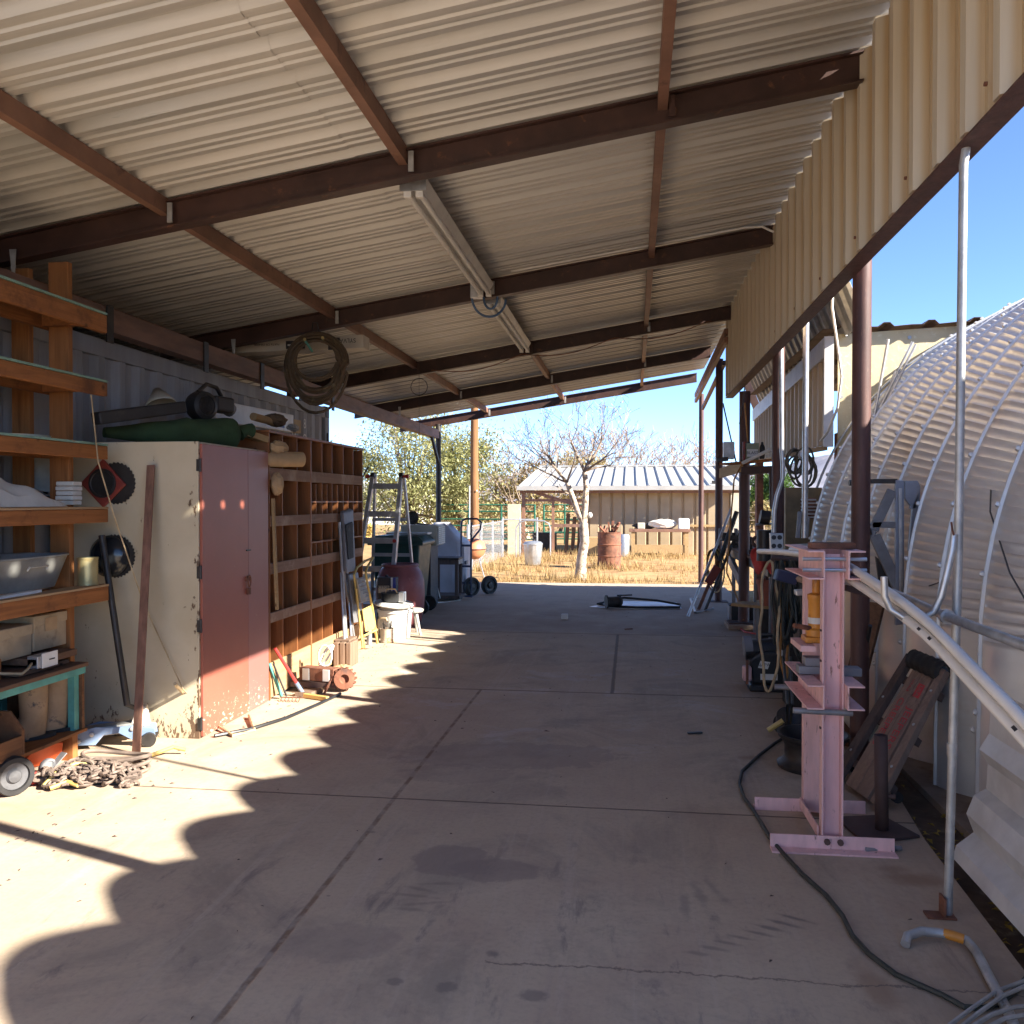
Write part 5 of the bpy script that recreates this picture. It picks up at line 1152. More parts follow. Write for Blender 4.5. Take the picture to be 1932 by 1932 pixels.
for s_, x in ((-1, .870), (1, .970)):
    cross(x, s_, 1.245, 1.375).build('top_channel', M['pink'], pk, bev=.001)
    cross(x, s_, .655, .765).build('bed_channel', M['pink'], pk, bev=.001)
for z in (1.285, 1.335): MB().tube([(.78, 4.095, z), (1.06, 4.095, z)], .009, 8).build('through_bolt', M['galv'], pk, True)
MB().tube([(.74, 4.09, .64), (1.0, 4.09, .635)], .014, 10).build('bed_pin', M['mid_metal'], pk, True)
MB().tube([(.74, 4.6, .64), (1.0, 4.6, .635)], .014, 10).build('bed_pin', M['mid_metal'], pk, True)
for y, s_ in ((4.10, -1), (4.595, 1)):
    m = MB().obox((.915, y, .033), (.275, .005, 0), (0, .004, 0), (0, 0, .033)); m.obox((.915, y + s_ * .035, .004), (.275, .005, 0), (0, .03, 0), (0, 0, .004))
    m.build('foot_angle', M['pink'], pk, bev=.001)
    for dx in (-.028, .03): MB().lathe([(.014, 0), (.014, .012), (.01, .013)], (.92 + dx, y - .008 if s_ < 0 else y - .01, .042), 8, (0, -1, 0)).build('foot_bolt', M['rust_dark'], pk)
MB().bar((.862, 4.14, .07), (.862, 4.56, .06), .006, .05).build('side_strap', M['pink'], pk)
for z in (.55, .86, 1.0):
    MB().box(.8655, .871, 4.12, 4.14, z, z + .008).build('hole', M['rust_dark'], pk)
for (x, z, w) in ((.80, .79, .16), (.83, .83, .13), (.99, .785, .1)):
    o = MB().box(x, x + w, 4.28, 4.36, z - .02, z + .018).build('steel_block', M['chair_grey'], bev=.003)
    tag(o, {.80: 'lower grey steel block on the pink press bed', .83: 'upper grey steel block on the left of the pink press bed', .99: 'grey steel block on the right side of the press bed'}[x], 'steel block')
o = MB().obox((.93, 4.2, 1.392), (.10, .0, 0), (0, .045, 0), (0, 0, .014)).build('top_bar', M['rust'], bev=.004); tag(o, 'flat rusty steel bar lying on top of the pink press', 'steel bar')
bj = thing('bottle_jack', 'orange hydraulic bottle jack mounted inside the pink press', 'bottle jack', (.89, 4.36, .9))
MB().lathe([(.05, 0), (.05, .03), (.038, .04), (.038, .17), (.042, .18), (.042, .2), (.02, .21), (.02, .3)], (.895, 4.36, .945), 20).build('cylinder', M['jack_orange'], bj, True)
MB().box(.835, .955, 4.3, 4.42, .915, .944).build('base', M['jack_orange'], bj, bev=.006); MB().lathe([(.0385, .06), (.0385, .09)], (.895, 4.36, .945), 20, cap0=False, cap1=False).build('label', M['label_white'], bj)
MB().tube([(.9, 4.36, .975), (.78, 4.3, 1.0)], .012, 8).build('pump_lever', M['rust'], bj)
MB().box(.80, .87, 4.24, 4.5, .885, .912).build('shelf_plate', M['pink'], bj)
hm = thing('hammer', 'long handled hammer with dark blue head hung beside the pink press', 'hammer', (.8, 4.6, 1.1))
h0, h1 = py(1490, 1094, 4.75), py(1543, 1106, 4.7)
MB().tube([py(1500, 1090, 4.75), py(1550, 1106, 4.7)], .016, 8).build('handle', M['creeper_wood'], hm, True)
MB().bar(py(1463, 1083, 4.74), py(1502, 1094, 4.76), .05, .06).build('head', M['navy'], hm, bev=.006)
o = MB().bar(py(1500, 1118, 4.8), py(1533, 1116, 4.8), .07, .028).build('clamp_bar', M['galv'], bev=.004); tag(o, 'short flat silver clamp below the blue hammer', 'clamp')
o = MB().bar(py(1593, 1108, 4.5), py(1665, 1130, 4.6), .028, .028).build('dark_rod', M['rust_dark']); tag(o, 'dark steel rod sticking out right of the pink press', 'rod')
# base plate with a stub pipe
ub = thing('pipe_stand', 'rusty square floor plate with a short upright brown pipe', 'pipe stand', (1.2, 4.36, 0))
MB().prism([(1.02, 4.5, .003), (1.26, 4.56, .003), (1.36, 4.30, .003), (1.08, 4.18, .003)], (0, 0, .012)).build('plate', M['rust_dark'], ub)
MB().tube([(1.205, 4.36, .015), (1.198, 4.36, .47)], .029, 18, cap=False).build('pipe', M['rust_dark'], ub, True, solid=.004)
MB().tube([(1.23, 4.345, .18), (1.26, 4.34, .18)], .012, 8).build('set_screw', M['rust_dark'], ub)
o = MB().tube([pz(1632, 1603, .012), pz(1700, 1600, .012)], .012, 8).build('short_rod', M['mid_metal'], smooth=True); tag(o, 'short grey rod lying at the edge of the rusty plate', 'rod')
# mechanic creeper
cr = thing('mechanic_creeper', 'grey wooden mechanic creeper with red lettering leaning by the hut', 'creeper', (1.4, 4.95, 0))
bl_, br_ = V((1.17, 5.13, .02)), V((1.275, 4.62, .02)); tl_, tr_ = py(1722, 1232, 5.42), py(1797, 1264, 5.02)
wv = (br_ - bl_); 
def cpt(u, v, d=0):
    p = bl_.lerp(br_, u).lerp(tl_.lerp(tr_, u), v); return p + cnrm * d
cnrm = (br_ - bl_).cross(tl_ - bl_).normalized()
if cnrm.y > 0: cnrm = -cnrm
def plank(u0, u1, v0, v1, d0, d1):
    q = [cpt(u0, v0, d0), cpt(u1, v0, d0), cpt(u1, v1, d0), cpt(u0, v1, d0)]; return MB().prism(q, cnrm * (d1 - d0))
for u0, u1, mt in ((0, .16, 'creeper_dark'), (.86, 1, 'creeper_wood')): plank(u0, u1, 0, .97, 0, .035).build('side_rail', M[mt], cr, bev=.003)
for u0, u1 in ((.27, .51), (.52, .76)): plank(u0, u1, 0, .9, .0, .018).build('slat', M['creeper_wood'], cr, bev=.003)
for v in (.12, .45, .78): plank(.02, .98, v, v + .05, -.035, -.001).build('cross_slat', M['creeper_dark'], cr)
a_, b_ = cpt(.14, .955, .02), cpt(.93, .955, .02)
def pad(u, v):
    p = a_.lerp(b_, u); t = (tl_ - bl_).normalized(); an = 2 * math.pi * v; r = .048 * (1 + .04 * math.sin(34 * u + 2 * math.sin(an)) * (math.sin(an) > 0)) * (1 if 0 < u < 1 else .6)
    return p + t * (r * 1.25 * math.cos(an)) + cnrm * (r * math.sin(an))
MB().sheet(pad, 30, 16).build('head_pad', M['rubber'], cr, True)
for u, v in ((.08, .2), (.08, .62), (.93, .25), (.93, .55), (.93, .8)): MB().lathe([(.009, 0), (.007, .004), (0, .005)], cpt(u, v, .036), 8, cnrm).build('screw', M['galv'], cr)
upv = (tl_ - bl_).normalized(); wvn = wv.normalized()
# lettering reads from the head end: baseline runs down the slats
text('JEEPERS', .062, cpt(.64, .49, .0195), -upv, wvn * -1, M['label_red'], cr, shear=.15) if False else text('JEEPERS', .082, cpt(.64, .49, .0195), -upv, wvn, M['label_red'], cr, shear=.15)
text('CREEPERS', .074, cpt(.39, .50, .0195), -upv, wvn, M['label_red'], cr, shear=.15)
text('VITALS', .028, cpt(.42, .78, .0195), -upv, wvn, M['label_red'], cr)
pl = plank(.57, .71, .72, .82, .0185, .0195); pl.build('red_label', M['label_red'], cr)
text('USA', .04, cpt(.64, .77, .0202), -upv, wvn, M['creeper_wood'], cr, shear=.2)
for u in (.05, .95): MB().lathe([(.03, -.012), (.03, .012)], cpt(u, .12, -.06), 14, wvn).build('caster', M['rubber'], cr, True)
# tractor rim
rm = thing('wheel_rim', 'black steel wheel rim lying flat on the floor behind the pink press', 'wheel rim', (1.1, 5.35, 0))
MB().lathe([(.205, 0), (.21, .02), (.19, .03), (.165, .06), (.165, .13), (.19, .175), (.205, .185), (.21, .205), (.195, .205), (.17, .17), (.15, .12), (.15, .06), (.17, .02)], (1.09, 5.38, 0), 40, cap0=False, cap1=False).build('rim', M['dark_metal'], rm, True)
MB().lathe([(.16, .09), (.1, .1), (.06, .075), (.03, .075)], (1.09, 5.38, 0), 32, cap0=False, cap1=False).build('disc', M['dark_metal'], rm, True)
dr = thing('brake_drum', 'small dark iron drum on the floor behind the wheel rim', 'drum', (1.1, 6.05, 0))
MB().lathe([(.1, 0), (.1, .02), (.085, .03), (.085, .1), (.05, .11), (.0, .11)], (1.07, 6.1, .06), 24, (0, -.6, .8)).build('shell', M['dark_metal'], dr, True); MB().tube([(.92, 6.0, .05), (1.02, 6.0, .12)], .018, 6).build('handle', M['yellow_paint'], dr)
# stacked drums / funnel tubes leaning on the hut
o = MB().tube([V((1.36, 6.5, .35)), V((1.50, 5.75, .13))], .075, 20, cap=False).build('stove_pipe', M['ac_beige'], smooth=True, solid=.004); tag(o, 'beige stove pipe lying beside the brown post by the hut', 'stove pipe')
o = MB().bar(V((1.36, 5.9, 0)), V((1.66, 6.2, .9)), .14, .03).build('leaning_plank', M['bench_wood']); tag(o, 'dark plank leaning on the hut behind the brown post', 'plank')
o = MB().bar(V((1.32, 6.4, 0)), V((1.55, 6.9, 1.05)), .09, .012).build('leaning_bar', M['rust_dark']); tag(o, 'dark flat bar leaning left of the brown post', 'bar')
o = MB().tube([pz(1604, 1400), px(1642, 1180, 1.42)], .012, 6).build('leaning_rod', M['black']); tag(o, 'thin black rod leaning right behind the pink press', 'rod')
# conduit post and its fittings
cd = thing('conduit_post', 'tall thin galvanised conduit post at lower right with rusty foot bracket', 'conduit', (1.214, 3.51, 0))
tp_ = px(1818, 282, 1.275)
MB().tube([(1.214, 3.51, .0), (1.24, 3.5, 1.4), (tp_.x, tp_.y, 2.9), (tp_.x + .01, tp_.y, 2.97)], .0165, 14).build('tube', M['galv_dull'], cd, True)
MB().lathe([(.019, 0), (.019, .05)], (1.2245, 3.505, .62), 14).build('coupling', M['galv_dull'], cd, True)
m = MB().box(1.13, 1.235, 3.47, 3.53, .001, .008); m.box(1.188, 1.196, 3.47, 3.53, .009, .08); m.build('foot_bracket', M['rust'], cd)
jh = thing('hook_conduit', 'bent galvanised hook tied to the conduit post holding the white pipes', 'hook', (1.2, 3.5, 1.2))
MB().tube([py(1668, 1088, 3.52), py(1669, 1125, 3.52), py(1680, 1150, 3.52), py(1705, 1165, 3.5), py(1738, 1168, 3.48), py(1762, 1154, 3.47), py(1776, 1125, 3.46), py(1786, 1085, 3.46), py(1797, 1035, 3.465), py(1800, 1008, 3.47)], .0135, 10).build('bent_tube', M['galv'], jh, True)
MB().tube([py(1800, 1010, 3.45), py(1797, 1000, 3.45), py(1795, 985, 3.46)], .004, 5).build('tie_wire', M['rust'], jh)
rp_ = thing('pipe_rail', 'grey galvanised rail clamped across the conduit post toward the right edge', 'rail', (1.2, 3.5, 1.15))
a_ = py(1685, 1118, 4.0); b_ = py(1786, 1163, 3.47); c_ = py(1960, 1228, 2.75)
MB().tube([a_, b_, c_], .0175, 12).build('tube', M['galv_dull'], rp_, True); MB().lathe([(.028, -.012), (.028, .012)], b_ + V((0, 0, 0)), 12, (c_ - a_)).build('clamp', M['galv'], rp_, True)
# white pvc pipes sagging over the press and the hook
pvg = 'white plastic pipes draped over the press'
for k, (dz, dy, far, lab) in enumerate(((0, 0, 0, 'lowest white plastic pipe of the sagging bundle with black print'), (.032, .02, -.45, 'middle white plastic pipe of the sagging bundle'), (.062, -.01, -.9, 'uppermost white plastic pipe of the sagging bundle'))):
    base = [(1432 + 55 * k, 1034, 6.5 + far * 1.0, 0), (1500 + 20 * k, 1038, 5.3, 0), (1548, 1050, 4.75, 0), (1600, 1085, 4.25, 0), (1650, 1118, 3.85, 0), (1705, 1158, 3.53, 0), (1760, 1205, 3.25, 0), (1840, 1290, 2.9, 0), (1935, 1392, 2.6, 0), (1990, 1460, 2.45, 0)]
    pts = []
    for (x, y, Y, _) in base:
        p = py(x, y + 6, Y); p.z += dz * (.35 if Y > 4.5 else 1); p.x += dy; pts.append(p)
    sm = []
    for i in range(len(pts) - 1):
        p0, p1, p2, p3 = pts[max(0, i - 1)], pts[i], pts[i + 1], pts[min(len(pts) - 1, i + 2)]
        for q in range(6):
            t = q / 6; sm.append(.5 * ((2 * p1) + (p2 - p0) * t + (2 * p0 - 5 * p1 + 4 * p2 - p3) * t * t + (3 * p1 - p0 - 3 * p2 + p3) * t ** 3))
    sm.append(pts[-1])
    t = thing('plastic_pipe', lab, 'pipe', sm[20], pvg)
    MB().tube(sm, .0185, 12).build('tube', M['pvc'], t, True)
    if k == 0:
        for i in (34, 36, 47, 49):
            a, b = sm[i], sm[i].lerp(sm[i + 1], .5); d = (b - a).normalized(); side = d.cross(V((0, 0, 1))).normalized()
            c0 = (V((0, 0, H)) - a).normalized(); c0 = (c0 - d * c0.dot(d)).normalized()
            MB().obox(a + c0 * .0188, d * .011, d.cross(c0) * .0055, c0 * .0006).build('print_mark', M['label_black'], t)
pts = [py(1592, 1062, 4.6), py(1650, 1098, 4.2), py(1705, 1140, 3.9), py(1765, 1190, 3.65), py(1815, 1245, 3.45), py(1850, 1290, 3.3)]
o = MB().tube(pts, .02, 12).build('grey_pipe', M['mid_metal'], smooth=True); tag(o, 'grey plastic pipe lying behind the white pipe bundle', 'pipe')
# folded machine stand against the hut
ms = thing('folded_stand', 'folded blue grey steel machine stand with cut out legs against the hut', 'machine stand', (1.65, 5.95, .8))
def q_(x, y, Y=5.92): return py(x, y, Y)
def plate(poly, Y, th=.02): return MB().prism([py(x, y, Y) for x, y in poly], (0, th, 0))
plate([(1690, 906), (1706, 907), (1706, 1178), (1690, 1180)], 5.9, .03).build('leg', M['blue_grey'], ms, bev=.003)
plate([(1708, 907), (1732, 907), (1737, 918), (1728, 960), (1716, 960), (1718, 955), (1708, 940)], 5.9, .03).build('gusset', M['blue_grey'], ms, bev=.003)
plate([(1722, 955), (1737, 918), (1733, 990), (1720, 1040), (1714, 1040)], 5.9, .03).build('leg', M['blue_grey'], ms, bev=.003)
plate([(1720, 1040), (1736, 1040), (1733, 1178), (1716, 1178)], 5.88, .03).build('leg', M['blue_grey'], ms, bev=.003)
plate([(1696, 921), (1702, 921), (1704, 1160), (1698, 1160)], 5.885, .012).build('strut', M['galv'], ms, bev=.002)
MB().bar(q_(1640, 908), q_(1692, 908), .03, .03).build('top_bar', M['dark_metal'], ms)
MB().bar(q_(1608, 911), q_(1640, 909), .014, .014).build('crank', M['black'], ms); MB().lathe([(.02, -.02), (.02, .02)], q_(1608, 911), 10, (1, 0, 0)).build('knob', M['black'], ms)
for a, b, w in (((1683, 925), (1648, 1000), .06), ((1648, 1000), (1640, 1010), .05), ((1650, 1010), (1695, 1110), .07), ((1645, 990), (1690, 990), .04), ((1622, 935), (1640, 1010), .04)):
    MB().bar(q_(*a), q_(*b), .03, w).build('brace', M['mid_metal'], ms, bev=.003)
plate([(1652, 1050), (1680, 1070), (1700, 1115), (1660, 1110)], 5.95, .02).build('pedal_plate', M['dark_metal'], ms)
for z in (1080, 1120): MB().lathe([(.012, 0), (.012, .01)], q_(1727, z, 5.87), 8, (0, -1, 0)).build('bolt', M['galv'], ms)
wp = thing('timber_stub', 'short weathered timber post with white stickers beside the folded stand', 'timber', (1.7, 5.8, .6))
MB().bar(py(1743, 1182, 5.86), py(1746, 1088, 5.86), .1, .1).build('post', M['stump'], wp, bev=.004)
for a, b in ((1095, 1112), (1150, 1165)): plate([(1735, a), (1748, a), (1748, b), (1735, b)], 5.80, .004).build('sticker', M['label_white'], wp)
o = MB().tube([py(1678, 1133, 5.85), py(1720, 1117, 5.84), py(1780, 1096, 5.4), py(1828, 1074, 5.0)], .004, 5).build('black_wire', M['black']); tag(o, 'thin black wire running from the folded stand to the hut', 'wire')
for k, (a, b) in enumerate((((1648, 795), (1676, 640)), ((1640, 830), (1690, 700)), ((1660, 770), (1722, 645)), ((1665, 775), (1728, 650)))):
    o = MB().tube([py(*a, 8.6 - .1 * k), py(*b, 8.6 - .1 * k)], .014, 8).build('conduit_length', M['galv'], smooth=True)
    tag(o, ('leftmost thin conduit length leaning on the hut shoulder', 'dark lower conduit length leaning on the hut shoulder', 'bright conduit length in the right hand pair on the hut', 'outermost bright conduit length in the right hand pair on the hut')[k], 'conduit')
o = MB().tube([py(1588, 1018, 8.3), py(1638, 900, 7.6)], .014, 8).build('prop_rod', M['galv'], smooth=True); tag(o, 'silver prop rod leaning beside the brown post in front of the hut', 'rod')
# louvred machine cabinet with cords above it
mc = thing('louvred_cabinet', 'grimy yellowish sheet metal cabinet with bright louvres near the hut end', 'machine cabinet', (1.7, 9.1, 0))
MB().box(1.545, 1.90, 9.0, 9.4, .6, 1.735).build('case', M['machine'], mc, bev=.006); MB().box(1.56, 1.885, 9.02, 9.38, -.04, .599).build('base', M['dark_metal'], mc)
for k in range(6): MB().prism([(1.69, 8.997, 1.44 + .035 * k), (1.84, 8.997, 1.44 + .035 * k), (1.84, 8.975, 1.43 + .035 * k), (1.69, 8.975, 1.43 + .035 * k)], (0, 0, .006)).build('louvre', M['lean_white'], mc)
MB().box(1.69, 1.84, 8.9965, 8.999, 1.42, 1.63).build('louvre_recess', M['rust'], mc)
random.seed(4); m = MB()
for k in range(9):
    c = py(1508 + random.uniform(-14, 14), 880 + random.uniform(-12, 14), 8.95); r = random.uniform(.07, .14)
    m.tube([(c.x + r * math.cos(q) * .8, c.y + .03 * math.sin(q * 2 + k), c.z + r * 1.25 * math.sin(q)) for q in [j * math.pi / 9 for j in range(18)]], .011, 5, closed=True)
o = m.build('cord_coil', mk('dusty_dark_cord', (.12, .1, .07), .7, 0, .3, 20)); tag(o, 'tangled dark cord coil hanging above the louvred cabinet', 'cord coil')
o = MB().lathe([(.045, 0), (.045, .03), (.03, .04), (.0, .04)], py(1514, 858, 8.8), 14, (0, -1, 0)).build('gauge', M['galv']); tag(o, 'round silver gauge among the hanging cords', 'gauge')
# conduit and outlet on the post
c2 = thing('post_conduit', 'grey conduit running down the brown post to a four way outlet box', 'conduit', (1.42, 8.45, 1.2))
MB().tube([py(1473, 600, 8.4), py(1475, 850, 8.4), py(1477, 880, 8.4), py(1476, 905, 8.4), py(1466, 935, 8.4), py(1461, 965, 8.4), py(1460, 1005, 8.4)], .022, 10).build('tube', M['galv'], c2, True)
MB().prism([py(1453, 1006, 8.36), py(1478, 1006, 8.36), py(1479, 1040, 8.36), py(1454, 1041, 8.36)], (0, .06, 0)).build('outlet_box', M['galv'], c2, bev=.006)
for x, y in ((1460, 1014), (1471, 1014), (1460, 1030), (1471, 1030)): MB().lathe([(.022, 0), (.022, .004)], py(x, y, 8.36), 12, (0, -1, 0)).build('receptacle', M['label_black'], c2)
bm = thing('bar_clamp', 'tall silver pipe clamp standing on the bench before the louvred cabinet', 'clamp', (1.55, 8.0, 1.2))
MB().tube([py(1518, 1015, 8.0), py(1519, 900, 8.0), py(1521, 590, 8.0)], .027, 12).build('pipe', M['galv'], bm, True)
m = MB().bar(py(1505, 1015, 8.0), py(1509, 965, 8.0), .02, .035); m.bar(py(1522, 1012, 8.0), py(1524, 975, 8.0), .02, .03); m.build('jaw', M['mid_metal'], bm, bev=.004)
MB().obox(py(1519, 1028, 7.95), (.11, 0, .006), (0, .07, 0), (0, 0, .008)).build('base_plate', M['galv'], bm)
# upper shelf between posts with cans
us = thing('post_shelf', 'small dark shelf bracketed high between two brown posts', 'shelf', (1.5, 10.9, 2.0))
MB().bar(py(1366, 876, 10.95) + V((0, 0, 0)), py(1462, 868, 10.6), .25, .02).build('board', M['wood_orange_y'], us, bev=.003)
MB().bar(py(1400, 888, 10.8), py(1458, 886, 10.55), .04, .09).build('support', M['steel_brown'], us)
MB().bar(py(1359, 893, 12.2), py(1400, 880, 11.1), .03, .13).build('brace', M['lumber'], us); MB().bar(py(1405, 889, 11.3), py(1430, 885, 11.3), .03, .13).build('brace', M['lumber'], us)
MB().bar(py(1455, 890, 10.5), py(1457, 960, 10.5), .035, .05).build('drop_strap', M['steel_brown'], us)
o = MB().tube([py(1400, 874, 10.4), py(1453, 848, 10.3), py(1457, 855, 10.3)], .02, 8).build('white_tube', M['cord_white'], smooth=True); tag(o, 'off white tube slanting across the front of the high post shelf', 'tube')
cn = thing('square_can', 'square yellow and green solvent tin on the high post shelf', 'can', (1.5, 10.9, 2.1))
a_ = py(1407, 868, 10.85); b_ = py(1431, 836, 10.85)
MB().box(a_.x, b_.x, 10.82, 10.95, a_.z, b_.z).build('tin', mk('olive_tin', (.25, .26, .16), .45, .2, .2, 12), cn, bev=.004); MB().box(a_.x + .01, b_.x - .01, 10.815, 10.819, a_.z + .04, a_.z + .13).build('label', M['label_white'], cn)
text('BLAST', .05, ((a_.x + b_.x) / 2, 10.8135, a_.z + .085), (1, 0, 0), (0, 0, 1), M['label_black'], cn); MB().lathe([(.02, 0), (.02, .02)], (a_.x + .04, 10.88, b_.z), 10).build('cap', M['black'], cn)
o = MB().box(a_.x - .035, a_.x - .004, 10.83, 10.9, a_.z, b_.z + .02).build('spray_can', M['red_dark'], bev=.008); tag(o, 'slim dark red spray can left of the square tin', 'spray can')
q = py(1438, 866, 10.8); o = MB().lathe([(.032, 0), (.033, .14), (.02, .17), (.014, .18), (.014, .205), (.0, .205)], q, 16).build('bottle', M['black'], smooth=True); tag(o, 'black bottle standing on the high post shelf', 'bottle')
q = py(1374, 866, 11.0); o = MB().box(q.x - .06, q.x + .07, 10.95, 11.07, q.z, q.z + .21).build('metal_box', M['galv_dull'], bev=.004); tag(o, 'plain grey metal box on the left of the high post shelf', 'box')
o = MB().bar(py(1352, 868, 10.9), py(1374, 866, 10.9), .05, .05).build('switch_clamp', M['dark_metal'], bev=.006); tag(o, 'small dark clamp at the left tip of the high post shelf', 'clamp')
# main bench beyond with vice and clutter
bt = thing('work_bench', 'long steel topped workbench between the brown posts with clutter', 'workbench', (1.6, 11, 0))
MB().box(1.45, 2.02, 9.6, 13.4, .885, .925).build('top', M['bench_wood'], bt, bev=.004); MB().box(1.47, 2.0, 9.62, 13.38, .78, .884).build('apron', M['dark_metal'], bt)
for x, y in ((1.50, 9.7), (1.5, 13.2), (1.95, 9.7), (1.95, 13.2)): MB().box(x, x + .05, y, y + .05, -.05, .78).build('leg', M['mid_metal'], bt)
MB().bar((1.47, 13.3, .75), (1.47, 11.5, .45), .05, .14).build('trough', M['mid_metal'], bt)
MB().box(1.5, 2.0, 9.65, 10.6, .12, .14).build('lower_shelf', M['lumber'], bt)
vc = thing('bench_vise', 'dark bench vise and bolted tool at the far end of the workbench', 'vise', (1.55, 12.9, .93))
MB().lathe([(.09, 0), (.09, .03), (.05, .05), (.05, .1)], (1.52, 12.9, .927), 16).build('swivel_base', M['dark_metal'], vc, True); MB().bar((1.3, 12.85, 1.08), (1.72, 12.95, 1.08), .1, .12).build('body', M['dark_metal'], vc, bev=.015)
for x in (1.42, 1.5): MB().box(x, x + .035, 12.8, 13.0, 1.1, 1.2).build('jaw', M['mid_metal'], vc, bev=.004)
MB().tube([(1.28, 12.9, .95), (1.28, 12.9, 1.2)], .012, 6).build('handle', M['mid_metal'], vc)
for (x0, x1, y0, y1, z0, z1, mt, nm, lab, cat) in ((1.55, 1.95, 10.6, 11.1, .927, 1.03, 'bench_wood', 'wood_block', 'brown timber block lying across the workbench', 'wood block'), (1.5, 1.62, 11.9, 12.2, .927, 1.12, 'dark_metal', 'grinder', 'dark bench grinder behind the brown posts', 'grinder'), (1.47, 1.8, 9.85, 10.3, .927, .965, 'rust_dark', 'steel_scrap', 'flat rusty steel scrap at the near end of the workbench', 'scrap')):
    o = MB().box(x0, x1, y0, y1, z0, z1).build(nm, M[mt], bev=.01); tag(o, lab, cat)
ds = thing('hand_plane', 'rusty curved casting with a finger hole lying on the workbench', 'casting', (1.55, 9.9, .93))
m = MB().tube([py(1428, 1022, 9.9) + V((.045 * math.cos(q), 0, .05 * math.sin(q))) for q in [j * math.pi / 8 for j in range(16)]], .02, 8, closed=True); m.bar(py(1412, 1042, 9.9), py(1440, 1038, 9.9), .08, .05); m.build('casting', M['rust_dark'], ds, True)
pp = thing('pump_motor', 'dark electric motor with silver trim below the conduit outlet box', 'motor', (1.45, 8.7, 1.1))
MB().tube([py(1442, 1058, 8.8), py(1442, 1000, 8.8)], .075, 14).build('body', M['black'], pp, True); MB().tube([py(1434, 975, 8.8), py(1452, 978, 8.8)], .07, 12).build('head', M['dark_metal'], pp, True); MB().tube([py(1425, 990, 8.8), py(1458, 988, 8.8)], .012, 6).build('shaft', M['galv'], pp)
o = MB().sheet(lambda u, v: py(1420 + 45 * u + 8 * math.sin(5 * v) * (u - .5), 1036 + 42 * v - 6 * math.sin(math.pi * u) * (1 - v) + 6 * math.sin(9 * u) * v, 8.9 + .05 * math.sin(7 * u + 3 * v)), 16, 12).build('red_rag', M['cloth_red'], smooth=True, solid=.01); tag(o, 'bright red shop rag hanging from the workbench edge', 'rag')
# tangle of extension cords hanging under the bench end
cg = thing('cord_bundle', 'thick bundle of dark extension cords hanging under the white pipe ends', 'cord bundle', (1.2, 6.8, .6))
random.seed(9)
for k in range(20):
    c = 'cord' if k not in (2, 6) else ('cord_tan' if k == 2 else 'cord_orange'); m = MB(); x0 = 1463 + 2.9 * k + random.uniform(-3, 3); lp = random.uniform(1170, 1290); Yc = 6.6 + .05 * math.sin(k * 2.2); w = random.uniform(8, 22)
    if k == 2: lp, w, x0 = 1305, 34, 1452
    pts = []
    for j in range(28):
        a = math.pi * 2 * j / 28; yy = (1058 + lp) / 2 - (lp - 1058) / 2 * math.cos(a); pts.append(py(x0 + w * .5 * math.sin(a) + 2.5 * math.sin(yy * .06 + k), yy, Yc + .06 * math.sin(a + k)))
    m.tube(pts, .0105, 6, closed=True); m.build('cord', M[c], cg, True)
MB().tube([py(1455, 1052, 6.6), py(1515, 1058, 6.6)], .02, 8).build('hanger_rod', M['rust_dark'], cg)
o = MB().tube([py(1478, 1240, 6.5), pz(1486, 1330, .4), pz(1484, 1372, .05)] + [pz(x, y, .011) for x, y in ((1483, 1390), (1462, 1402), (1432, 1425), (1400, 1455), (1395, 1478), (1404, 1505), (1422, 1530), (1440, 1558), (1452, 1580), (1475, 1607), (1515, 1650), (1560, 1690), (1590, 1728), (1608, 1765), (1640, 1800), (1690, 1838), (1730, 1856), (1780, 1878), (1820, 1900), (1858, 1902), (1890, 1890), (1920, 1865), (1960, 1820))], .0095, 8).build('extension_cord', M['cord'], smooth=True)
tag(o, 'long black extension cord snaking over the concrete to the lower right', 'cord')
o = MB().tube([py(1492, 1240, 6.5), pz(1495, 1330, .4), pz(1490, 1375, .03)] + [pz(x, y, .01) for x, y in ((1476, 1392), (1470, 1398))], .009, 6).build('extension_cord', M['cord']); tag(o, 'second black cord hanging to the floor beside the long cord', 'cord')
# compressor
cm = thing('air_compressor', 'black portable compressor with white stickers on the floor under the cords', 'compressor', (1.2, 7.5, 0))
def cprof(z): return .2 if z < .05 else (.16 if z < .3 else .13)
MB().box(.99, 1.47, 7.42, 7.78, 0, .06).build('base', M['black'], cm, bev=.015)
MB().prism([(1.02, 7.45, .061), (1.44, 7.45, .061), (1.46, 7.45, .25), (1.40, 7.45, .34), (1.08, 7.45, .33), (.99, 7.45, .26)], (0, .3, 0)).build('shroud', M['black'], cm, bev=.02)
MB().tube([(.97, 7.6, .32), (1.42, 7.6, .36)], .085, 18).build('tank', M['black'], cm, True); MB().tube([(.962, 7.6, .35), (1.03, 7.6, .355)], .09, 18).build('end_cap', M['chair_grey'], cm, True)
MB().tube([(1.08, 7.55, .40), (1.1, 7.55, .46), (1.36, 7.55, .47), (1.4, 7.55, .41)], .018, 8).build('handle', M['black'], cm, True)
MB().box(.93, 1.0, 7.36, 7.46, .1, .22).build('filter_bowl', M['pink'], cm, bev=.015); MB().box(.95, .97, 7.345, 7.37, .08, .28).build('bracket', M['rust'], cm)
MB().prism([(1.06, 7.447, .20), (1.14, 7.447, .19), (1.16, 7.447, .25), (1.08, 7.447, .26)], (0, -.002, 0)).build('sticker', M['label_white'], cm); MB().box(1.08, 1.22, 7.444, 7.448, .10, .15).build('sticker', M['label_white'], cm)
text('NAPA', .04, (1.105, 7.4435, .225), (1, 0, .05), (0, 0, 1), M['label_black'], cm)
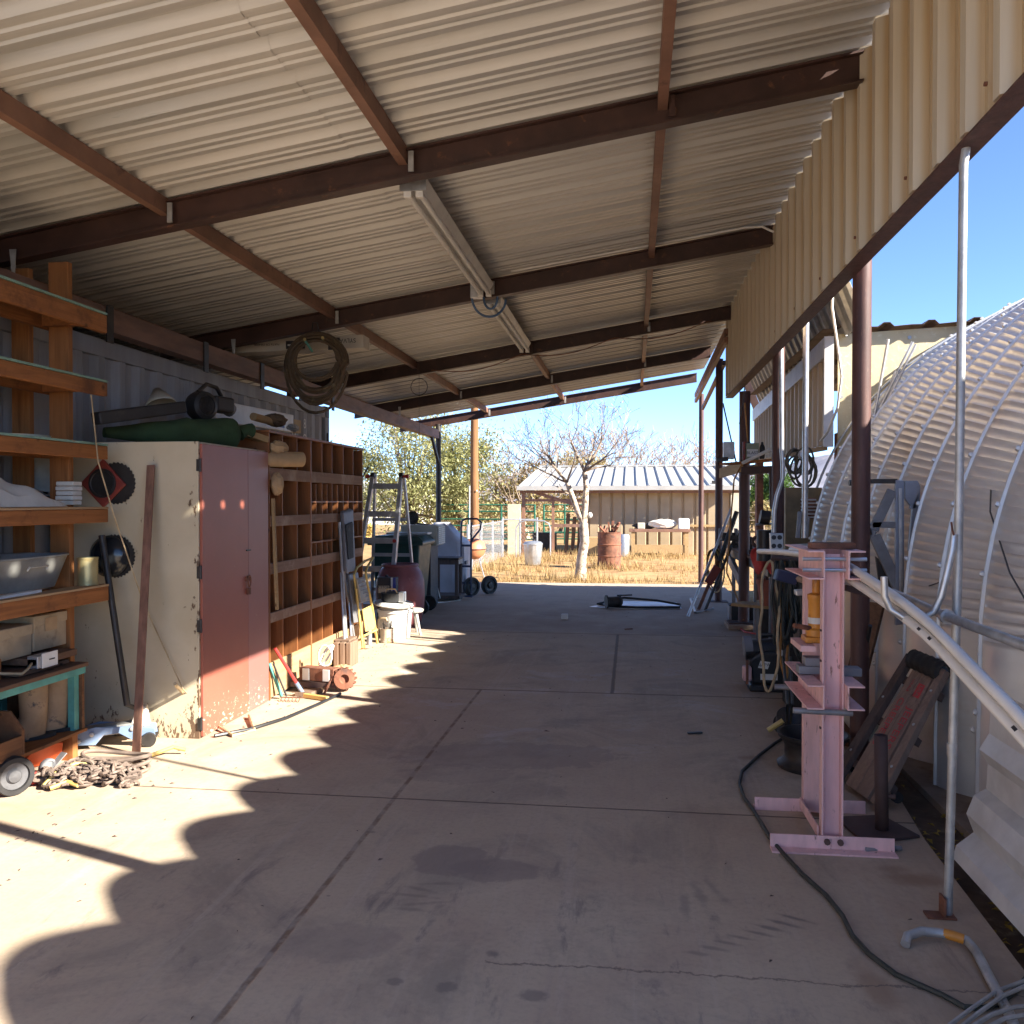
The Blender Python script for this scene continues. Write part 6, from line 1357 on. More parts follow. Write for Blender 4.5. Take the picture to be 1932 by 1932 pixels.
for x in (1.24, 1.33): MB().lathe([(.03, 0), (.028, .01), (0, .012)], (x, 7.448, .33), 12, (0, -1, 0)).build('gauge', M['label_white'], cm)
m = MB()
for k in range(9): m.box(1.26, 1.44, 7.443, 7.449, .10 + .018 * k, .107 + .018 * k)
m.build('vent_slot', M['dark_metal'], cm)
tk = thing('grease_drum', 'grey handled pail with a label behind the cord bundle', 'pail', (1.35, 6.9, .3))
q = py(1518, 1215, 6.95); MB().lathe([(.13, 0), (.14, .3), (.145, .31), (.13, .34), (0, .35)], (q.x + .02, 6.98, q.z), 20).build('pail', M['chair_grey'], tk, True); MB().box(q.x - .04, q.x + .06, 6.835, 6.842, q.z + .22, q.z + .25).build('label', M['label_white'], tk)
MB().tube([(q.x - .12, 6.98, q.z + .32), (q.x - .08, 6.98, q.z + .43), (q.x + .1, 6.98, q.z + .43), (q.x + .16, 6.98, q.z + .32)], .01, 6).build('bail', M['black'], tk)
MB().box(q.x - .13, q.x + .18, 6.85, 7.15, -.04, q.z - .001).build('stand_box', M['dark_metal'], tk)
# corner of the far post: concrete pad, battery, pots
pd = MB().box(1.20, 1.75, 10.95, 11.45, 0.002, .06).build('concrete_pad', M['pad'], bev=.01); tag(pd, 'low square concrete pad under a brown post', 'pad')
ba = thing('car_battery', 'black battery box behind the foot of the second visible brown post', 'battery', (1.45, 11.6, 0))
MB().box(1.28, 1.66, 11.5, 11.72, .0, .23).build('case', M['black'], ba, bev=.01); MB().box(1.27, 1.3, 11.49, 11.73, .05, .24).build('end_handle', M['chair_grey'], ba, bev=.008); MB().box(1.27, 1.67, 11.49, 11.73, .231, .25).build('lid', M['label_black'], ba, bev=.006)
tpv = thing('flower_pot', 'terracotta flower pot on a low board below the workbench', 'flower pot', (1.6, 10.0, .3))
q = py(1449, 1142, 9.9); MB().lathe([(.085, 0), (.12, .24), (.13, .24), (.135, .29), (.12, .29), (.1, .2), (0, .2)], q, 24, cap1=False).build('pot', M['terracotta'], tpv, True)
MB().bar((q.x - .3, 10.2, q.z - .02), (q.x + .3, 9.8, q.z - .02), .3, .03).build('board', M['lumber'], tpv); MB().box(q.x - .1, q.x + .25, 9.85, 10.1, -.04, q.z - .04).build('prop', M['dark_metal'], tpv)
MB().tube([(q.x, q.y, q.z + .2), (q.x - .02, q.y, q.z + .38), (q.x - .05, q.y, q.z + .5)], .02, 6).build('stick', M['rust_dark'], tpv)
o = MB().obox((1.72, 11.0, .012), (.22, .06, 0), (-.1, .36, 0), (0, 0, .01)).build('plywood_sheet', M['cloth_grey']); tag(o, 'pale grey board lying on the ground right of the concrete pad', 'board')
o = MB().box(1.46, 1.49, 10.6, 10.64, .0, .9).build('thin_upright', M['mid_metal']); tag(o, 'thin grey upright bar under the red rag', 'upright')
o = MB().tube([pz(1428, 1175, .01), pz(1390, 1180, .02) + V((0, 0, 0)), pz(1405, 1192, .02), pz(1440, 1198, .03), pz(1480, 1200, .05)], .012, 6).build('red_floor_cord', M['cord_red']); tag(o, 'red cord lying on the floor beyond the black compressor', 'cord')  # plain red cord
# leaning bars and tongs at the second post
for k, (a, b, r, mt, lab) in enumerate((((1298, 1163), (1380, 960), .02, 'galv', 'bright steel bar leaning leftmost on the second brown post'), ((1318, 1150), (1385, 985), .025, 'rust', 'rusty red bar leaning between the steel bars'), ((1330, 1153), (1392, 1000), .022, 'dark_metal', 'dark bar leaning rightmost on the second brown post'))):
    p = pz(*a); o = MB().tube([p, py(b[0], b[1], 12.9)], r, 8).build('leaning_bar', M[mt], smooth=True); tag(o, lab, 'bar')
o = MB().tube([py(1358, 1058, 12.6), py(1390, 965, 12.7)], .035, 8).build('black_tube', M['black'], smooth=True); tag(o, 'thick black tube leaning up from the workbench end', 'tube')
o = MB().obox(py(1345, 1085, 12.5), (.07, 0, .12), (0, .04, 0), (-.05, 0, .03)).build('red_jack', M['red_dark'], bev=.01); tag(o, 'dark red jack body resting on the leaning bars', 'jack')
o = MB().tube([pz(1318, 1128, .1), pz(1303, 1130, .02), pz(1312, 1156, .02), pz(1345, 1148, .03)], .018, 8).build('bent_tube', M['lean_white'], smooth=True); tag(o, 'bent white tube lying at the foot of the leaning bars', 'tube')
hg = thing('hose_bundle', 'yellow and black hoses looped over the far end of the workbench', 'hose bundle', (1.3, 12.8, .9))
for k in range(5):
    m = MB(); w = 12 + 3 * k; m.tube([py(1342 + w * math.cos(q) * .7 + 2 * k, 1060 + (22 + 5 * k) * math.sin(q) + 4 * k, 12.9 + .03 * k) for q in [j * math.pi / 10 for j in range(20)]], .012, 6, closed=True); m.build('hose', M[('cord_orange', 'cord', 'yellow_paint', 'cord', 'cord_tan')[k]], hg, True)
o = MB().tube([py(1405, 760, 11.0), py(1412, 850, 11.0), py(1385, 905, 11.2), py(1377, 1000, 11.4), py(1371, 1080, 11.6), py(1390, 1125, 11.5), pz(1403, 1170, .1)], .011, 6).build('orange_hose', M['cord_orange'], smooth=True); tag(o, 'orange hose drooping along the second visible brown post', 'hose')
o = MB().tube([py(1408, 700, 10.8), py(1402, 760, 10.9), py(1395, 800, 11.0)], .007, 5).build('loose_wire', M['black']); tag(o, 'loose dark wire hanging from the end of the tan panel', 'wire')
# things out on the slab
gk = thing('inner_tube', 'thin dark belt and silver sheet lying on the far slab', 'belt', (.1, 13.1, 0))
MB().prism([(-.62, 13.0, .004), (.2, 12.85, .004), (.75, 13.0, .004), (.72, 13.75, .004), (-.2, 13.85, .004)], (0, 0, .006)).build('sheet', M['galv'], gk)
MB().tube([(-.5, 13.2, .03), (-.1, 13.5, .10), (.4, 13.45, .07), (.75, 13.3, .03), (.72, 13.0, .025), (.1, 12.9, .025), (-.3, 13.0, .025)], .018, 6, closed=True).build('belt', M['rubber'], gk, True)
dk = thing('winch_drum', 'small dark winch drum sitting on the silver sheet', 'winch', (-.27, 12.95, 0))
MB().lathe([(.03, -.11), (.10, -.11), (.10, -.09), (.075, -.08), (.075, .08), (.10, .09), (.10, .11), (.05, .11), (.05, .14), (0, .14)], (-.26, 12.95, .10), 24, (.94, .3, 0)).build('drum', M['dark_metal'], dk, True); MB().bar((-.2, 12.98, .19), (.02, 13.0, .2), .05, .02).build('lever', M['black'], dk)
o = MB().box(-.93, -.84, 11.63, 11.71, .001, .07).build('white_cup', M['label_white'], bev=.008); tag(o, 'small white carton standing alone on the far slab', 'carton')
for x, y, s_, lab in ((1311, 1385, .05, 'dark metal shaving on the open concrete before the pink press'), (1186, 1188, .05, 'small brown clod at the far cross joint'), (850, 1846, .0, ''), (1520, 1250, .0, '')):
    if s_:
        p = pz(x, y); o = MB().obox(p + V((0, 0, .009)), (s_, .008, .002), (-.003, .012, 0), (0, 0, .006)).build('debris_chip' if y > 1300 else 'dirt_clod', M['black'] if y > 1300 else M['rust'], bev=.003); tag(o, lab, 'debris')
jp = thing('hooked_pipe', 'bent galvanised pipe hook lying on the floor at lower right', 'pipe', (1.1, 3.2, 0))
MB().tube([pz(1708, 1782, .016), pz(1712, 1766, .03), pz(1738, 1757, .035), pz(1772, 1760, .03), pz(1800, 1766, .03), pz(1825, 1775, .022), pz(1842, 1795, .02), pz(1870, 1850, .02), pz(1905, 1915, .02), pz(1915, 1940, .02)], .0165, 12).build('tube', M['galv_dull'], jp, True)
MB().tube([pz(1781, 1761, .031), pz(1800, 1766, .031), pz(1818, 1772, .026)], .0176, 12).build('yellow_tape', M['jack_orange'], jp, True)
cw = thing('wire_coil', 'loose coil of grey wire cable at the bottom right corner', 'wire coil', (1.2, 2.7, 0))
for k, pts in enumerate((((1790, 1935), (1830, 1905), (1880, 1870), (1935, 1850), (1960, 1848)), ((1810, 1940), (1845, 1912), (1890, 1880), (1940, 1858)), ((1832, 1938), (1870, 1915), (1915, 1900), (1960, 1897)), ((1860, 1940), (1895, 1922), (1950, 1912)))):
    MB().tube([pz(x, y, .03 + .012 * k) for x, y in pts], .0065, 6).build('wire', M['galv_dull'], cw, True)
# sawdust, leaf litter in the gutter
random.seed(14); m = MB()
for k in range(170):
    cl = random.choice(((4.3, .25), (3.2, .3), (5.4, .6), (2.6, .5), (3.9, 1.6))); x = random.uniform(1.36, 1.62); y = random.gauss(*cl); a = random.uniform(0, 6.3); s_ = random.uniform(.012, .03); z = -.042 + random.uniform(0, .02)
    m.add([(x + s_ * math.cos(a), y + s_ * math.sin(a), z), (x - s_ * .4 * math.sin(a), y + s_ * .4 * math.cos(a), z + .012), (x - s_ * math.cos(a), y - s_ * math.sin(a), z + .004), (x + s_ * .4 * math.sin(a), y - s_ * .4 * math.cos(a), z + .01)], [(0, 1, 2, 3)])
kind(m.build('leaf_litter', M['leaf_litter'], at0=True), 'stuff')
m = MB(); random.seed(15)
for k in range(430):
    if k % 3: x, y = random.choice((random.uniform(-3.5, -2.2), random.uniform(-2.95, -2.6))), random.uniform(3.2, 9.6)
    else: x, y = random.uniform(-2.4, 1.2), random.uniform(2.2, 13)
    a = random.uniform(0, 6.3); s_ = random.uniform(.004, .016) * (1.2 if k % 7 == 0 else .7)
    m.add([(x + s_ * 1.6 * math.cos(a), y + s_ * 1.6 * math.sin(a), .003), (x - s_ * .4 * math.sin(a), y + s_ * .4 * math.cos(a), .008), (x - s_ * math.cos(a), y - s_ * math.sin(a), .003), (x + s_ * .4 * math.sin(a), y - s_ * .4 * math.cos(a), .004)], [(0, 1, 2, 3)])
kind(m.build('floor_debris', M['rust_dark'], at0=True), 'stuff')
RMIN = .0038
# ================================================================== yard beyond the carport
def grow(mb, p, d, L, r, depth, r_, ends, bend=.25, split=3, upbias=.12, minr=.004, sides=5, lenf=(.6, .8)):
    n = 4; pts = [V(p)]; rs = [r]; dd = V(d).normalized()
    for i in range(n):
        dd = (dd + V((r_.uniform(-bend, bend), r_.uniform(-bend, bend), r_.uniform(-bend, bend) * .7 + upbias * .3))).normalized()
        pts.append(pts[-1] + dd * (L / n)); rs.append(max(RMIN, r * (1 - .42 * (i + 1) / n)))
    mb.tube(pts, rs, sides if r > .02 else 3, cap=False)
    if depth == 0 or r < minr:
        ends.append((pts[-1], dd)); return
    for k in range(split if depth > 2 else 2):
        j = r_.choice((2, 3, 4)) if k else 4
        ax = V((r_.uniform(-1, 1), r_.uniform(-1, 1), r_.uniform(-.35, .7) + upbias))
        nd = (dd * r_.uniform(.55, 1.0) + ax * .75).normalized()
        grow(mb, pts[j], nd, L * r_.uniform(*lenf), rs[j] * r_.uniform(.55, .72), depth - 1, r_, ends, bend, split, upbias, minr, sides, lenf)
# bare tree at the slab edge
r_ = random.Random(8)
tr = thing('bare_tree', 'nearly leafless pale barked tree standing at the slab edge', 'tree', (-1.02, 17.8, -.06))
TY = 17.8
def tq(x, y): return py(x, y, TY)
tk_ = MB(); base = tq(1095, 1096); base.z = -.06
fork = tq(1101, 988)
tk_.tube([base, tq(1097, 1055), tq(1103, 1022), fork], [.13, .1, .095, .09], 12, cap=False)
Ls = [fork, tq(1090, 965), tq(1079, 935), tq(1070, 910)]; Rs = [fork, tq(1104, 955), tq(1106, 920), tq(1103, 890)]
tk_.tube(Ls, [.07, .062, .058, .05], 10, cap=False); tk_.tube(Rs, [.075, .066, .06, .055], 10, cap=False)
tk_.build('trunk', M['bark_pale'], tr, True)
lim = MB(); ends = []
for p, d, L, r in ((Ls[-1], (-.5, 0, .8), .6, .04), (Ls[-1], (-.9, .3, .35), .6, .032), (Ls[-1], (.1, -.5, .9), .55, .03), (Ls[-1], (-.75, -.4, .6), .65, .034), (Rs[-1], (-.25, 0, 1), .62, .044), (Rs[-1], (.5, .2, .8), .6, .04), (Rs[-1], (.75, -.4, .55), .58, .036), (Rs[-1], (-.1, .6, .9), .55, .034), (Rs[-1], (.85, .2, .3), .5, .028), (Ls[-2], (-.8, -.3, .3), .42, .022)):
    grow(lim, p, d, L * 1.12, r * .8, 5, r_, ends, .24, 3, .03, .0026, 6, (.66, .86))
lim.build('branches' if False else 'crown', M['twig'], tr)
lf = MB()
for p, d in ends:
    if r_.random() < .2:
        for q in range(2):
            c = p + V((r_.uniform(-.04, .04), r_.uniform(-.04, .04), r_.uniform(-.05, .02))); a = r_.uniform(0, 6.3); s_ = r_.uniform(.018, .035)
            lf.add([c, c + V((s_ * math.cos(a), s_ * math.sin(a), -s_ * .6)), c + V((s_ * 1.4 * math.cos(a + .4), s_ * 1.4 * math.sin(a + .4), -s_ * 1.6)), c + V((s_ * .6 * math.cos(a + .9), s_ * .6 * math.sin(a + .9), -s_ * .8))], [(0, 1, 2, 3)])
lf.build('leaves', M['leaf_yellow'], tr)
def leafy(name, label, cat, base, h, w, leaf, bark, n, seed, trunk_r=.12, size=.09, dense=.75, group=None, low=.15, lobes=9, flat=1.0):
    r = random.Random(seed); t = thing(name, label, cat, base, group); base = V(base)
    tb_ = MB(); ends = []
    tb_.tube([base, base + V((.1 * w * r.uniform(-1, 1), 0, h * .22)), base + V((.15 * w * r.uniform(-1, 1), 0, h * .42))], [trunk_r, trunk_r * .8, trunk_r * .55], 8, cap=False)
    cs = []
    for k in range(lobes):
        a = 2 * math.pi * (k + r.random()) / lobes; zz = h * (low + (1 - low) * r.uniform(.15, .92)); rr = w * .5 * (1 - ((zz / h - .5) * 1.25) ** 2) * r.uniform(.25, .85)
        c = base + V((rr * math.cos(a), rr * math.sin(a), zz)); cs.append((c, w * r.uniform(.13, .27)))
        p0 = base + V((0, 0, h * r.uniform(.15, .4))); mid = p0.lerp(c, .5) + V((0, 0, h * .05 * r.uniform(-1, 1)))
        tb_.tube([p0, mid, c], [trunk_r * .4, trunk_r * .25, trunk_r * .1], 5, cap=False)
    tb_.build('trunk', bark, t, True)
    lm = MB()
    for k in range(n):
        c, R = r.choice(cs); u = V((r.gauss(0, 1), r.gauss(0, 1), r.gauss(0, .8))); u.normalize(); q = c + u * R * (r.random() ** .5) * (1.35 if r.random() < .12 else 1)
        q.z = max(q.z, base.z + h * .06); a, b = r.uniform(0, 6.3), r.uniform(-.9, .9); s_ = size * r.uniform(.6, 1.3)
        e1 = V((math.cos(a) * math.cos(b), math.sin(a) * math.cos(b), math.sin(b) - .3)) * s_; e2 = V((-math.sin(a), math.cos(a), r.uniform(-.6, .6))) * s_ * .42
        lm.add([q - e1, q + e2, q + e1, q - e2], [(0, 1, 2, 3)])
    lm.build('crown', leaf, t); return t
g_ = 'trees beyond the yard'
leafy('acacia_tree', 'tall airy yellow green tree behind the ladder and far post', 'tree', (-8.6, 33, -.1), 5.3, 5.0, M['leaf_acacia'], M['bark_dark'], 17000, 3, .16, .075, lobes=34, low=.1)
leafy('acacia_tree', 'broad yellow green tree left of the wooden pole', 'tree', (-6.9, 34.5, -.1), 4.4, 4.4, M['leaf_acacia'], M['bark_dark'], 13000, 5, .16, .075, lobes=30, low=.08)
leafy('mesquite_tree', 'lower dull tree behind the wire fence right of the pole', 'tree', (-4.4, 37, -.1), 3.3, 4.2, M['leaf_dull'], M['bark_pale'], 5000, 7, .14, .10, lobes=16)
leafy('mesquite_tree', 'pale brown scrub tree behind the left end of the open shed', 'tree', (-2.3, 40, -.1), 3.6, 4.5, M['leaf_dull'], M['bark_pale'], 5000, 9, .14, .10, lobes=16)
leafy('leafy_tree', 'round deep green tree seen between the posts at right', 'tree', (9.6, 62, -.1), 3.5, 4.2, M['leaf_green'], M['bark_dark'], 5000, 12, .2, .18, lobes=16, low=.2)
leafy('leafy_tree', 'small dark green tree left of the round deep green one', 'tree', (7.3, 66, -.1), 2.3, 3.2, M['leaf_green'], M['bark_dark'], 2500, 13, .15, .18, lobes=9, low=.2)
leafy('yellow_bush', 'olive yellow bush below the round deep green tree', 'bush', (7.6, 48, -.1), 1.55, 3.6, M['leaf_dull'], M['bark_dark'], 2500, 14, .08, .13, lobes=9)
leafy('yellow_bush', 'pale yellow green bush low behind the ladder', 'bush', (-10.5, 30, -.1), 1.6, 2.6, M['leaf_yellow'], M['bark_dark'], 2500, 15, .08, .09, lobes=9)
leafy('yellow_bush', 'tan brush along the fence behind the covered grill', 'bush', (-8.8, 44, -.1), 2.2, 6, M['leaf_dull'], M['bark_dark'], 3500, 16, .08, .13, lobes=14)
leafy('acacia_tree', 'distant yellow green tree peeking past the pigeonhole end', 'tree', (-13.4, 38, -.1), 3.8, 4.5, M['leaf_acacia'], M['bark_dark'], 4500, 17, .15, .12, lobes=14, low=.1)
RMIN = .011
def scrub(label, base, h, w, seed, mat=M['twig_tan'], stems=9):
    r = random.Random(seed); t = thing('bare_bush', label, 'tree', base, g_); m = MB(); ends = []
    tr_ = MB(); tr_.tube([base, V(base) + V((0, 0, h * .3))], [.12, .08], 8, cap=False); tr_.build('trunk', M['bark_dark'], t)
    for k in range(stems):
        a = 2 * math.pi * k / stems + r.uniform(-.3, .3); d = V((math.cos(a) * w / h * .8, math.sin(a) * w / h * .8, r.uniform(.6, 1.3)))
        grow(m, V(base) + V((0, 0, h * .15)), d, h * .4, .05, 4, r, ends, .3, 3, .1, .004, 4, (.55, .8))
    m.build('crown', mat, t); return t
scrub('large bare brown tree rising behind the shed roof', (.4, 43, -.1), 5.6, 4.2, 21, M['twig_tan'], 12)
scrub('second bare tree behind the shed roof left of the large one', (-1.6, 44, -.1), 5.2, 3.6, 22, M['twig'], 12)
scrub('small bare tree behind the right end of the shed roof', (3.4, 46, -.1), 4.6, 2.6, 23)
scrub('bare greyish tree right behind the wooden pole', (-4.6, 36, -.1), 4.4, 3.0, 24, M['twig'])
scrub('wide low bare scrub behind the left shed roof end', (-3.6, 45, -.1), 4.8, 4.4, 25, M['twig_tan'], 12)
# open fronted tan shed
sh = thing('open_shed', 'tan ribbed metal shed with cream roof and open left bay', 'shed', (0, 27, 0))
wall_ribs((-1.35, 26.9, 0), (3.2, 26.9, 0), -.05, 2.02, .05, .36, None, None).build('front_wall', M['shed_wall'], sh, solid=.003)
wall_ribs((3.2, 26.9, 0), (3.25, 30.6, 0), -.05, 2.1, .05, .36, None, None, None, 2.5).build('end_wall', M['shed_wall'], sh, solid=.003)
MB().box(3.0, 3.28, 26.78, 26.885, -.05, 2.0).build('corner_panel', M['ac_beige'], sh)
rp = []; x = -3.45
while x < 3.5:
    for a, b in ((0, 0), (.03, .05), (.07, .05), (.10, 0)): rp.append((x + a, b))
    x += .36
n = len(rp); Av = [(a, 26.35, 2.02 + b) for a, b in rp]; Bv = [(a * .94, 30.8, 2.80 + b) for a, b in rp]
MB().add(Av + Bv, [(i, i + 1, n + i + 1, n + i) for i in range(n - 1)]).build('roof', M['shed_roof'], sh, solid=.004)
MB().bar((-3.25, 30.8, 2.84), (3.3, 30.8, 2.84), .2, .06).build('ridge_cap', M['shed_roof'], sh); MB().box(-3.47, 3.52, 26.30, 26.34, 1.93, 2.06).build('eave_trim', M['shed_roof'], sh)
MB().box(-3.4, 3.3, 26.5, 26.56, 1.84, 1.92).build('header_beam', M['steel_tan'], sh)
for x in (-3.35, -1.42): MB().box(x, x + .1, 26.6, 26.7, -.05, 1.9).build('post', M['steel_tan'], sh)
MB().box(-2.42, -2.34, 26.6, 26.68, -.05, 1.6).build('post', M['steel_tan'], sh)
MB().bar((-3.3, 26.65, 1.62), (-1.4, 26.65, 1.62), .06, .08).build('rail', M['steel_tan'], sh); MB().bar((-2.4, 26.64, .84), (-1.4, 26.64, .84), .05, .1).build('rail', M['beam_dusty'], sh)
MB().bar((-3.2, 26.62, 1.95), (-1.5, 26.62, 1.42), .06, .1).build('brace', M['steel_tan'], sh); MB().box(-3.4, -1.4, 26.55, 26.65, -.05, .02).build('sill', M['rust'], sh)
MB().box(2.45, 2.58, 26.9, 27.0, 2.1, 2.22).build('vent', M['dark_metal'], sh); MB().box(1.8, 3.0, 26.82, 26.86, .82, .88).build('ledger', M['lumber'], sh)
MB().prism([(-3.4, 30.6, 2.0), (3.2, 30.6, 2.0), (3.2, 30.6, 2.75), (-3.2, 30.6, 2.75)], (0, .02, 0)).build('back_wall', M['shed_wall'], sh)
MB().box(-1.35, 3.2, 30.55, 30.58, -.05, 2.0).build('back_wall', M['shed_wall'], sh)
o = MB().box(-3.75, -3.35, 26.3, 26.38, -.05, 1.5).build('cream_panel', M['board_cream'], bev=.004); tag(o, 'tall cream panel standing at the left corner of the open shed', 'panel')
m = MB()
for k in range(4): m.prism([(-2.1 + .2 * k, 27.4, -.05), (-1.98 + .2 * k, 27.4, -.05), (-1.9 + .2 * k, 27.4, 1.2 - .1 * (k % 2)), (-2.02 + .2 * k, 27.4, 1.2 - .1 * (k % 2))], (0, .06, 0))
o = m.build('pallet', M['stump']); tag(o, 'grey slatted pallet standing inside the open bay of the shed', 'pallet')
o = MB().box(-1.35, -.75, 26.3, 26.7, -.05, .5).build('wood_crate', M['lumber'], bev=.01); tag(o, 'low wooden crate beside the shed behind the bare tree', 'crate')
o = MB().box(-3.2, -2.45, 28.2, 28.9, -.05, .55).build('water_trough', M['dark_metal'], bev=.03); tag(o, 'dark water trough inside the left bay of the shed', 'trough')
# yard bench with clutter
yb = thing('yard_bench', 'orange wooden workbench against the tan shed wall', 'workbench', (.8, 26.3, 0))
MB().box(-.05, 1.75, 25.9, 26.6, .68, .76).build('top', M['steel_tan'], yb, bev=.006); MB().box(.05, 1.65, 25.95, 25.99, .06, .3).build('lower_board', M['lumber'], yb)
for x in (.02, 1.58):
    for y in (25.93, 26.5): MB().box(x, x + .11, y, y + .1, -.05, .679).build('leg', M['lumber'], yb)
random.seed(6)
wad('white_tarp', (.95, 26.2, .9), (.42, .2, .15), M['cloth_white'], 'crumpled white sheet on the yard bench', 'tarp', 31)
o = MB().box(1.4, 1.72, 26.0, 26.3, .762, 1.08).build('white_bucket', M['white'], bev=.03); tag(o, 'square white pail at the right end of the yard bench', 'pail')
o = MB().box(.2, .42, 26.05, 26.25, .762, .95).build('paint_can', M['ac_beige'], bev=.02); tag(o, 'pale can at the left end of the yard bench', 'can')
wad('metal_scrap', (.42, 26.3, .85), (.35, .15, .1), M['dark_metal'], 'dark metal scraps heaped on the left half of the yard bench', 'scrap', 32)
o = MB().lathe([(.17, 0), (.18, .62), (.15, .66), (0, .66)], (-.2, 26.0, -.05), 18).build('water_heater', M['galv'], smooth=True); tag(o, 'silver cylinder standing left of the yard bench', 'cylinder')
wad('dark_sack', (-.42, 26.0, .3), (.22, .2, .32), M['dark_metal'], 'dark heap of scrap between the drum and the silver cylinder', 'scrap', 33)
# drum, bin, pole, fences
dm_ = thing('oil_drum', 'rusty dented steel drum in the dry grass', 'drum', (-.52, 21.4, -.05))
MB().lathe([(.285, 0), (.285, .28), (.3, .29), (.3, .31), (.285, .32), (.285, .56), (.3, .57), (.3, .59), (.285, .6), (.285, .86), (.295, .87), (.295, .885), (.275, .885), (.27, .8), (0, .8)], (-.52, 21.4, -.05), 32, cap1=False).build('shell', M['rust'], dm_, True)
m = MB(); random.seed(17)
for k in range(9): m.bar((-.52 + random.uniform(-.2, .1), 21.4 + random.uniform(-.15, .15), .7), (-.52 + random.uniform(-.3, .25), 21.4 + random.uniform(-.2, .2), random.uniform(.9, 1.12)), .05, .04)
o = m.build('scrap_iron', M['rust']); tag(o, 'rusty scrap iron sticking out of the drum', 'scrap')
tc_ = thing('trash_can', 'ribbed galvanised trash can with lid by the wire fence', 'trash can', (-2.5, 22.2, -.05))
mm = MB(); n = 48; rr = [(.19, 0), (.2, .03), (.235, .5), (.24, .52)]; vs = [((r + (.008 if k % 4 < 2 else 0) * (0 < i < 3)) * math.cos(2 * math.pi * k / n) - 2.5, (r + (.008 if k % 4 < 2 else 0) * (0 < i < 3)) * math.sin(2 * math.pi * k / n) + 22.2, z - .05) for i, (r, z) in enumerate(rr) for k in range(n)]
mm.add(vs, [(i * n + k, i * n + (k + 1) % n, (i + 1) * n + (k + 1) % n, (i + 1) * n + k) for i in range(3) for k in range(n)]).build('can', M['galv'], tc_, True)
MB().lathe([(.255, .52), (.255, .55), (.2, .6), (.06, .62), (0, .62)], (-2.5, 22.2, -.05), 32).build('lid', M['galv'], tc_, True)
tp2 = thing('utility_pole', 'rough brown wooden utility pole behind the carport', 'pole', (-4.05, 22.3, -.06))
MB().tube([(-4.05, 22.3, -.06), (-4.06, 22.3, 2.5), (-4.04, 22.3, 8.5)], [.115, .105, .085], 18).build('pole', M['pole_wood'], tp2, True)
MB().box(-3.985, -3.955, 22.17, 22.19, 1.85, 1.89).build('tag_plate', M['label_white'], tp2); MB().tube([(-4.18, 22.22, -.05), (-4.17, 22.22, 2.0)], .02, 6).build('riser', M['galv_dull'], tp2)
def chainlink(A, B, h, label, nposts):
    A, B = V(A), V(B); t = thing('wire_fence', label, 'fence', A); L = (B - A).length; d = (B - A) / L
    for k in range(nposts):
        p = A + d * (L * k / (nposts - 1)); MB().tube([p, p + V((0, 0, h + .06))], .028, 8).build('post', M['galv'], t, True)
    MB().tube([A + V((0, 0, h)), B + V((0, 0, h))], .02, 8).build('top_rail', M['galv'], t, True)
    m = MB(); s_ = .12; k = -h
    while k < L:
        for sg in (1, -1):
            a0, a1 = k, k + h; z0, z1 = (0, h) if sg > 0 else (h, 0)
            if a0 < 0: z0 += sg * -a0; a0 = 0
            if a1 > L: z1 -= sg * (a1 - L); a1 = L
            if a1 > a0: m.tube([A + d * a0 + V((0, 0, z0)), A + d * a1 + V((0, 0, z1))], .0022, 3, cap=False)
        k += s_
    m.build('mesh', M['galv'], t); return t
chainlink((-3.72, 19.6, -.05), (-3.75, 25.2, -.05), 1.05, 'chain link fence running away from the orange kettle grill', 4)
chainlink((-3.75, 25.3, -.05), (-2.75, 25.5, -.05), 1.1, 'short chain link fence panel beside the cream panel', 3)
gt = thing('tube_gate', 'curved galvanised gate frame hoop beside the trash can', 'gate', (-2.9, 25, 0)); MB().tube([(-3.3, 24.9, -.05), (-3.3, 24.9, .8), (-3.2, 24.9, .98), (-3.0, 24.9, 1.03), (-2.5, 24.9, 1.02), (-2.35, 24.9, .95), (-2.3, 24.9, .8), (-2.3, 24.9, -.05)], .022, 8).build('hoop', M['galv'], gt, True)
M['corral'] = mk('corral_green', (.02, .13, .08), .5, 0, .15, 4)
for (A, B, lab) in (((-7.5, 33, -.05), (-3.6, 32.5, -.05), 'green tube corral panel behind the chain link fence'), ((-3.3, 33, -.05), (-.9, 33, -.05), 'green tube corral panel seen through the open shed bay')):
    t = thing('corral_panel', lab, 'corral panel', A, 'green corral panels'); A, B = V(A), V(B)
    for z in (.2, .45, .7, .95, 1.25, 1.5): MB().tube([A + V((0, 0, z)), B + V((0, 0, z))], .03, 6).build('rail', M['corral'], t)
    for k in range(4): p = A.lerp(B, k / 3); MB().tube([p, p + V((0, 0, 1.52))], .035, 6).build('post', M['corral'], t)
for (A, B, lab) in (((4.0, 34, -.05), (9.5, 36, -.05), 'thin field fence seen between the right posts'),):
    t = thing('field_fence', lab, 'fence', A); A, B = V(A), V(B)
    for k in range(6): p = A.lerp(B, k / 5); MB().tube([p, p + V((0, 0, 1.25))], .03, 6).build('post', M['twig'], t)
    for z in (.3, .6, .9, 1.2): MB().tube([A + V((0, 0, z)), B + V((0, 0, z))], .008, 4).build('wire', M['twig'], t)
hs = thing('far_house', 'low grey roofed house far away between the right posts', 'house', (8, 75, 0))
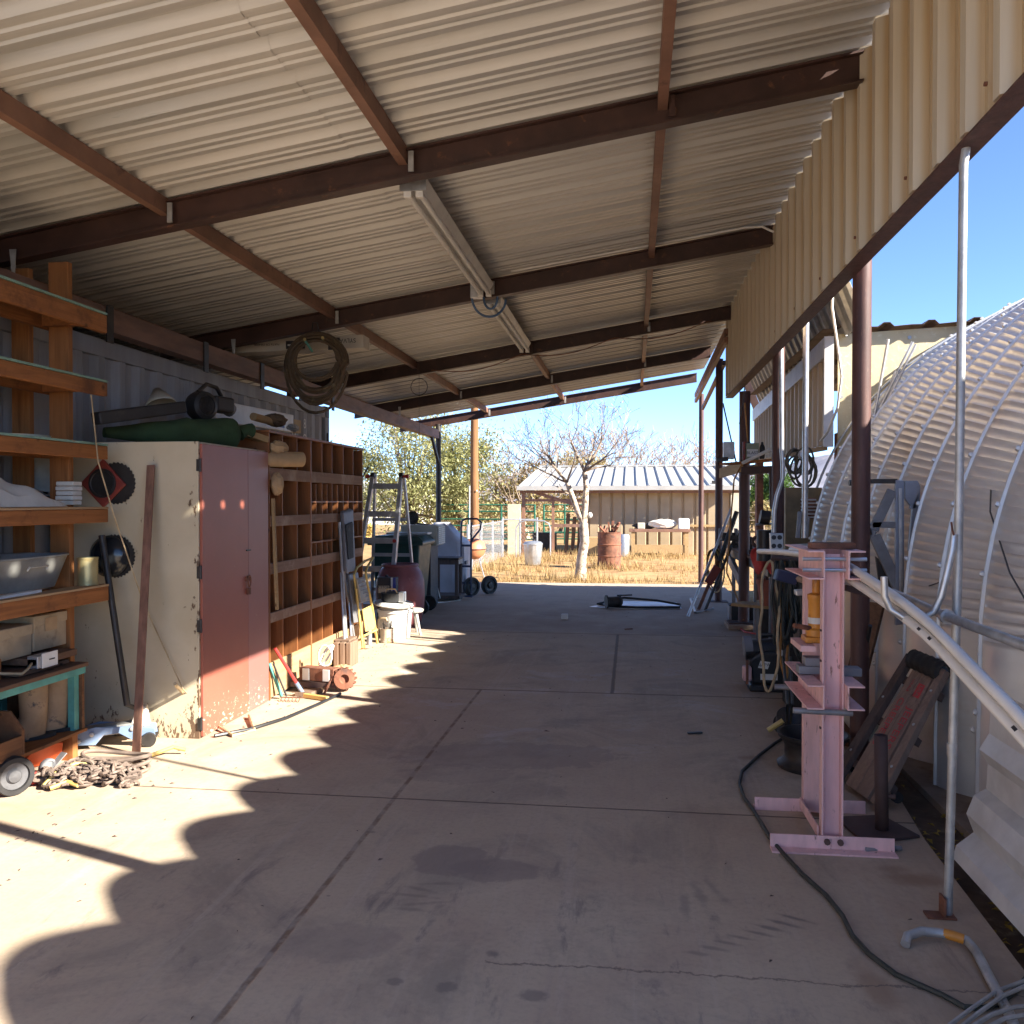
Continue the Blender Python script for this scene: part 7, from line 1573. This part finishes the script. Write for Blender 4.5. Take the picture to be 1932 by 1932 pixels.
MB().box(6.5, 12.5, 74, 79, -.05, 1.5).build('wall', M['ac_beige'], hs); MB().prism([(6.2, 73.6, 1.5), (12.8, 73.6, 1.5), (12.0, 76.5, 2.3), (7.0, 76.5, 2.3)], (0, 3, 0)).build('roof', M['blue_grey'], hs)
for x in (7.5, 10): MB().box(x, x + .8, 73.95, 73.99, .5, 1.2).build('window', M['glass_dark'], hs)
hs = thing('far_house', 'white walled house far away behind the ladder', 'house', (-17, 60, 0))
MB().box(-20, -14.5, 58, 63, -.05, 2.2).build('wall', M['white'], hs); MB().prism([(-20.4, 57.7, 2.2), (-14.1, 57.7, 2.2), (-14.9, 60.5, 3.0), (-19.6, 60.5, 3.0)], (0, 3, 0)).build('roof', M['lean_white'], hs)
for x in (-19, -16.5): MB().box(x, x + .9, 57.95, 57.99, .8, 1.6).build('window', M['glass_dark'], hs)
# dry grass
random.seed(23); m = MB()
def tuft(x, y, s_, n):
    for k in range(n):
        a = random.uniform(0, 6.3); q = V((x + random.gauss(0, .05) * s_, y + random.gauss(0, .05) * s_, -.06)); h = random.uniform(.06, .2) * s_; ln = random.uniform(.2, .9) * h; w = .004 * s_ + .0025
        t = q + V((ln * math.cos(a), ln * math.sin(a), h)); sd = V((-math.sin(a), math.cos(a), 0)) * w
        m.add([q - sd, q + sd, t], [(0, 1, 2)])
for k in range(2000):
    y = 17.0 + 12 * random.random() ** 1.6; x = random.uniform(-5.5, 5.0) * (y / 20)
    d = math.sin(x * 1.3 + y * .9) + math.sin(x * .5 - y * 1.7) + random.uniform(-1, 1)
    if d < -.2: continue
    tuft(x, y, random.uniform(.5, 1.1), 9)
for k in range(260):
    c = random.choice(((-1.05, 17.8, .3), (-.5, 21.2, .4), (-1.9, 23.5, .7), (-3.6, 20.5, .5), (-2.6, 24.8, .6), (.8, 25.6, .9))); tuft(random.gauss(c[0], c[2]), random.gauss(c[1], c[2]), random.uniform(1, 1.9), 14)
kind(m.build('dry_grass', M['grass'], at0=True), 'stuff')
hb = thing('hanging_ball', 'small white globe hanging from the bare tree', 'lantern', tq(1113, 968)); MB().ball(tq(1113, 972), .05, .05, .06).build('globe', M['label_white'], hb, True); MB().tube([tq(1110, 945), tq(1113, 966)], .004, 4).build('cord', M['black'], hb)
